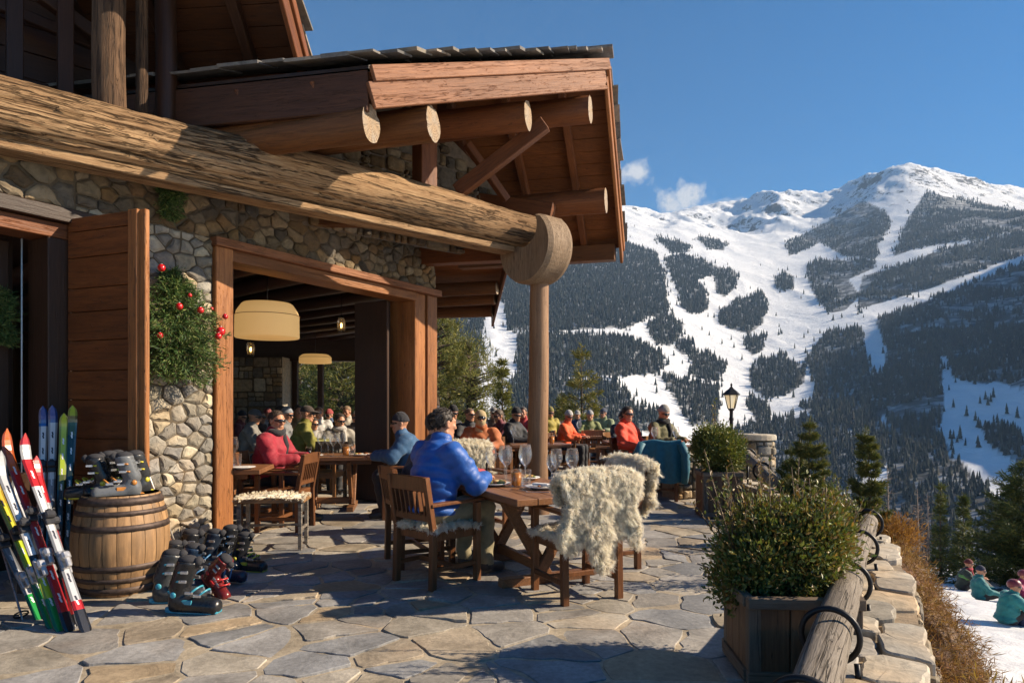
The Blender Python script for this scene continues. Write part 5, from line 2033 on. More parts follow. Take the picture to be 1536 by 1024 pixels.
def make_chair(name, label, mat, loc, rz, arms=True, group='wooden terrace chairs', slats=7, hs=1.0):
    """forward is +x; the seat centre stands over the origin"""
    r = thing(name, label, 'chair', loc, rz, group)
    wd, dp, sh, bh = .50, .46, .44, .86 * hs
    mb = MB()
    for i in range(5):
        mb.box((-.22 + .46 * (i + .5) / 5, 0, sh), (.46 / 5 - .004, wd - .02, .028), b=.004)
    mb.box((.225, 0, sh - .045), (.025, wd - .06, .06), b=.003).box((-.205, 0, sh - .045), (.025, wd - .06, .06), b=.003)
    mb.box((0, wd / 2 - .035, sh - .045), (.40, .025, .06), b=.003).box((0, -wd / 2 + .035, sh - .045), (.40, .025, .06), b=.003)
    mb.build('seat', mat, r)
    for s in (-1, 1):
        y = s * (wd / 2 - .025)
        MB().bar((.225, y, 0), (.225, y, .63 if arms else sh), .05, .05, up=(0, 1, 0), b=.004).build('leg', mat, r)
        m = MB().bar((-.235, y, 0), (-.225, y, sh), .05, .05, up=(0, 1, 0), b=.004)
        m.bar((-.225, y, sh - .01), (-.30, y, bh), .046, .046, up=(0, 1, 0), b=.004)
        m.build('leg', mat, r)
        MB().bar((-.225, y, .15), (.225, y, .15), .03, .035, b=.003).build('stretcher', mat, r)
        if arms:
            MB().bar((-.262, y, .645), (.27, y + s * .012, .655), .07, .026, b=.005).build('armrest', mat, r)
    MB().bar((0, -wd / 2 + .03, .15), (0, wd / 2 - .03, .15), .03, .035, b=.003).build('stretcher', mat, r)
    m = MB()
    xb = lambda z: -.225 - .075 * (z - sh) / (bh - sh)
    m.bar((xb(bh - .06), -wd / 2 + .03, bh - .055), (xb(bh - .06), wd / 2 - .03, bh - .055), .03, .115, up=(0, 0, 1), b=.006)
    m.bar((xb(.55), -wd / 2 + .03, .545), (xb(.55), wd / 2 - .03, .545), .028, .055, b=.004)
    for i in range(slats):
        y = (-.5 + (i + .5) / slats) * (wd - .11)
        m.bar((xb(.56), y, .56), (xb(bh - .1), y, bh - .1), .034, .014, up=(0, 1, 0), b=.002)
    m.build('backrest', mat, r)
    return r


AV, BV = Vector((-.423, .906, 0)), Vector((.906, .423, 0))
TC = Vector((.033, 4.84, 0))


def TP(b, a, z=0): return TC + BV * b + AV * a + Vector((0, 0, z))


ANG_B, ANG_A = math.atan2(BV.y, BV.x), math.atan2(AV.y, AV.x)
CH0 = make_chair('wooden_chair', 'brown slatted armchair carrying the man in the blue puffer jacket', M_CHAIR, (-.60, 5.48, 0), R(46))
DARKCHAIR = CH0
CH1 = make_chair('wooden_chair', 'honey brown slatted armchair seen from behind between the men in grey caps', M_CHAIRL, (GX(886, 15.2), 15.2, 0), R(92))


def chair(px, d, th, label, light=False, scale=1.0, loc=None):
    p = loc or (GX(px, d), d, 0)
    o = dup(CH1 if light else CH0, p, R(th), label, 'wooden terrace chairs')
    o.scale = (scale,) * 3
    return o


chair(0, 0, math.degrees(ANG_A), 'armchair under the big cream sheepskin at the near end of the table', loc=TP(.50, .03))
chair(0, 0, math.degrees(ANG_B) + 180, 'armchair draped in sheepskin on the far right side of the near table', loc=TP(1.14, .70))
chair(0, 0, math.degrees(ANG_A) + 180, 'armchair with sheepskin at the far end of the near table, facing the camera', loc=TP(.66, 2.42), scale=1.08)
chair(0, 0, math.degrees(ANG_B), 'armchair of the second diner half hidden by the blue puffer jacket', loc=TP(-.24, 1.52))


def make_table(loc, rz, L, Wd, label, group='wooden dining tables'):
    """long side along local x"""
    r = thing('dining_table', label, 'table', loc, rz, group)
    mb = MB()
    n = max(3, int(round(Wd / .17)))
    for i in range(n):
        mb.box((0, -Wd / 2 + Wd * (i + .5) / n, .705), (L, Wd / n - .003, .05), b=.005)
    mb.build('tabletop', M_TABLE, r)
    m = MB()
    m.box((0, -Wd / 2 + .12, .655), (L - .3, .03, .06), b=.003).box((0, Wd / 2 - .12, .655), (L - .3, .03, .06), b=.003)
    m.build('apron', M_TABLE, r)
    for s in (-1, 1):
        x = s * (L / 2 - .42)
        for q in (-1, 1):
            MB().bar((x + q * .018, q * (Wd / 2 - .10), .68), (x + q * .018, -q * .05, .055), .085, .05, up=(1, 0, 0), b=.004).build('leg', M_TABLE, r)
        MB().bar((x, -Wd / 2 + .06, .035), (x, Wd / 2 - .06, .035), .09, .07, b=.006).build('foot_beam', M_TABLE, r)
    MB().bar((-L / 2 + .42, 0, .12), (L / 2 - .42, 0, .12), .05, .08, b=.004).build('stretcher', M_TABLE, r)
    return r


tb = TP(.425, .85)
make_table((tb.x, tb.y, 0), ANG_A, 1.7, .85, 'near dining table with plates and wine glasses beside the blue jacket man')


# ------------------------------------------------------------------ sheepskins
t = NT('sheep wool')
a = t.attr()
t.l(a, t.b.inputs['Base Color'])
t.set(Roughness=.9)
t.b.inputs['Specular IOR Level'].default_value = .1
tr = t.n('ShaderNodeBsdfTranslucent'); t.l(a, tr.inputs['Color'])
mx = t.n('ShaderNodeMixShader'); mx.inputs[0].default_value = .5
t.l(t.b.outputs[0], mx.inputs[1]); t.l(tr.outputs[0], mx.inputs[2]); t.l(mx.outputs[0], t.out.inputs['Surface'])
M_WOOL = t.mat
M_HIDE = plain('hide', (.84, .76, .61), .9, 0, 30)


def fur(name, parent, P, Nn, n, length, seed, col=(.92, .86, .73), width=.0019, clump=28, grav=.55):
    """clumped locks of wool rooted on points P with normals Nn (arrays)"""
    rg = np.random.default_rng(seed)
    k = max(1, n // clump)
    i = rg.choice(len(P), k)
    c, nn = P[i] + rg.uniform(-.014, .014, (k, 3)) * (length > .012) * (clump > 12), Nn[i]
    ln = length * rg.uniform(.65, 1.35, (k, 1))
    side = rg.normal(0, .35, (k, 3))
    tip = c + (nn * .85 + side * .75 + np.array([0, 0, -grav]) * .8) * ln
    mid = c + (nn * .75 + side * .2) * ln * .55
    C_ = np.repeat(c, clump, 0) + rg.normal(0, length * .32, (k * clump, 3))
    Mi = np.repeat(mid, clump, 0) + rg.normal(0, length * .26, (k * clump, 3))
    Ti = np.repeat(tip, clump, 0) + rg.normal(0, length * .24, (k * clump, 3))
    ax = rg.normal(0, 1, (k * clump, 3))
    d = Ti - C_
    s = np.cross(d, ax); s /= np.linalg.norm(s, axis=1, keepdims=True) + 1e-9
    w_ = width * rg.uniform(.7, 1.3, (k * clump, 1))
    v = np.stack([C_ - s * w_, C_ + s * w_, Mi + s * w_ * .8, Mi - s * w_ * .8, Ti + s * w_ * .15, Ti - s * w_ * .15], 1).reshape(-1, 3)
    b = np.arange(k * clump)[:, None] * 6
    q = np.concatenate([b + np.array([[0, 1, 2, 3]]), b + np.array([[3, 2, 4, 5]])])
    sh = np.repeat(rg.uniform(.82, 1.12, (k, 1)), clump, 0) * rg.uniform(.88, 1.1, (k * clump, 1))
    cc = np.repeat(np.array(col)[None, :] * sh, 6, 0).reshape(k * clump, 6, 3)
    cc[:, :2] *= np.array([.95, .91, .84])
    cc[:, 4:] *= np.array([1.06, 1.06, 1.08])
    return link(name, np_mesh(name, v, q, np.clip(cc.reshape(-1, 3), 0, .95)), M_WOOL, parent)


def grid_surf(fn, nu, nv):
    U, V = np.meshgrid(np.linspace(0, 1, nu), np.linspace(0, 1, nv), indexing='ij')
    P = fn(U, V)
    du = np.gradient(P, axis=0); dv = np.gradient(P, axis=1)
    Nn = np.cross(du, dv); Nn /= np.linalg.norm(Nn, axis=2, keepdims=True) + 1e-9
    ii = np.arange(nu * nv).reshape(nu, nv)
    q = np.stack([ii[:-1, :-1].ravel(), ii[1:, :-1].ravel(), ii[1:, 1:].ravel(), ii[:-1, 1:].ravel()], 1)
    return P.reshape(-1, 3), Nn.reshape(-1, 3), q


def drape(loc, rz, label, seed, wd=.52, back=.50, front=.22, top=.88, n=9000, length=.065, tail=.12, sc=1.0):
    """sheepskin laid over a chair back; same frame as the chair"""
    r = thing('sheepskin', label, 'sheepskin', loc, rz, 'sheepskins on the chairs', sc)
    tot = back + front

    def fn(U, V):
        s = U * tot                     # from the hem behind, over the top, down in front
        y0 = (V - .5)
        wdd = wd * (1 + .10 * np.sin(U * 9 + seed) * np.abs(y0) * 2)
        hem = back + tail * np.exp(-(y0 / .16) ** 2) + .05 * np.cos(y0 * 14 + seed)
        s = s * (hem + front) / tot
        zb = top + .02 - (hem - s)
        over = np.clip((s - hem) / .08, 0, 1)
        z = np.where(s < hem, zb, top + .02 - np.clip(s - hem - .07, 0, 9))
        x = np.where(s < hem, -.355 + .10 * (top - zb) * .9, -.355 + .10 * over)
        x = x - .03 * np.sin(U * 22 + seed) * np.cos(y0 * 19 + seed) * np.where(s < hem, 1, -.6) * .6 - .025 * np.sin(y0 * 11 + seed) * np.clip((top - z) * 3, 0, 1) * np.where(s < hem, 1, -1)
        z = z + .03 * np.sin(over * PI)
        z = z - .05 * (np.abs(y0) * 2) ** 4 * np.where(s < hem, -1.0 * 0, 1)
        return np.stack([x, y0 * wdd, z], 2)
    P, Nn, q = grid_surf(fn, 40, 26)
    Nn = -Nn if Nn[(P[:, 0] < -.3)][:, 0].mean() > 0 else Nn
    link('hide', np_mesh('hide', P, q, smooth=True), M_HIDE, r)
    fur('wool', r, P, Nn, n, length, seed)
    return r


def pad(loc, rz, label, seed, z=.462, wd=.46, dp=.44, n=2600, length=.04, sc=1.0):
    r = thing('sheepskin', label, 'sheepskin', loc, rz, 'sheepskins on the chairs', sc)
    def fn(U, V):
        x, y = (U - .5) * dp, (V - .5) * wd
        rr = np.sqrt((U - .5) ** 2 + (V - .5) ** 2) * 2
        return np.stack([x, y, z + .022 * (1 - rr ** 2) - .10 * np.clip(np.abs(V - .5) - .47, 0, 1) * 0], 2)
    P, Nn, q = grid_surf(fn, 16, 16)
    Nn = Nn * np.sign(Nn[:, 2:3] + 1e-9)
    # hem hangs over the rim
    e = (np.abs(P[:, 0]) > dp * .44) | (np.abs(P[:, 1]) > wd * .44)
    Nn[e] += np.stack([np.sign(P[e, 0]) * .5, np.sign(P[e, 1]) * .5, np.full(e.sum(), -.6)], 1)
    link('hide', np_mesh('hide', P, q, smooth=True), M_HIDE, r)
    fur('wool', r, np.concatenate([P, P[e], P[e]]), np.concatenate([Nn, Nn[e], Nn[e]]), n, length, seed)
    return r


drape(TP(.50, .03), ANG_A, 'big cream sheepskin hanging over the nearest chair back', 1, .58, .46, .2, n=150000, length=.042, tail=.16)
pad(TP(.50, .05), ANG_A, 'fluffy sheepskin pad on the nearest empty chair seat', 2, n=16000, length=.04)
drape(TP(1.14, .70), ANG_B + PI, 'cream sheepskin over the chair back at the far right of the near table', 3, .54, .40, .3, n=70000, length=.042)
drape(TP(.66, 2.42), ANG_A + PI, 'sheepskin folded over the chair back at the far end of the near table', 4, .56, .3, .30, top=.87, n=56000, length=.038, tail=.02, sc=1.08)
pad(TP(.66, 2.40), ANG_A + PI, 'white sheepskin pad on the chair at the far end of the near table', 5, n=12000, length=.04, sc=1.08)
pad((-.60, 5.48, 0), R(46), 'cream sheepskin pad under the man in the blue puffer jacket', 6, n=16000, length=.036)
pad(TP(1.14, .70), ANG_B + PI, 'sheepskin pad on the chair seat across from the blue jacket man', 7, n=1800, length=.045)

# ------------------------------------------------------------------ things on the tables
t = NT('drinking glass')
tp_ = t.n('ShaderNodeBsdfTransparent'); tp_.inputs['Color'].default_value = (.97, .98, .98, 1)
gl = t.n('ShaderNodeBsdfGlossy'); gl.inputs['Roughness'].default_value = .03
lw = t.n('ShaderNodeLayerWeight'); lw.inputs['Blend'].default_value = .35
mx = t.n('ShaderNodeMixShader')
t.l(t.math('ADD', t.math('MULTIPLY', lw.outputs['Fresnel'], .42), .02), mx.inputs[0])
dfw = t.n('ShaderNodeBsdfTranslucent'); dfw.inputs['Color'].default_value = (.9, .93, .95, 1)
m0 = t.n('ShaderNodeMixShader'); m0.inputs[0].default_value = .07
t.l(tp_.outputs[0], m0.inputs[1]); t.l(dfw.outputs[0], m0.inputs[2])
t.l(m0.outputs[0], mx.inputs[1]); t.l(gl.outputs[0], mx.inputs[2]); t.l(mx.outputs[0], t.out.inputs['Surface'])
M_GLASS = t.mat
M_BEER = plain('amber drink', (.62, .22, .03), .15, 0, 20, .1)
M_COLA = plain('dark drink', (.06, .02, .01), .15, 0, 20, .1)
M_PLATE = plain('white china', (.72, .71, .69), .25, 0, 8, .04)
M_NAPK = plain('linen napkin', (.62, .61, .60), .9, 0, 40)
M_STEEL = plain('cutlery steel', (.62, .62, .62), .25, 1.0, 30)
WINE = [(.036, 0), (.036, .003), (.006, .008), (.004, .02), (.004, .085), (.010, .098), (.030, .118), (.041, .145), (.042, .165), (.036, .195), (.032, .212)]
TUMB = [(.030, 0), (.033, .004), (.037, .12)]
GP = {}


def glass(loc, label, kind='wine', s=1.0, fill=None, group='glasses on the tables', name=None):
    key = (kind, fill.name if fill else None)
    nm = name or {'wine': 'wine_glass', 'tumbler': 'tumbler'}[kind]
    if key in GP:
        o = dup(GP[key], loc, random.uniform(0, 6), label, group)
    else:
        o = thing(nm, label, 'glass', loc, 0, group)
        MB().lathe(WINE if kind == 'wine' else TUMB, 20).build('bowl', M_GLASS, o)
        if fill: MB().lathe([(.0285, .006), (.031, .01), (.0345, .095)] if kind != 'wine' else [(.02, .108), (.029, .12), (.037, .14)], 16).build('drink', fill, o)
        GP[key] = o
    o.scale = (s * (1.12 if kind == 'wine' else 1.05),) * 2 + (s * (1.22 if kind == 'wine' else 1.05),)
    return o


def plate(loc, label, food=0, r=.13, seed=0):
    o = thing('dinner_plate', label, 'plate', loc, 0, 'plates on the tables')
    MB().lathe([(.03, 0), (r * .6, .003), (r * .68, .012), (r, .022), (r * .98, .026), (r * .66, .016), (.001, .008)], 28).build('china', M_PLATE, o)
    if food:
        rg = np.random.default_rng(seed)
        mb = MB()
        cols = [(.42, .25, .06), (.5, .34, .1), (.2, .22, .05), (.35, .12, .04), (.55, .42, .2)]
        for k in range(food):
            a, q = rg.uniform(0, 6.28), r * .6 * rg.random() ** .5
            rr = rg.uniform(.012, .028)
            mb.ball((q * math.cos(a), q * math.sin(a), .02 + rr * .4), (rr * rg.uniform(.8, 1.4), rr, rr * .55), 8, 5, col=tuple(np.array(cols[rg.integers(5)]) * rg.uniform(.7, 1.2)))
        mb.build('food', leaf_mat('cooked food %d' % seed, .5, 0, .4), o)
    return o


def on(b, a): return TP(b, a, .732)


plate(on(.20, .86), 'white plate piled with yellow food in front of the blue jacket man', 26, .14, 1)
plate(on(.46, .50), 'white plate with bread roll and napkin nearest the camera', 5, .14, 2)
plate(on(.66, 1.15), 'small white plate at the right side of the near table', 6, .11, 3)
plate(on(.16, 1.38), 'plate with leftovers by the red sleeved arm', 12, .12, 4)
glass(on(.34, .72), 'tumbler of amber beer between the two plates', 'tumbler', 1.15, M_BEER)
glass(on(.83, .42), 'tumbler of dark cola at the right edge of the near table', 'tumbler', 1.1, M_COLA)
glass(on(.42, .70), 'clear water tumbler next to the amber beer', 'tumbler', 1.1)
for k, (b, a, s, l) in enumerate([(.40, 1.05, 1.2, 'tall wine glass nearest the amber beer'), (.52, .92, 1.25, 'wine glass in the middle of the glass cluster'),
                                  (.46, 1.22, 1.2, 'wine glass farthest back in the cluster'), (.60, 1.08, 1.25, 'wine glass at the right of the cluster, before the column'),
                                  (.34, 1.25, 1.15, 'wine glass at the left of the cluster near the white fur'), (.80, .60, 1.2, 'wine glass standing alone near the dark cola'),
                                  (.76, .80, 1.15, 'wine glass behind the dark cola tumbler'), (.66, .70, 1.0, 'short wine glass leaning into the cluster')]):
    glass(on(b, a), l, 'wine', s)
nk = thing('napkin', 'folded grey napkin across the nearest plate', 'napkin', tuple(on(.47, .49) + Vector((0, 0, .028))), ANG_A + .5)
MB().box((0, 0, .004), (.17, .075, .012), b=.004).box((.01, .01, .013), (.15, .06, .008), b=.003).build('cloth', M_NAPK, nk)
for k, (b, a, rz, l) in enumerate([(.25, .42, .3, 'steel knife beside the nearest plate'), (.62, .40, -.1, 'steel fork right of the nearest plate'), (.36, .28, 1.1, 'steel knife lying near the table end')]):
    c = thing('cutlery', l, 'cutlery', tuple(on(b, a)), ANG_A + rz)
    MB().box((0, 0, .004), (.10, .012, .005), b=.002).box((.09, 0, .004), (.09, .018, .003), b=.001).build('handle_and_blade', M_STEEL, c)
pm = thing('pepper_mill', 'thin dark pepper mill standing on the near table', 'pepper mill', tuple(on(.26, 1.16)))
MB().lathe([(.012, 0), (.014, .01), (.008, .06), (.008, .13), (.012, .15), (.004, .17)], 12).build('mill_body', M_DARKW, pm)

# ------------------------------------------------------------------ tables and loose seats inside and at the back
make_table((GX(492, 9.0), 9.25, 0), R(8), 1.35, .8, 'dining table with glasses between the red jacket and the steel blue jacket')
z2 = .732
for k, (px, d, kind, s, f, l) in enumerate([(482, 8.95, 'wine', 1.25, None, 'wine glass at the left of the hall table group'), (492, 9.05, 'wine', 1.3, None, 'large wine glass in the hall table group'), (500, 8.95, 'wine', 1.2, None, 'wine glass third from left on the hall table'),
                                         (512, 9.0, 'wine', 1.25, None, 'wine glass at the right of the hall table group'), (519, 9.1, 'tumbler', 1.2, M_BEER, 'tumbler of amber drink on the hall table'), (528, 9.05, 'tumbler', 1.2, None, 'water tumbler on the hall table right end'),
                                         (463, 9.0, 'tumbler', 1.0, M_COLA, 'dark tumbler by the red jacket on the hall table')]):
    glass((GX(px, d), d, z2), l, kind, s, f)
plate((GX(470, 8.95), 8.95, z2), 'white plate before the red jacketed diner', 8, .13, 7)
plate((GX(540, 9.1), 9.1, z2), 'white plate before the steel blue jacketed diner', 8, .13, 8)
make_table((GX(318, 7.35) , 7.42, 0), R(8), 1.1, .75, 'table half hidden behind the door jamb left of the red jacket')
plate((GX(364, 7.2), 7.2, z2), 'white plate on the table behind the door jamb', 0, .13, 9)
glass((GX(349, 7.25), 7.25, z2), 'wine glass on the table behind the door jamb', 'wine', 1.3)
glass((GX(356, 7.35), 7.35, z2), 'water tumbler on the table behind the door jamb', 'tumbler', 1.2)

st = thing('stool', 'square stool with a cream fleece seat on thin grey legs by the door', 'stool', (GX(412, 6.75), 6.72, 0), R(6))
mb = MB()
for i in range(4): mb.box((0, -.2 + .4 * (i + .5) / 4, .485), (.66, .097, .04), b=.004)
mb.build('seat', wood('stool seat wood', (.42, .23, .10), (.2, .1, .04), 'x', 6, 14, .5), st)
for sx in (-1, 1):
    for sy in (-1, 1):
        MB().bar((sx * .285, sy * .155, 0), (sx * .285, sy * .155, .47), .036, .036, up=(0, 1, 0), b=.004).build('leg', M_GREYW, st)
    MB().bar((sx * .285, -.15, .2), (sx * .285, .15, .2), .022, .025, b=.002).build('stretcher', M_GREYW, st)
MB().bar((-.28, .155, .2), (.28, .155, .2), .022, .025, b=.002).build('stretcher', M_GREYW, st)
pad((GX(412, 6.75), 6.72, 0), R(6), 'short cream fleece on the square stool by the door', 10, z=.515, wd=.38, dp=.62, n=9000, length=.016)

for args in [(400, 8.05, 5, 'dark chair turned to the hall table in front of the red jacket', False), (428, 7.75, 176, 'dark armchair with tilted back between the stool and the red jacket', False),
             (606, 8.55, 186, 'chair of the steel blue jacketed diner beside the folded door', False), (487, 9.95, -95, 'light wooden chair at the far side of the hall table', True)]:
    chair(*args)
# ------------------------------------------------------------------ the barrel, ski boots and skis
bar = thing('barrel', 'oak barrel with dark iron hoops standing in front of the open door leaf', 'barrel', (GX(180, 5.2), 5.22, 0))
Hb, Rb, Rm = .735, .262, .335
prof = lambda z: Rb + (Rm - Rb) * math.sin(PI * z / Hb) ** .85
mb = MB()
ns = 22
rg = np.random.default_rng(14)
for k in range(ns):
    a0, a1 = 2 * PI * k / ns + .006, 2 * PI * (k + 1) / ns - .006
    c = np.array((.33, .19, .085)) * rg.uniform(.82, 1.15)
    vs, fs = [], []
    for i in range(15):
        z = Hb * i / 14
        r = prof(z) + rg.normal(0, .0006)
        for j, a in enumerate((a0, (a0 * 2 + a1) / 3, (a0 + 2 * a1) / 3, a1)):
            q = r - (.004 if j in (0, 3) else 0)
            vs.append((q * math.cos(a), q * math.sin(a), z))
    for i in range(14):
        for j in range(3): fs.append((i * 4 + j, i * 4 + j + 1, i * 4 + j + 5, i * 4 + j + 4))
    mb.add(vs, fs, col=tuple(c), smooth=True)
mb.lathe([(Rb - .012, .03), (Rb - .012, Hb - .03)], 30, col=(.12, .08, .05))
mb.lathe([(Rb - .006, Hb), (Rb - .03, Hb), (Rb - .032, Hb - .03), (.001, Hb - .03)], 30, col=(.36, .25, .14))
t = NT('oak staves')
v = t.coord((1, 1, .06), 'Object', rnd=False)
n1 = t.noise(v, 38, 5, .65, .4)
n2 = t.noise(t.coord((1, 1, .5), 'Object', rnd=False), 6, 5, .65)
c = t.mix(1.0, t.attr(), t.ramp(n1, [(.3, .62), (.7, 1.25)]), 'MULTIPLY')
c = t.mix(t.ramp(n2, [(.48, 0.), (.72, .6)]), c, (.13, .085, .05))
t.l(c, t.b.inputs['Base Color'])
t.set(Roughness=.6)
t.l(t.bump(n1, .35, .005), t.b.inputs['Normal'])
mb.build('staves', t.mat, bar)
M_HOOP = plain('rusty hoop iron', (.085, .06, .05), .6, .5, 24, .5, .2)
for z, h in ((.045, .05), (.125, .035), (.215, .045), (.505, .045), (.612, .035), (.695, .055)):
    z = min(z, Hb - .04)
    MB().lathe([(prof(z - h / 2) - .002, z - h / 2), (prof(z - h / 2) + .005, z - h / 2), (prof(z + h / 2) + .005, z + h / 2), (prof(z + h / 2) - .002, z + h / 2)], 40).build('hoop', M_HOOP, bar)


# surface nets on a signed distance grid
def surf_nets(fn, lo, hi, h):
    lo, hi = np.array(lo, float), np.array(hi, float)
    n = np.ceil((hi - lo) / h).astype(int) + 1
    ax = [lo[i] + h * np.arange(n[i]) for i in range(3)]
    G = np.stack(np.meshgrid(*ax, indexing='ij'), -1)
    D = fn(G.reshape(-1, 3)).reshape(n)
    S = D < 0
    cnt = np.zeros(n - 1, int)
    acc = np.zeros(tuple(n - 1) + (3,))
    corners = [(i, j, k) for i in (0, 1) for j in (0, 1) for k in (0, 1)]
    sl = lambda c: tuple(slice(c[i], n[i] - 1 + c[i]) for i in range(3))
    for a in corners:
        for axis in range(3):
            if a[axis] == 1: continue
            b = list(a); b[axis] = 1
            da, db = D[sl(a)], D[sl(b)]
            cr = (da < 0) != (db < 0)
            t_ = np.where(cr, da / np.where(cr, da - db, 1), 0)
            p = np.array(a, float)[None, None, None, :] * np.ones(tuple(n - 1) + (1,))
            p[..., axis] += t_
            acc += np.where(cr[..., None], p, 0)
            cnt += cr
    idx = -np.ones(n - 1, int)
    act = cnt > 0
    idx[act] = np.arange(act.sum())
    base = np.stack(np.meshgrid(*[np.arange(m - 1) for m in n], indexing='ij'), -1)
    V = (base[act] + acc[act] / cnt[act][:, None]) * h + lo
    Q = []
    for axis in range(3):
        u, w_ = [(1, 2), (2, 0), (0, 1)][axis]
        A = [slice(0, n[i]) for i in range(3)]
        a0 = list(A); a1 = list(A)
        a0[axis] = slice(0, n[axis] - 1); a1[axis] = slice(1, n[axis])
        s0, s1 = S[tuple(a0)], S[tuple(a1)]
        cr = s0 != s1
        I = np.argwhere(cr)
        I = I[(I[:, u] > 0) & (I[:, w_] > 0) & (I[:, u] < n[u] - 1) & (I[:, w_] < n[w_] - 1)]
        if not len(I): continue
        def cell(du, dw):
            J = I.copy(); J[:, u] -= du; J[:, w_] -= dw
            return idx[J[:, 0], J[:, 1], J[:, 2]]
        q = np.stack([cell(1, 1), cell(0, 1), cell(0, 0), cell(1, 0)], 1)
        flip = ~s0[I[:, 0], I[:, 1], I[:, 2]]
        q[flip] = q[flip][:, ::-1]
        Q.append(q)
    Q = np.concatenate(Q)
    return V, Q[(Q >= 0).all(1)]


def sd_cap(P, a, b, ra, rb=None):
    rb = ra if rb is None else rb
    a, b = np.array(a, float), np.array(b, float)
    ab = b - a
    t_ = np.clip(((P - a) @ ab) / max(ab @ ab, 1e-9), 0, 1)
    return np.linalg.norm(P - a - t_[:, None] * ab, axis=1) - (ra + (rb - ra) * t_)


def sd_ell(P, c, r, M=None):
    q = P - np.array(c, float)
    if M is not None: q = q @ np.array(M)
    r = np.array(r, float)
    k0 = np.linalg.norm(q / r, axis=1)
    k1 = np.linalg.norm(q / (r * r), axis=1)
    return k0 * (k0 - 1) / np.maximum(k1, 1e-9)


def sd_box(P, c, hs, rr=.01, M=None):
    q = P - np.array(c, float)
    if M is not None: q = q @ np.array(M)
    q = np.abs(q) - (np.array(hs, float) - rr)
    return np.linalg.norm(np.maximum(q, 0), axis=1) + np.minimum(q.max(1), 0) - rr


def smin(a, b, k):
    h = np.clip(.5 + .5 * (b - a) / k, 0, 1)
    return b * (1 - h) + a * h - k * h * (1 - h)


def sdf_obj(name, fn, lo, hi, h, mat, parent, smooth=True, M=None):
    V, Q = surf_nets(fn, lo, hi, h)
    return link(name, np_mesh(name, V, Q, smooth=smooth), mat, parent, M)


def boot_shell(P):
    d = sd_cap(P, (-.06, 0, .065), (.17, 0, .055), .052, .046)
    d = smin(d, sd_box(P, (.05, 0, .035), (.155, .045, .028), .02), .03)
    d = smin(d, sd_cap(P, (-.055, 0, .09), (-.045, 0, .17), .056, .058), .04)
    return d


def boot_cuff(P):
    M = Euler((0, .24, 0)).to_matrix()
    d = sd_cap(P, (-.055, 0, .16), (.005, 0, .315), .062, .066)
    d = np.maximum(d, P[:, 2] - .325 + .12 * (P[:, 0]))
    return np.maximum(d, -sd_cap(P, (-.05, 0, .2), (.02, 0, .36), .046, .05))


def boot(loc, rz, label, shell, accent, tilt=None, sc=1.0):
    r = thing('ski_boot', label, 'ski boot', loc, rz, 'ski boots by the barrel', sc)
    if tilt: r.rotation_euler = tilt
    ms = plain('boot shell ' + label[:14], tuple(c * .8 for c in shell), .3, 0, 30, .12, 0, .4, .15)
    ma = plain('boot accent ' + label[:14], accent, .35, 0, 30, .12)
    mk = plain('boot buckle', (.62, .63, .65), .3, .9, 30)
    key = 'BOOT'
    if key not in GP:
        V, Q = surf_nets(boot_shell, (-.16, -.085, -.01), (.25, .085, .25), .011)
        V2, Q2 = surf_nets(boot_cuff, (-.16, -.095, .10), (.11, .095, .36), .011)
        GP[key] = (V, Q, V2, Q2)
    V, Q, V2, Q2 = GP[key]
    link('shell', np_mesh('shell', V, Q, smooth=True), ms, r)
    link('cuff', np_mesh('cuff', V2, Q2, smooth=True), ms, r)
    MB().box((.03, 0, .012), (.30, .085, .024), b=.008).box((.185, 0, .02), (.045, .07, .03), b=.006).box((-.115, 0, .02), (.04, .07, .034), b=.006).build('sole', ma, r)
    m = MB()
    m.ball((.0, 0, .325), (.062, .052, .03), 14, 7)
    m.tube([(.05, 0, .30), (.085, 0, .335)], [.03, .022], 8)
    m.build('liner', plain('boot liner', (.03, .03, .035), .9, 0, 30), r)
    for (x, z, w_, a) in ((.10, .118, .05, .5), (.05, .135, .056, .8), (.015, .205, .064, 1.3), (.028, .262, .068, 1.3)):
        m = MB()
        ring = [(x + (.055 if z < .15 else .062) * math.cos(th) * .6 - (.0 if z < .15 else .045), w_ * math.sin(th), z + .03 * math.cos(th) * (1 if z < .15 else .15)) for th in np.linspace(-1.7, 1.7, 13)]
        m.tube(ring, .007, 5, mi=0)
        m.box((x - .01, -w_ * .98, z), (.05, .014, .018), b=.003, mi=1)
        m.box((x + .0, w_ * .98, z), (.05, .014, .018), b=.003, mi=1)
        m.build('buckle', [ma, mk], r)
    for s in (-1, 1):
        MB().box((.02, s * .047, .075), (.07, .012, .03), b=.004).build('side_badge', ma, r)
        MB().ball((-.062, s * .058, .12), (.02, .01, .02), 10, 6).build('ankle_disc', ma, r)
    return r


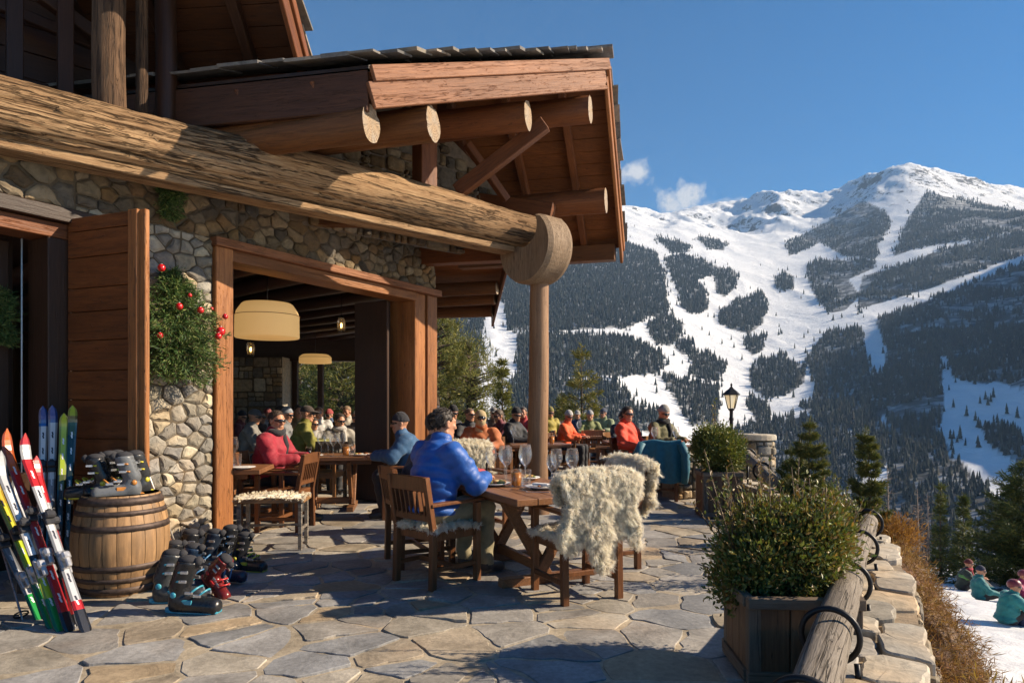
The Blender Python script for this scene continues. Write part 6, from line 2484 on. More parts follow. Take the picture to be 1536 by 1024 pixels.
BK, BL, YE, RE, GN, TQ = (.02, .021, .024), (.05, .16, .32), (.55, .48, .04), (.5, .03, .03), (.2, .42, .04), (.05, .30, .40)
def bt(px, py, d, rz, label, sh, ac, sc=1.15, z=0, tilt=None): boot((GX(px, d), d, z), R(rz), label, sh, ac, tilt, sc * .9)
bt(282, 0, 4.62, -8, 'black and blue ski boot nearest the camera on the paving', BK, TQ, 1.22)
bt(258, 0, 4.86, 4, 'black ski boot with grey cuff just behind the nearest boot', (.05, .055, .06), TQ, 1.2)
bt(290, 0, 5.15, -14, 'dark blue ski boot standing third from the barrel', (.02, .04, .08), BL)
bt(318, 0, 5.05, -35, 'small red and black ski boot fallen forward', (.16, .015, .015), RE, .95, .06, (0, R(35), R(-30)))
bt(287, 0, 5.65, 10, 'tall black ski boot against the stone pier', BK, BL, 1.2, .0)
bt(322, 0, 5.75, -10, 'black and blue ski boot behind the fallen red one', (.025, .035, .055), BL, 1.15)
bt(346, 0, 5.95, 15, 'black ski boot with open cuff beside the door jamb', BK, BL, 1.15)
bt(342, 0, 5.42, -20, 'navy ski boot lying low in front of the jamb boots', (.02, .03, .06), BL, 1.0, .05, (R(70), 0, R(-15)))
bt(367, 0, 5.78, -12, 'black ski boot with yellow sole at the right end of the pile', BK, YE, 1.05, .0)
bt(358, 0, 6.05, -6, 'grey and yellow ski boot between jamb and yellow soled boot', (.06, .06, .06), YE, 1.0)
bt(262, 0, 5.35, 20, 'dark ski boot squeezed between barrel and wall', BK, BL, 1.1)
zb = Hb - .03
bt(143, 0, 5.12, 200, 'black ski boot with yellow buckles at the left on the barrel', BK, YE, 1.05, zb)
bt(164, 0, 5.25, 250, 'black and green ski boot in the middle left on the barrel', BK, GN, 1.1, zb)
bt(186, 0, 5.12, 215, 'grey ski boot with orange straps on the barrel', (.16, .17, .18), (.5, .2, .04), 1.1, zb)
bt(203, 0, 5.3, 240, 'black and yellow ski boot at the right on the barrel', (.04, .042, .045), YE, 1.1, zb)
bt(176, 0, 5.36, 120, 'dark blue ski boot at the back of the barrel top', (.03, .06, .12), BL, 1.1, zb)

M_SKI = leaf_mat('painted ski', .22, 0, .6)
bsdf = M_SKI.node_tree.nodes['Principled BSDF']
bsdf.inputs['Coat Weight'].default_value = .5


def ski(p0, p1, facing, bands, label, wd=.060, binding=True, curl=.09, group='skis leaning by the entrance'):
    """ski from its tail on the ground p0 to its tip p1; bands: [(from, colour)] up its length; facing = normal of the top sheet"""
    p0, p1 = Vector(p0), Vector(p1)
    M = align(p0, p1, facing)
    L = (p1 - p0).length
    r = thing('ski', label, 'ski', (0, 0, 0), 0, group)
    r.matrix_world = M
    n = 46
    def w_at(f): return wd * (1 + .30 * (2 * f - 1) ** 2 - .12) * (1 if f < .93 else max(.12, math.sqrt(max(0, 1 - ((f - .93) / .07) ** 2)))) * (1 if f > .015 else .7)
    def z_at(f): return curl * max(0, (f - .86) / .14) ** 2 * 1.0 + .012 * math.sin(f * PI)
    vs, fs = [], []
    mb = MB()
    for i in range(n):
        f0, f1 = i / n, (i + 1) / n
        col = [c for s, c in bands if s <= f0 + 1e-6][-1]
        q = []
        for f in (f0, f1):
            x, w_, z = f * L, w_at(f) / 2, z_at(f)
            q += [(x, -w_, z), (x, -w_ * .55, z + .006), (x, w_ * .55, z + .006), (x, w_, z), (x, w_, z - .009), (x, -w_, z - .009)]
        f_ = [(j, (j + 1) % 6, 6 + (j + 1) % 6, 6 + j) for j in range(6)]
        edge = tuple(c * .45 for c in col)
        mb.add(q, [f_[0], f_[2]], col=edge)
        mb.add(q, [f_[1]], col=col)
        mb.add(q, f_[3:], col=(.05, .05, .055))
        if i == 0: mb.add(q, [(0, 1, 2, 3, 4, 5)], col=(.05, .05, .055))
        if i == n - 1: mb.add(q, [(11, 10, 9, 8, 7, 6)], col=col)
        # graphic dashes down the middle
        if i % 5 in (1, 2) and .1 < f0 < .85:
            hcol = (.75, .75, .75) if sum(col) < 1.0 else (.05, .05, .06)
            zz = z_at(f0) + .0075
            mb.add([(f0 * L, -w_at(f0) * .12, zz), (f1 * L, -w_at(f0) * .06, zz), (f1 * L, w_at(f0) * .14, zz), (f0 * L, w_at(f0) * .05, zz)], [(0, 1, 2, 3)], col=hcol)
    mb.build('ski_body', M_SKI, r)
    if binding:
        c = .46 * L
        mk = plain('binding black', (.03, .03, .033), .35, 0, 30)
        ml = plain('binding grey', (.45, .45, .46), .3, .6, 30)
        m = MB()
        m.box((c + .15, 0, .022), (.09, .06, .025), b=.005).box((c + .165, 0, .05), (.05, .066, .035), b=.01).box((c + .19, 0, .04), (.03, .03, .04), b=.006)
        m.build('toe_piece', mk, r)
        m = MB()
        m.box((c - .17, 0, .022), (.13, .05, .025), b=.005).box((c - .16, 0, .055), (.06, .055, .05), b=.012).box((c - .21, 0, .065), (.07, .03, .02), b=.006)
        m.build('heel_piece', ml, r)
    return r


WHI, SIL, RED, ORG, GRN, BLK, LIM, BLU = (.72, .72, .72), (.45, .46, .48), (.50, .02, .02), (.62, .12, .02), (.02, .26, .06), (.02, .02, .022), (.42, .52, .03), (.03, .10, .38)
FA = Vector((.75, -.45, .45))
def gpt(px, py, z=.0):
    d = (CH - z) * F / (py - HOR)
    return Vector((GX(px, d), d, z))
ski(gpt(131, 949), W(30, 662, 4.72), FA, [(0, BLK), (.1, RED), (.14, SIL), (.5, WHI), (.72, RED), (.88, WHI), (.95, RED)], 'silver and white ski with red tip, outermost in the leaning stack')
ski(gpt(106, 946), W(3, 655, 4.75), FA, [(0, BLK), (.07, RED), (.4, (.4, .03, .03)), (.62, RED), (.8, ORG)], 'red ski fading to orange at its tip')
ski(gpt(119, 938), W(50, 690, 4.80), FA, [(0, BLK), (.06, (.3, .02, .02)), (.3, RED), (.62, SIL), (.7, RED), (.9, (.6, .05, .04))], 'bright red ski with silver binding plate in the leaning stack', curl=.05)
ski(gpt(92, 946), W(-6, 688, 4.65), FA, [(0, GRN), (.16, LIM), (.3, BLK), (.4, WHI), (.8, SIL)], 'white ski with green tail in the leaning stack')
ski(gpt(80, 942), W(-14, 715, 4.7), FA, [(0, GRN), (.2, (.05, .2, .08)), (.35, LIM), (.6, (.55, .5, .05)), (.8, (.6, .4, .05))], 'yellow green ski with dark green tail')
ski(gpt(63, 930), W(-32, 745, 4.75), FA, [(0, GRN), (.18, SIL), (.35, (.16, .17, .19)), (.7, (.3, .31, .34))], 'grey ski with green tail at the left of the stack')
ski(gpt(100, 930), W(18, 722, 4.85), FA, [(0, (.1, .02, .02)), (.2, BLK), (.45, (.1, .1, .11)), (.65, SIL)], 'black and silver ski deep inside the leaning stack')
FB = Vector((.45, -.85, .25))
ski(W(62, 832, 5.35) , W(66, 612, 5.62), FB, [(0, BLK), (.3, SIL), (.5, WHI), (.85, BLU)], 'white ski with blue tip, left one of the upright pair', curl=.07)
ski(W(76, 832, 5.33), W(80, 611, 5.60), FB, [(0, BLK), (.28, (.3, .31, .33)), (.5, WHI), (.87, BLU)], 'white ski with blue tip, right one of the upright pair', curl=.07)
ski(W(88, 835, 5.25), W(97, 622, 5.5), FB, [(0, BLK), (.45, (.1, .12, .02)), (.55, LIM)], 'lime green ski standing before the door leaf', curl=.05, binding=False)
ski(W(100, 835, 5.3), W(110, 610, 5.52), FB, [(0, BLK), (.5, (.02, .03, .02)), (.8, (.06, .09, .02)), (.93, (.25, .4, .03))], 'dark ski with green tip touching the door leaf', curl=.06, binding=False)


rk = thing('ski_rack', 'dark timber ski rack rail behind the leaning skis at the left edge', 'ski rack', (0, 0, 0))
MB().bar((-3.42, 4.2, .86), (-3.66, 5.15, .86), .05, .07, b=.005).build('rail', M_DARKW, rk)
for x_, y_ in ((-3.43, 4.25), (-3.65, 5.1)):
    MB().bar((x_, y_, 0), (x_, y_, .9), .06, .06, up=(0, 1, 0), b=.005).build('post', M_DARKW, rk)


def pole(p0, p1, col, label, grip=BLK):
    r = thing('ski_pole', label, 'ski pole', (0, 0, 0), 0, 'ski poles by the entrance')
    M = align(p0, p1)
    r.matrix_world = M
    L = (Vector(p1) - Vector(p0)).length
    MB().tube([(0, 0, 0), (.05, 0, 0), (L - .1, 0, 0)], [.003, .007, .009], 8).build('shaft', plain('pole shaft', col, .3, .5, 20), r)
    MB().tube([(L - .13, 0, 0), (L - .11, 0, 0), (L - .05, 0, 0), (L, 0, 0)], [.012, .017, .015, .02], 8).build('grip', plain('pole grip', grip, .6, 0, 20), r)
    m = MB()
    m.tube([(.06, .04 * math.cos(a), .04 * math.sin(a)) for a in np.linspace(0, 2 * PI, 15)[:-1]], .006, 5, closed=True)
    m.tube([(.06, -.04, 0), (.06, .04, 0)], .004, 4)
    m.build('basket', plain('pole basket', BLK, .6, 0, 20), r)
    return r


pole(gpt(35, 933), W(-6, 790, 4.7), (.3, .3, .32), 'dark grey ski pole at the left edge of the ski stack')
pole(gpt(271, 835, .02), W(213, 688, 5.35), (.62, .60, .56), 'white ski pole leaning on the barrel with its tip by the boots')
pole(gpt(268, 838, .02), W(206, 690, 5.25), (.5, .2, .12), 'thin red ski pole leaning on the barrel behind the white pole')

# ------------------------------------------------------------------ greenery on the wall, hanging lamps
M_RED = plain('red bauble', (.55, .012, .015), .18, 0, 12, .1, 0, .6, .5)
def spray(name, loc, label, cat, rx, rz_, n, seed, baubles, wn=WN, cone=False):
    r = thing(name, label, cat, loc)
    rg = np.random.default_rng(seed)
    C_, D_ = [], []
    mb = MB()
    for k in range(n):
        f = rg.random()
        z = (f - .5) * 2 * rz_
        wz = (1 - .75 * max(0, z / rz_)) if cone else 1.0
        a = rg.uniform(-1.35, 1.35)
        wid = rx * wz * (1 - .35 * (z / rz_) ** 2) * rg.uniform(.55, 1.12)
        d = WD * math.sin(a) + wn * math.cos(a) * .75
        d = np.array([d.x, d.y, -.18 + .25 * (z / rz_)])
        b = np.array([0, 0, z + .08])
        tip = b + d * wid
        mb.tube([tuple(b), tuple((b + tip) / 2 + np.array([0, 0, .02])), tuple(tip)], [.005, .004, .002], 4, caps=False)
        m = int(7 + 20 * wid / rx)
        for q in range(m):
            u = rg.uniform(.2, 1.03)
            C_.append(b + (tip - b) * u + rg.normal(0, .016, 3)); D_.append(d * .9 + rg.normal(0, .55, 3))
    mb.build('twigs', M_TWIG, r)
    v, q, cc = leaf_cloud(np.array(C_), np.array(D_), .045, rg, [(.05, .11, .03), (.08, .15, .04), (.13, .19, .05), (.19, .23, .07), (.04, .08, .025)], 3, .012, .2)
    link('needles', np_mesh('needles', v, q, cc), M_NEEDLE, r)
    for (x, z, o, rr) in baubles:
        p = WD * x + wn * o + Vector((0, 0, z))
        mb = MB()
        rr *= .78
        mb.ball(tuple(p), rr, 14, 10, mi=0)
        mb.lathe([(rr * .3, rr * .92), (rr * .3, rr * 1.12), (.001, rr * 1.14)], 8, tuple(p), mi=1)
        mb.build('bauble', [M_RED, M_STEEL], r)
    return r


wp = W(268, 492, 6.42)
wp = WP((wp - J1).dot(WD), wp.z, .09)
spray('wall_tree', (wp.x, wp.y, wp.z), 'bushy fir tree with red baubles hanging on the sunlit stone pier', 'wreath', .50, .46, 330, 5,
      [(-.19, .53, .13, .045), (-.10, .18, .26, .042), (.11, .17, .27, .04), (.37, .14, .28, .035), (.26, -.02, .36, .055), (.22, -.07, .38, .04), (.28, .21, .2, .022), (.02, .3, .24, .025), (-.28, -.1, .25, .035)], cone=True)
hp = W(276, 300, 6.35); hp = WP((hp - J1).dot(WD), hp.z, .06)
spray('herb_bunch', (hp.x, hp.y, hp.z), 'small green herb bunch hanging high on the stone wall', 'plant', .13, .19, 60, 6, [])
hp = W(-4, 487, 5.70)
spray('wall_tree', (hp.x, hp.y, hp.z), 'tip of a leafy green wreath at the far left edge of the doorway', 'wreath', .16, .2, 70, 7, [])

M_SHADE = NT('linen lamp shade')
t = M_SHADE
v = t.coord((1, 1, 1), 'Object')
wv = t.n('ShaderNodeTexWave', wave_type='BANDS', bands_direction='Z'); wv.inputs['Scale'].default_value = 60
t.l(v, wv.inputs['Vector'])
t.l(t.ramp(wv.outputs['Fac'], [(0, (.66, .45, .20)), (1, (.76, .54, .26))]), t.b.inputs['Base Color'])
t.set(Roughness=.9)
t.b.inputs['Emission Color'].default_value = (1, .55, .17, 1)
t.b.inputs['Emission Strength'].default_value = .16
M_SHADE = t.mat


def drum(loc, label, r, h, top):
    o = thing('hanging_lamp', label, 'lamp', loc, 0, 'drum lamps in the hall')
    MB().lathe([(r * .98, -h / 2), (r, -h / 2 + .01), (r * .99, h * .12), (r * .95, h * .26), (r * .80, h * .46), (r * .74, h / 2), (r * .72, h / 2 - .004), (r * .93, h * .25), (r * .975, -h / 2 + .006)], 36).build('lamp_shade', M_SHADE, o)
    m = MB()
    m.tube([(r * 1.003 * math.cos(a), r * 1.003 * math.sin(a), h * .14) for a in np.linspace(0, 2 * PI, 41)[:-1]], .004, 5, closed=True)
    m.build('shade_ring', M_TABLE, o)
    MB().tube([(0, 0, h / 2 - .1), (0, 0, top)], .006, 6).build('cord', M_BLACK, o)
    m = MB()
    for a in range(3): m.tube([(0, 0, h * .4), (r * .74 * math.cos(a * 2.1), r * .74 * math.sin(a * 2.1), h * .48)], .004, 5)
    m.ball((0, 0, .05), .045, 10, 8)
    m.build('bulb_holder', M_STEEL, o)
    return o


p = W(401, 481, 8.5)
drum(tuple(p), 'large cream drum lamp hanging just inside the hall door', .385, .43, .6)
p = W(473, 538, 15.5)
drum(tuple(p), 'far cream drum lamp hanging at the end of the hall', .36, .2, .6)
t = NT('flame')
t.b.inputs['Base Color'].default_value = (1, .6, .2, 1)
t.b.inputs['Emission Color'].default_value = (1, .5, .12, 1)
t.b.inputs['Emission Strength'].default_value = 9
M_FLAME = t.mat
for k, (px, py, d, l) in enumerate([(512, 487, 10.4, 'small glowing glass lantern hanging under the hall logs'), (376, 523, 11.0, 'small glowing lantern low at the left of the hall')]):
    p = W(px, py, d)
    o = thing('candle_lantern', l, 'lamp', tuple(p))
    MB().lathe([(.05, -.1), (.065, -.02), (.06, .06), (.045, .1)], 12).build('lantern_glass', M_GLASS, o)
    m = MB()
    m.lathe([(.05, -.115), (.055, -.1)], 12).lathe([(.048, .1), (.05, .115), (.01, .15)], 12)
    m.tube([(0, 0, .14), (0, 0, 3.1 - p.z)], .005, 5)
    m.build('lantern_cap', M_BLACK, o)
    MB().ball((0, 0, -.01), (.014, .014, .036), 8, 8).build('flame', M_FLAME, o)
# ------------------------------------------------------------------ people
def head_sdf(P):
    """face towards +x, centre of the skull near the origin"""
    q = np.abs(P * np.array([1, 1, 1.0]))
    S = P.copy(); S[:, 1] = np.abs(S[:, 1])
    d = sd_ell(P, (-.012, 0, .035), (.098, .077, .088))
    d = smin(d, sd_ell(P, (.022, 0, -.035), (.068, .060, .078)), .03)
    d = smin(d, sd_cap(S, (.062, 0, -.098), (.055, .02, -.095), .022), .025)       # chin
    d = smin(d, sd_cap(S, (-.01, .055, -.06), (.05, .03, -.09), .018), .02)        # jaw
    d = smin(d, sd_cap(P, (.085, 0, .018), (.108, 0, -.024), .009, .014), .012)    # nose
    d = smin(d, sd_ell(S, (.098, .013, -.026), (.010, .009, .008)), .006)
    d = smin(d, sd_cap(S, (.084, .012, .036), (.074, .045, .032), .011), .014)     # brow
    d = smin(d, sd_ell(S, (.066, .044, -.012), (.022, .018, .018)), .015)          # cheek
    d = np.maximum(d, -(sd_ell(S, (.098, .033, .013), (.018, .019, .012))) ) * 1.0
    d = smin(d, sd_ell(S, (.080, .033, .013), (.013, .013, .012)), .003)           # eyeballs
    d = smin(d, sd_cap(S, (.090, 0, -.056), (.081, .022, -.058), .0075), .004)     # lips
    d = smin(d, sd_cap(S, (.088, 0, -.068), (.081, .018, -.066), .0075), .004)
    d = smin(d, np.maximum(sd_ell(S, (-.008, .080, .002), (.024, .012, .034)), -sd_ell(S, (.0, .093, .004), (.013, .008, .02))), .006)   # ears
    d = smin(d, sd_cap(P, (-.02, 0, -.05), (-.045, 0, -.17), .055, .06), .03)      # neck
    return d


HV, HQ = surf_nets(head_sdf, (-.14, -.12, -.19), (.14, .12, .15), .0078)
HVF, HQF = surf_nets(head_sdf, (-.14, -.12, -.19), (.14, .12, .15), .0125)


def hair_sdf(P, kind):
    n = .004 * np.sin(P[:, 0] * 160 + P[:, 1] * 60) * np.sin(P[:, 2] * 130 + P[:, 1] * 120)
    if kind == 'short':
        d = sd_ell(P, (-.014, 0, .040), (.106, .085, .094)) + n
        front = (P[:, 0] * .9 - P[:, 2] * .9 + .015)
        low = -(P[:, 2] + .045 + np.clip(P[:, 0] + .02, 0, 1) * -1.2)
        return np.maximum(np.maximum(d, front), low)
    if kind == 'long':
        d = smin(sd_ell(P, (-.014, 0, .040), (.108, .088, .096)), sd_ell(P, (-.06, 0, -.06), (.06, .085, .10)), .03) + n
        return np.maximum(d, P[:, 0] * .9 - P[:, 2] * .5 - .012)
    if kind == 'beanie':
        d = smin(sd_ell(P, (-.012, 0, .045), (.110, .090, .100)), sd_ell(P, (-.02, 0, .12), (.05, .045, .03)), .03)
        d = np.minimum(np.maximum(d, -(P[:, 2] - .035)), np.maximum(sd_ell(P, (-.012, 0, .035), (.114, .094, .100)), np.abs(P[:, 2] - .047) - .020))
        tilt = -(P[:, 2] - .030 - .25 * P[:, 0])
        return np.maximum(d, tilt) + .0025 * np.sin(np.arctan2(P[:, 1], P[:, 0] + .01) * 44)
    if kind == 'cap':
        d = np.maximum(sd_ell(P, (-.012, 0, .045), (.108, .087, .092)), -(P[:, 2] - .036))
        return np.minimum(d, np.maximum(sd_ell(P, (.10, 0, .040), (.085, .07, .02)), -(P[:, 2] - .038)))
    if kind == 'balaclava':
        d = smin(sd_ell(P, (-.010, 0, .035), (.110, .090, .100)), sd_ell(P, (.015, 0, -.04), (.088, .075, .085)), .03)
        d = smin(d, sd_cap(P, (-.02, 0, -.08), (-.04, 0, -.17), .070, .085), .03)
        return np.maximum(d, -sd_ell(P, (.11, 0, .012), (.05, .058, .024)))
    if kind == 'helmet':
        d = np.maximum(sd_ell(P, (-.015, 0, .045), (.128, .108, .112)), -(P[:, 2] - .028 + np.clip(-P[:, 0], 0, 1) * .5))
        return d


HAIR = {}
for k_ in ('short', 'long', 'beanie', 'cap', 'balaclava', 'helmet'):
    HAIR[k_] = surf_nets(lambda P: hair_sdf(P, k_), (-.16, -.13, -.20), (.20, .13, .18), .010)


def hand_sdf(P, curl=.5):
    """wrist at the origin, fingers to +x, palm down (-z), thumb to +y"""
    d = sd_cap(P, (-.03, 0, 0), (.01, 0, 0), .026, .025)
    kn = [(.085, .030), (.092, .010), (.088, -.010), (.078, -.029)]
    ln = [.070, .078, .072, .058]
    for (x, y), L in zip(kn, ln):
        d = smin(d, sd_cap(P, (.01, y * .5, 0), (x, y, .002), .016, .0125), .012)
    for (x, y), L in zip(kn, ln):
        a = np.array([x, y, .002])
        b = a + np.array([L * .46 * math.cos(curl * .5), y * .12, -L * .46 * math.sin(curl * .5)])
        c = b + np.array([L * .32 * math.cos(curl * 1.3), 0, -L * .32 * math.sin(curl * 1.3)])
        e = c + np.array([L * .22 * math.cos(curl * 2), 0, -L * .22 * math.sin(curl * 2)])
        f = np.minimum(np.minimum(sd_cap(P, a, b, .0095, .0088), sd_cap(P, b, c, .0088, .008)), sd_cap(P, c, e, .008, .0068))
        d = smin(d, f, .004)
    t_ = np.minimum(sd_cap(P, (.012, .022, -.004), (.045, .052, -.014), .014, .0105), sd_cap(P, (.045, .052, -.014), (.075, .060, -.020), .0105, .008))
    return smin(d, t_, .008)


HANDV, HANDQ = surf_nets(lambda P: hand_sdf(P), (-.06, -.06, -.10), (.19, .09, .045), .0048)


def jacket_noise(P, s):
    return .011 * np.sin(P[:, 0] * 23 + 9 * P[:, 2] + s) * np.sin(P[:, 2] * 31 + 7 * P[:, 1] + 2 * s) + .007 * np.sin(P[:, 2] * 38 + 3 * np.sin(P[:, 1] * 14 + s)) * np.sin(P[:, 1] * 11 + P[:, 0] * 9) + .003 * np.sin(P[:, 1] * 60 + P[:, 2] * 44 + s)


def make_body(pose, h, quilt=0.0, bulk=1.0, seed=0):
    """returns verts, quads, label per quad (0 jacket, 1 trousers, 2 shoe, 3 skin)"""
    J = {k: np.array(v, float) for k, v in pose.items() if k != 'hands'}
    S = lambda k, s: J[k] * np.array([1, s, 1]) if k + ('L' if s > 0 else 'R') not in J else J[k + ('L' if s > 0 else 'R')]

    def groups(P):
        pel, ch, nk = J['pelvis'], J['chest'], J['neck']
        d = sd_cap(P, pel, ch, .145 * bulk, .160 * bulk)
        up = (nk - ch); up /= np.linalg.norm(up)
        sL, sR = S('shoulder', 1), S('shoulder', -1)
        d = smin(d, sd_cap(P, sL * .85 + ch * .15, sR * .85 + ch * .15, .085 * bulk), .07)
        d = smin(d, sd_ell(P, ch * .55 + pel * .45, (.155 * bulk, .205 * bulk, .22)), .06)
        d = smin(d, sd_cap(P, ch, nk, .11, .068), .05)
        d = smin(d, sd_cap(P, nk - up * .03, nk + up * .03, .092, .086), .02)
        d = smin(d, sd_ell(P, nk + np.array([-.085, 0, -.03]), (.05, .10, .055)), .03)
        hem = pel + np.array([.0, 0, .0])
        d = smin(d, sd_ell(P, hem, (.175 * bulk, .205 * bulk, .10)), .03)
        if quilt:
            ax = (P - pel) @ ((ch - pel) / np.linalg.norm(ch - pel))
            d = d - quilt * (np.abs(np.sin(ax * PI / .075)) - .5)
        arm = None
        for s in (1, -1):
            sh, el, wr = S('shoulder', s), S('elbow', s), S('wrist', s)
            a = smin(sd_cap(P, sh, el, .090 * bulk, .074 * bulk), sd_cap(P, el, wr, .074 * bulk, .054 * bulk), .03)
            if quilt:
                L1 = np.linalg.norm(el - sh)
                t1 = np.clip((P - sh) @ ((el - sh) / L1), 0, L1)
                t2 = np.clip((P - el) @ ((wr - el) / np.linalg.norm(wr - el)), 0, 1)
                a = a - quilt * (np.abs(np.sin((t1 + t2) * PI / .085)) - .5)
            arm = a if arm is None else np.minimum(arm, a)
        jk = smin(d, arm, .035) + jacket_noise(P, seed) * (0.6 if quilt else 1)
        tr = sd_cap(P, J['hip'] * np.array([1, 1, 1]), J['hip'] * np.array([1, -1, 1]), .12)
        sho = None
        for s in (1, -1):
            hp, kn, an, to = S('hip', s), S('knee', s), S('ankle', s), S('toe', s)
            l = smin(sd_cap(P, hp, kn, .098, .072), sd_cap(P, kn, an, .072, .060), .03)
            tr = smin(tr, l, .03)
            sh = smin(sd_cap(P, an - np.array([0, 0, .03]), to, .048, .042), sd_cap(P, an + np.array([0, 0, .04]), an - np.array([0, 0, .03]), .054), .02)
            sho = sh if sho is None else np.minimum(sho, sh)
        tr = tr + .004 * np.sin(P[:, 2] * 40 + P[:, 0] * 30 + seed)
        return jk, tr, sho

    def f(P):
        a, b, c = groups(P)
        return np.minimum(np.minimum(smin(a, b, .015), c), 9)
    pts = np.array(list(J.values()))
    pts = np.concatenate([pts, pts * np.array([1, -1, 1])])
    lo, hi = pts.min(0) - .21, pts.max(0) + .21
    V, Q = surf_nets(f, lo, hi, h)
    g = np.stack(groups(V[Q].mean(1)), 1)
    return V, Q, g.argmin(1)


POSES = {
    'table': dict(pelvis=(-.06, 0, .58), chest=(-.01, 0, .88), neck=(.03, 0, 1.06), shoulder=(0, .185, .99), elbow=(.14, .285, .76), wrist=(.36, .16, .775),
                  hip=(-.03, .09, .53), knee=(.40, .13, .53), ankle=(.40, .13, .10), toe=(.54, .15, .045)),
    'lean': dict(pelvis=(-.05, 0, .58), chest=(.05, 0, .86), neck=(.11, 0, 1.02), shoulder=(.07, .185, .96), elbow=(.22, .28, .77), wrist=(.44, .10, .775),
                 hip=(-.03, .09, .53), knee=(.40, .15, .53), ankle=(.33, .15, .10), toe=(.47, .17, .045)),
    'lap': dict(pelvis=(-.06, 0, .58), chest=(-.07, 0, .88), neck=(-.05, 0, 1.06), shoulder=(-.06, .185, .99), elbow=(.03, .28, .73), wrist=(.26, .11, .665),
                hip=(-.03, .09, .53), knee=(.40, .12, .53), ankle=(.42, .12, .10), toe=(.56, .14, .045)),
    'back': dict(pelvis=(-.04, 0, .58), chest=(-.10, 0, .87), neck=(-.11, 0, 1.05), shoulder=(-.11, .185, .98), elbow=(.0, .285, .72), wrist=(.24, .24, .70),
                 hip=(-.03, .09, .53), knee=(.42, .14, .53), ankle=(.50, .14, .10), toe=(.64, .16, .06)),
    'ground': dict(pelvis=(-.05, 0, .13), chest=(.02, 0, .44), neck=(.08, 0, .60), shoulder=(.04, .165, .54), elbow=(.22, .25, .36), wrist=(.40, .13, .40),
                   hip=(0, .09, .12), knee=(.40, .14, .36), ankle=(.68, .13, .08), toe=(.80, .15, .06)),
    'lounge': dict(pelvis=(-.05, 0, .13), chest=(-.10, 0, .42), neck=(-.07, 0, .60), shoulder=(-.09, .165, .53), elbow=(.08, .25, .30), wrist=(.30, .20, .26),
                   hip=(0, .09, .12), knee=(.42, .14, .26), ankle=(.80, .13, .08), toe=(.90, .15, .10)),
}
BODY = {}
M_HAIR = leaf_mat('hair strands', .45, .1, .4)
SKIN = plain('skin', (.46, .22, .125), .5, 0, 60, .06)
SKIN2 = plain('weathered skin', (.42, .20, .12), .5, 0, 60, .08)
M_LENS = plain('dark lens', (.012, .012, .014), .08, 0, 10, .1, 0, .8, .6)
_cm = {}


def cloth(name, col, rough=.65):
    if name not in _cm:
        t = NT(name)
        v = t.coord((1, 1, 1), 'Object')
        n = t.noise(v, 16, 5, .65, .4)
        f = t.noise(v, 160, 2, .5)
        t.l(t.ramp(n, [(.25, [c * .72 for c in col]), (.75, [min(1, c * 1.22) for c in col])]), t.b.inputs['Base Color'])
        t.set(Roughness=rough)
        t.b.inputs['Sheen Weight'].default_value = .12
        t.l(t.bump(t.math('ADD', n, t.math('MULTIPLY', f, .25)), .5, .012), t.b.inputs['Normal'])
        _cm[name] = t.mat
    return _cm[name]


TROUS = {'black': (.018, .018, .021), 'khaki': (.27, .23, .13), 'navy': (.02, .03, .07), 'grey': (.12, .12, .125), 'brown': (.12, .08, .045)}


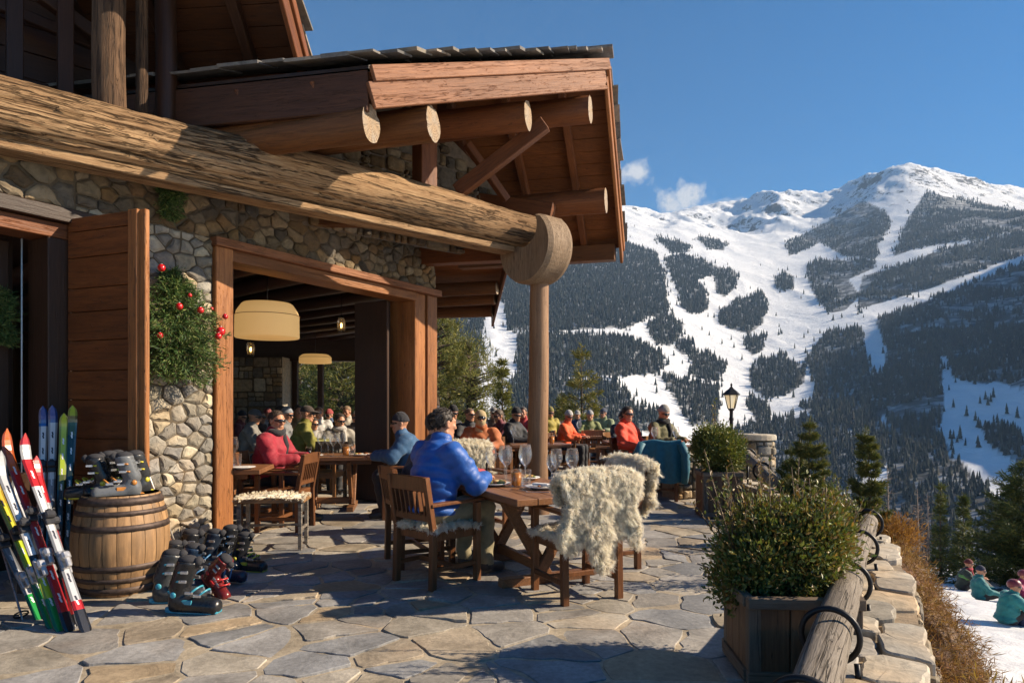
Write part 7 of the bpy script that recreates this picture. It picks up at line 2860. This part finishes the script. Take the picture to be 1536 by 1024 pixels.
def person(loc, th, pose, label, jacket, trousers='black', hat=None, hatcol=(.03, .03, .03), hair='short', haircol=(.035, .022, .014), shades=True, yaw=0, pitch=.05,
           h=.020, quilt=0, bulk=1.0, scale=1.0, gloves=None, shoe=(.025, .025, .028), scarf=None, skin=None, band=None, hires=False):
    r = thing('person', label, 'person', loc, R(th), None, scale)
    key = (pose, h, quilt, bulk)
    if key not in BODY: BODY[key] = make_body(POSES[pose], h, quilt, bulk, len(BODY))
    V, Q, lab = BODY[key]
    Ps = POSES[pose]
    nk = np.array(Ps['neck'])
    hc = nk + np.array([.035, 0, .150])
    Mh = Matrix.Translation(Vector(hc)) @ Euler((0, pitch, R(yaw)), 'XYZ').to_matrix().to_4x4()
    A = np.array(Mh)
    hv, hq = (HV, HQ) if hires else (HVF, HQF)
    tv_ = hv @ A[:3, :3].T + A[:3, 3]
    verts, quads, mats = [V, tv_], [Q, hq + len(V)], [lab, np.full(len(hq), 3)]
    n = len(V) + len(tv_)
    for s in (1, -1):
        kw, ke = 'wrist', 'elbow'
        wr = np.array(Ps[kw]) * np.array([1, s, 1]); el = np.array(Ps[ke]) * np.array([1, s, 1])
        d = (wr - el); d /= np.linalg.norm(d)
        d[2] *= .35; d /= np.linalg.norm(d)
        z = np.array([0, 0, 1.0]); y = np.cross(z, d); y /= np.linalg.norm(y); z = np.cross(d, y)
        B = np.stack([d, y, z], 1)
        hv_ = HANDV * np.array([1, -s, 1]) * (1.12 if gloves else 1.0)
        hv_ = hv_ @ B.T + wr + d * .035
        q = HANDQ if s < 0 else HANDQ[:, ::-1]
        verts.append(hv_); quads.append(q + n); mats.append(np.full(len(q), 4 if gloves else 3)); n += len(hv_)
    me = np_mesh('person_body', np.concatenate(verts), np.concatenate(quads), smooth=True)
    me.polygons.foreach_set('material_index', np.concatenate(mats).astype(np.int32))
    jm = cloth('jacket %s' % (jacket,), jacket, .5 if quilt > .008 else .72)
    ml = [jm, cloth('trousers ' + trousers, TROUS[trousers], .75), cloth('shoe %s' % (shoe,), shoe, .5), skin or SKIN, cloth('glove %s' % (gloves,), gloves) if gloves else SKIN]
    o = link('body', me, ml, r)
    if hat != 'balaclava' and hat != 'helmet' and hair:
        v, q = HAIR[hair]
        if not (hat and hair == 'short'):
            ho_ = link('hair', np_mesh('hair', v, q, smooth=True), cloth('hair %s' % (haircol,), haircol, .6), r, Mh)
            if hires:
                nn_ = v - np.array([-.014, 0, .03]); nn_ /= np.linalg.norm(nn_, axis=1, keepdims=True)
                nn_ = nn_ + np.array([-.5, 0, -.5]) * (1 if hair == 'short' else 1.4)
                so_ = fur('hair_strands', ho_, v, nn_, 3600, .011, 5, tuple(min(.9, c * 1.5) for c in haircol), .0012, 10, .5)
                so_.data.materials[0] = M_HAIR
    if hat:
        v, q = HAIR[hat]
        link({'beanie': 'beanie', 'cap': 'cap', 'balaclava': 'balaclava', 'helmet': 'helmet'}[hat], np_mesh(hat, v, q, smooth=True), cloth('hat %s' % (hatcol,), hatcol, .35 if hat == 'helmet' else .9), r, Mh)
    if shades:
        mb = MB()
        big = 1.35 if hat in ('helmet', 'balaclava') else 1.0
        vs, fs = [], []
        m = 19
        for i in range(m):
            a = -1.12 + 2.24 * i / (m - 1)
            x, y = -.005 + .112 * math.cos(a) * 1.0, .082 * math.sin(a)
            hh = (.019 - .006 * max(0, 1 - abs(a) / .14)) * (1 if abs(a) < .72 else .45) * big
            for zz, ex in ((-hh, 0), (hh, 0)):
                vs.append((x + .004, y, .014 + zz - .1 * (0)))
            for zz in (-hh, hh): vs.append((x - .003, y, .014 + zz))
        for i in range(m - 1):
            b = i * 4
            fs += [(b, b + 4, b + 5, b + 1), (b + 2, b + 3, b + 7, b + 6), (b + 1, b + 5, b + 7, b + 3), (b, b + 2, b + 6, b + 4)]
        mb.add(vs, fs, smooth=True)
        mb.build('sunglasses', M_LENS, r, Mh)
    if scarf:
        mb = MB()
        ring = [(nk[0] + .01 + .085 * math.cos(a), .09 * math.sin(a), nk[2] + .01 + .012 * math.sin(3 * a) + .015 * math.cos(a)) for a in np.linspace(0, 2 * PI, 25)[:-1]]
        mb.tube(ring, .042, 9, closed=True)
        mb.tube([(nk[0] + .08, .05, nk[2]), (nk[0] + .12, .06, nk[2] - .15), (nk[0] + .10, .05, nk[2] - .30)], [.04, .04, .03], 8)
        mb.build('scarf', cloth('scarf %s' % (scarf,), scarf, .9), r)
    if band:
        # bright yoke of a two-tone jacket, worn over the shoulders
        mb = MB()
        sh = np.array(Ps['shoulder']); ch = np.array(Ps['chest'])
        mb.lathe([(.165, -.10), (.176, -.04), (.172, .03)], 18, tuple(ch * np.array([1, 0, 1])), M=None)
        v = mb.v[0]; v[:, 1] = v[:, 1] * 1.18
        mb.build('jacket_panel', cloth('panel %s' % (band,), band, .6), r)
    return r


# the diners at the near table
pm_ = person((-.60, 5.48, 0), 46, 'table', 'man in a bright blue puffer jacket seen from behind at the near table', (.006, .085, .36), 'khaki', hair='short', haircol=(.030, .020, .013), shades=False, yaw=-8, h=.0105, quilt=.0095, bulk=1.07, scale=1.03, hires=True)
p2 = TP(-.22, 1.52)
person((p2.x, p2.y, 0), math.degrees(ANG_B), 'lean', 'dark haired diner in a patterned dark jacket mostly hidden by the blue puffer jacket', (.035, .035, .05), 'black', hair='short', haircol=(.03, .02, .014), shades=False, yaw=5, gloves=(.40, .02, .03), h=.016, scale=1.03)
# hall table
person((GX(408, 8.2), 8.2, 0), -6, 'table', 'diner in a crimson jacket and black scarf with sunglasses at the hall table', (.30, .008, .024), 'black', hair='short', haircol=(.05, .03, .02), yaw=-28, scarf=(.02, .02, .024), h=.012, hires=True, bulk=1.12, quilt=.004)
person((GX(617, 8.6), 8.6, 0), 186, 'lean', 'diner in a steel blue jacket and black beanie facing left at the hall table', (.028, .095, .20), 'black', 'beanie', (.02, .02, .025), yaw=8, h=.012, hires=True, bulk=1.12, quilt=.005)

FARP = [
    # px, d, facing, pose, label, jacket, trousers, hat, hatcolour, kwargs
    (849, 14.6, -15, 'table', 'man in an orange jacket and pale grey beanie right of the column', (.75, .10, .012), 'black', 'beanie', (.42, .40, .37), dict(yaw=-30)),
    (884, 16.4, -92, 'table', 'man in an olive green jacket and grey beanie behind the slatted chair back', (.15, .17, .05), 'grey', 'beanie', (.30, .29, .28), dict(yaw=0)),
    (932, 13.6, -55, 'table', 'man in a black jacket and black beanie behind the red orange jacket', (.02, .022, .026), 'black', 'beanie', (.02, .02, .022), dict(yaw=-5, band=(.18, .17, .05))),
    (948, 11.6, -32, 'back', 'bare headed man in a red orange jacket with sunglasses', (.72, .055, .015), 'black', None, None, dict(yaw=-35)),
    (991, 11.9, -60, 'table', 'man in an olive jacket and grey patterned cap facing the teal draped chair', (.12, .105, .035), 'brown', 'beanie', (.27, .25, .22), dict(yaw=-12, scarf=(.015, .015, .016))),
    (826, 16.8, -70, 'lap', 'diner in a mustard yellow jacket half hidden by the column', (.32, .25, .03), 'black', 'beanie', (.2, .17, .05), dict()),
    (770, 12.6, -35, 'table', 'man in a black jacket and black beanie left of the column', (.016, .017, .02), 'black', 'beanie', (.018, .018, .02), dict(yaw=-25, bulk=1.08)),
    (722, 10.6, -80, 'lean', 'diner with a tan balaclava and sunglasses in a rust orange jacket', (.42, .12, .03), 'brown', 'balaclava', (.42, .32, .17), dict(yaw=12)),
    (703, 12.9, -60, 'table', 'brown haired man in a black jacket near the corner post', (.02, .02, .024), 'black', None, None, dict(yaw=0, haircol=(.12, .07, .04))),
    (681, 13.0, -40, 'lap', 'man with a black beanie and yellow panelled black jacket by the corner post', (.02, .02, .022), 'black', 'beanie', (.015, .015, .017), dict(yaw=-20, band=(.45, .42, .02))),
    (376, 11.2, 10, 'table', 'diner in a grey jacket and grey cap at the left of the hall', (.20, .19, .17), 'black', 'cap', (.10, .10, .105), dict(yaw=-15)),
    (392, 13.2, -20, 'lap', 'dark haired diner in a brown jacket deep in the left of the hall', (.10, .075, .06), 'black', None, None, dict(yaw=-20, haircol=(.09, .04, .02))),
    (416, 13.0, -10, 'table', 'dark haired diner in black deep in the hall above the crimson jacket', (.03, .028, .03), 'black', None, None, dict(hair='long')),
    (432, 11.8, 5, 'lap', 'diner with a grey beanie right behind the crimson jacket', (.17, .17, .17), 'grey', 'beanie', (.25, .27, .3), dict(yaw=-25)),
    (455, 11.0, 8, 'table', 'diner in a yellow green jacket and dark cap inside the hall', (.22, .20, .03), 'black', 'cap', (.05, .035, .03), dict(yaw=-12)),
    (478, 14.4, -80, 'lap', 'diner in a pale jacket at the far end of the hall', (.50, .48, .45), 'grey', None, None, dict(haircol=(.25, .12, .05))),
    (508, 11.2, -50, 'table', 'dark haired diner in a beige grey jacket and white scarf inside the hall', (.30, .275, .23), 'black', None, None, dict(yaw=8, scarf=(.45, .42, .38))),
    (537, 12.6, -88, 'table', 'grey haired man in a pale grey jacket with sunglasses beside the folded doors', (.34, .34, .34), 'grey', None, None, dict(haircol=(.30, .26, .2), scarf=(.05, .05, .055))),
    (470, 12.4, -60, 'table', 'small dark haired diner bent low between the yellow green jacket and the glasses', (.35, .33, .30), 'black', None, None, dict(hair='short', scale=.88)),
    (364, 14.6, 0, 'lap', 'diner in dark red at the far left of the hall by the chimney', (.16, .03, .03), 'black', 'beanie', (.03, .03, .035), dict()),
    (520, 15.4, -95, 'lap', 'distant diner in a cream jumper at the hall window', (.48, .43, .35), 'grey', None, None, dict(haircol=(.2, .12, .06))),
    (496, 15.9, -100, 'table', 'distant diner in dark blue at the hall window', (.05, .09, .16), 'black', 'beanie', (.3, .05, .05), dict()),
    (655, 15.5, -70, 'table', 'distant diner in grey between the corner post and the yellow panelled jacket', (.2, .2, .21), 'black', 'beanie', (.08, .08, .1), dict()),
    (741, 16.0, -90, 'table', 'distant diner in brown seen over the far sheepskin chair', (.17, .10, .06), 'black', 'cap', (.2, .18, .16), dict()),
    (786, 15.5, -100, 'table', 'distant diner in red just left of the column', (.4, .03, .03), 'black', None, None, dict()),
    (640, 14.2, -60, 'lap', 'diner in a dark green jacket just right of the corner post', (.03, .06, .035), 'black', 'beanie', (.1, .02, .02), dict()),
    (752, 13.4, 200, 'table', 'diner in a maroon jacket facing left before the man in black', (.14, .02, .03), 'black', None, None, dict(haircol=(.08, .05, .03))),
    (866, 18.2, -90, 'lap', 'distant diner in navy between the orange and olive green jackets', (.02, .035, .08), 'black', 'cap', (.3, .28, .25), dict()),
    (906, 18.0, -110, 'table', 'distant diner in pale green right of the olive green jacket', (.2, .24, .12), 'black', 'beanie', (.05, .06, .09), dict()),
    (448, 13.8, -70, 'table', 'diner in a tan jacket half hidden behind the yellow green jacket', (.32, .22, .11), 'black', None, None, dict(haircol=(.06, .035, .02))),
    (402, 15.6, -40, 'lap', 'distant diner in a light grey fleece near the chimney breast', (.38, .37, .35), 'grey', 'beanie', (.2, .05, .05), dict()),
    (548, 15.0, -100, 'lap', 'distant diner in black at the right edge of the hall window', (.03, .03, .033), 'black', None, None, dict(haircol=(.3, .2, .1))),
]
NEARH = []
rv_ = np.random.default_rng(12)
for (px, d, th, pose, label, jk, tr, hat, hc_, kw) in FARP:
    kw = dict(kw)
    kw['yaw'] = kw.get('yaw', 0) + rv_.uniform(-22, 22) * (d > 12)
    kw.setdefault('pitch', rv_.uniform(-.02, .28))
    kw.setdefault('scale', rv_.uniform(.94, 1.05))
    if hat is None and rv_.random() < .4: kw.setdefault('hair', 'long')
    th += rv_.uniform(-12, 12)
    if d > 13: kw.setdefault('shades', bool(rv_.random() < .7))
    person((GX(px, d), d, 0), th, pose, label, jk, tr, hat, hc_ or (.03, .03, .03), h=.021 if d > 12 else .016, quilt=.007 if int(px) % 2 else 0, skin=SKIN2 if int(px) % 3 == 0 else None, hires=d < 12, **kw)
CHL = ['chair of the man in the orange jacket right of the column', 'chair of the man in olive green and grey beanie', 'chair of the man in black behind the red orange jacket',
       'chair of the bare headed man in the red orange jacket', 'chair of the man in the olive jacket and grey patterned cap', 'chair of the mustard jacketed diner behind the column',
       'chair of the man in black left of the column', 'chair of the diner with the tan balaclava', 'chair of the brown haired man near the corner post', 'chair of the man in the yellow panelled jacket',
       'chair of the diner in grey with a grey cap in the hall', 'chair of the diner in brown deep in the hall', 'chair of the long haired diner in black in the hall', 'chair of the grey beanie diner behind the crimson jacket',
       'chair of the yellow green jacketed diner in the hall', 'chair of the pale jacketed diner at the far end of the hall', 'chair of the beige jacketed diner with white scarf', 'chair of the grey haired man beside the folded doors',
       'chair of the small diner bent low in the hall', 'chair of the dark red diner by the chimney', 'chair of the cream jumper diner at the hall window', 'chair of the dark blue diner at the hall window',
       'chair of the distant diner in grey by the corner post', 'chair of the distant diner in brown and cap', 'chair of the distant diner in red left of the column', 'chair of the dark green diner right of the corner post', 'chair of the maroon diner facing left', 'chair of the distant navy diner between orange and olive', 'chair of the distant pale green diner', 'chair of the tan jacketed diner in the hall', 'chair of the light grey fleece diner by the chimney', 'chair of the distant diner in black at the window edge']
for k, ((px, d, th, *_), l) in enumerate(zip(FARP, CHL)):
    chair(px, d, th, l, light=k % 2 == 0)
# empty chairs and the chair with the teal jacket
chair(916, 12.2, 172, 'empty armchair left of the red orange jacket with a pale seat pad', True)
pad((GX(916, 12.2), 12.2, 0), R(172), 'pale pad on the empty armchair left of the red orange jacket', 12, n=1500)
chair(988, 10.2, 84, 'armchair seen from behind with a teal jacket hung over it')
chair(742, 11.5, -75, 'honey brown chair back between the balaclava diner and the man in black', True)
chair(668, 10.6, 100, 'chair back below the yellow panelled jacket by the corner post', True)
chair(690, 10.2, 60, 'low honey chair to the left of the tan balaclava diner', True)
chair(800, 13.6, 130, 'chair partly behind the column seen from the side')
# teal jacket on the chair back
tj = thing('hanging_jacket', 'teal ski jacket hung over the back of a chair', 'jacket', (GX(988, 10.2), 10.2, 0), R(84))
def fn(U, V):
    s = U * 1.05
    y0 = V - .5
    hem = .62
    z = np.where(s < hem, .90 - (hem - s), .90 - np.clip(s - hem - .06, 0, 9))
    x = np.where(s < hem, -.365 + .10 * (hem - s) * .55, -.365 + .11 * np.clip((s - hem) / .08, 0, 1))
    x = x - .03 * np.sin(y0 * 17) * np.clip((.9 - z) * 2.5, 0, 1) * np.where(s < hem, 1, -1)
    w_ = .60 + .05 * np.sin(U * 7)
    return np.stack([x, y0 * w_, z + .012 * np.sin(y0 * 9)], 2)
P, Nn, q = grid_surf(fn, 36, 24)
M_TEAL = cloth('teal jacket', (.012, .13, .19), .6)
me = np_mesh('jacket_body', np.concatenate([P, P - Nn * .02]), np.concatenate([q, q[:, ::-1] + len(P)]), smooth=True)
link('jacket_body', me, M_TEAL, tj)
for s in (-1, 1):
    MB().tube([(-.34, s * .27, .86), (-.37, s * .34, .70), (-.36, s * .345, .48), (-.33, s * .33, .28)], [.06, .065, .06, .05], 10).build('sleeve', M_TEAL, tj)
# tables at the back
for px, d, rz, L, lab in [(866, 15.2, 5, 1.3, 'back table between the orange jacket and the olive green jacket'), (1012, 11.2, 30, 1.1, 'back table beside the low wall and the olive jacket'), (955, 12.9, 0, 1.2, 'back table behind the red orange jacket'),
                          (800, 12.0, 10, 1.2, 'back table right of the man in black, crossing behind the column'), (706, 11.9, 5, 1.4, 'back table before the men by the corner post'), (405, 12.0, 5, 1.6, 'hall table at the left behind the crimson jacket'),
                          (485, 11.8, 5, 1.5, 'hall table between yellow green and beige jackets'), (515, 14.6, 0, 1.8, 'farthest hall table by the window'), (752, 14.8, 0, 1.5, 'far terrace table behind the man in black')]:
    make_table((GX(px, d), d, 0), R(rz), L, .75, lab)
gi = 0
for px, d, lab in [(866, 15.2, 'back table of the orange jacket'), (1012, 11.2, 'table beside the low wall'), (706, 11.9, 'table by the corner post'), (485, 11.8, 'hall table of the beige jacket'), (405, 12.0, 'left hall table'), (800, 12.0, 'table behind the column'), (752, 14.8, 'far terrace table')]:
    for j, (dx, dy, kd) in enumerate([(-.35, -.1, 'wine'), (.05, .12, 'wine'), (.32, -.05, 'tumbler')]):
        glass((GX(px, d) + dx, d + dy, .732), ('wine glass at the left end of the ', 'wine glass in the middle of the ', 'amber tumbler on the right of the ')[j] + lab, kd, 1.25, M_BEER if kd == 'tumbler' else None)
# low timber seat fence at the far edge
fe = thing('timber_fence', 'low brown timber fence along the far edge of the terrace', 'fence', (0, 0, 0))
mb = MB()
for z in (.35, .6, .85): mb.bar((-2.2, 19.6, z), (2.7, 19.6, z), .05, .12, b=.005)
mb.build('rails', M_CHAIRL, fe)
for k in range(6): MB().bar((-2.1 + k * .95, 19.66, 0), (-2.1 + k * .95, 19.66, 1.0), .09, .09, up=(0, 1, 0), b=.006).build('fence_post', M_CHAIRL, fe)
wf = thing('sheepskin', 'small white fleece lying on the low stone wall by the olive jacket', 'sheepskin', (GX(1024, 10.35), 10.35, .63), 0, 'sheepskins on the chairs')
def fn(U, V):
    return np.stack([(U - .5) * .3, (V - .5) * .3, .10 * np.exp(-((U - .5) ** 2 + (V - .5) ** 2) * 14)], 2)
P, Nn, q = grid_surf(fn, 10, 10)
Nn = Nn * np.sign(Nn[:, 2:3] + 1e-9)
link('hide', np_mesh('hide', P, q, smooth=True), M_HIDE, wf)
fur('wool', wf, P, Nn, 2500, .05, 9)

# children sitting on the snow slope
def on_snow(px, py):
    d = np.linspace(7, 26, 400)
    z = near_z(GX(px, d), d)
    y = HOR - (z - CH) * F / d
    k = int(np.argmin(np.abs(y - py)))
    return (GX(px, d[k]), d[k], float(z[k]) - .02)
person(on_snow(1513, 934), -8, 'ground', 'child in a big teal jacket and red helmet, nearest on the snow', (.012, .19, .20), 'black', 'helmet', (.16, .02, .03), yaw=-20, h=.016, bulk=1.12, hires=True, gloves=(.02, .02, .025))
person(on_snow(1474, 900), -20, 'lounge', 'child in a teal and black jacket with a navy beanie leaning back on the snow', (.014, .16, .17), 'black', 'beanie', (.02, .025, .05), yaw=-10, h=.018, gloves=(.35, .03, .08), bulk=1.05)
person(on_snow(1446, 884), -30, 'ground', 'child in a black and green jacket with a dark red beanie beside the rock', (.02, .035, .03), 'black', 'beanie', (.12, .02, .02), yaw=10, h=.018, band=(.12, .30, .08), scarf=(.35, .02, .04))
person(on_snow(1528, 905), -60, 'ground', 'child in a magenta jacket mostly hidden behind the big teal jacket', (.30, .02, .08), 'navy', 'helmet', (.2, .03, .04), yaw=0, h=.02)
bp = on_snow(1538, 938)
bg_ = thing('backpack', 'navy blue bag lying on the snow at the right edge', 'bag', bp, R(20))
sdf_obj('bag_body', lambda P: sd_box(P, (0, 0, .14), (.20, .16, .14), .09) + .01 * np.sin(P[:, 0] * 30) * np.sin(P[:, 2] * 26), (-.28, -.24, -.04), (.28, .24, .34), .018, cloth('navy bag', (.02, .03, .09)), bg_)
MB().tube([(-.08, -.17, .1), (-.09, -.20, .2), (-.06, -.16, .27)], .014, 6).build('strap', M_BLACK, bg_)
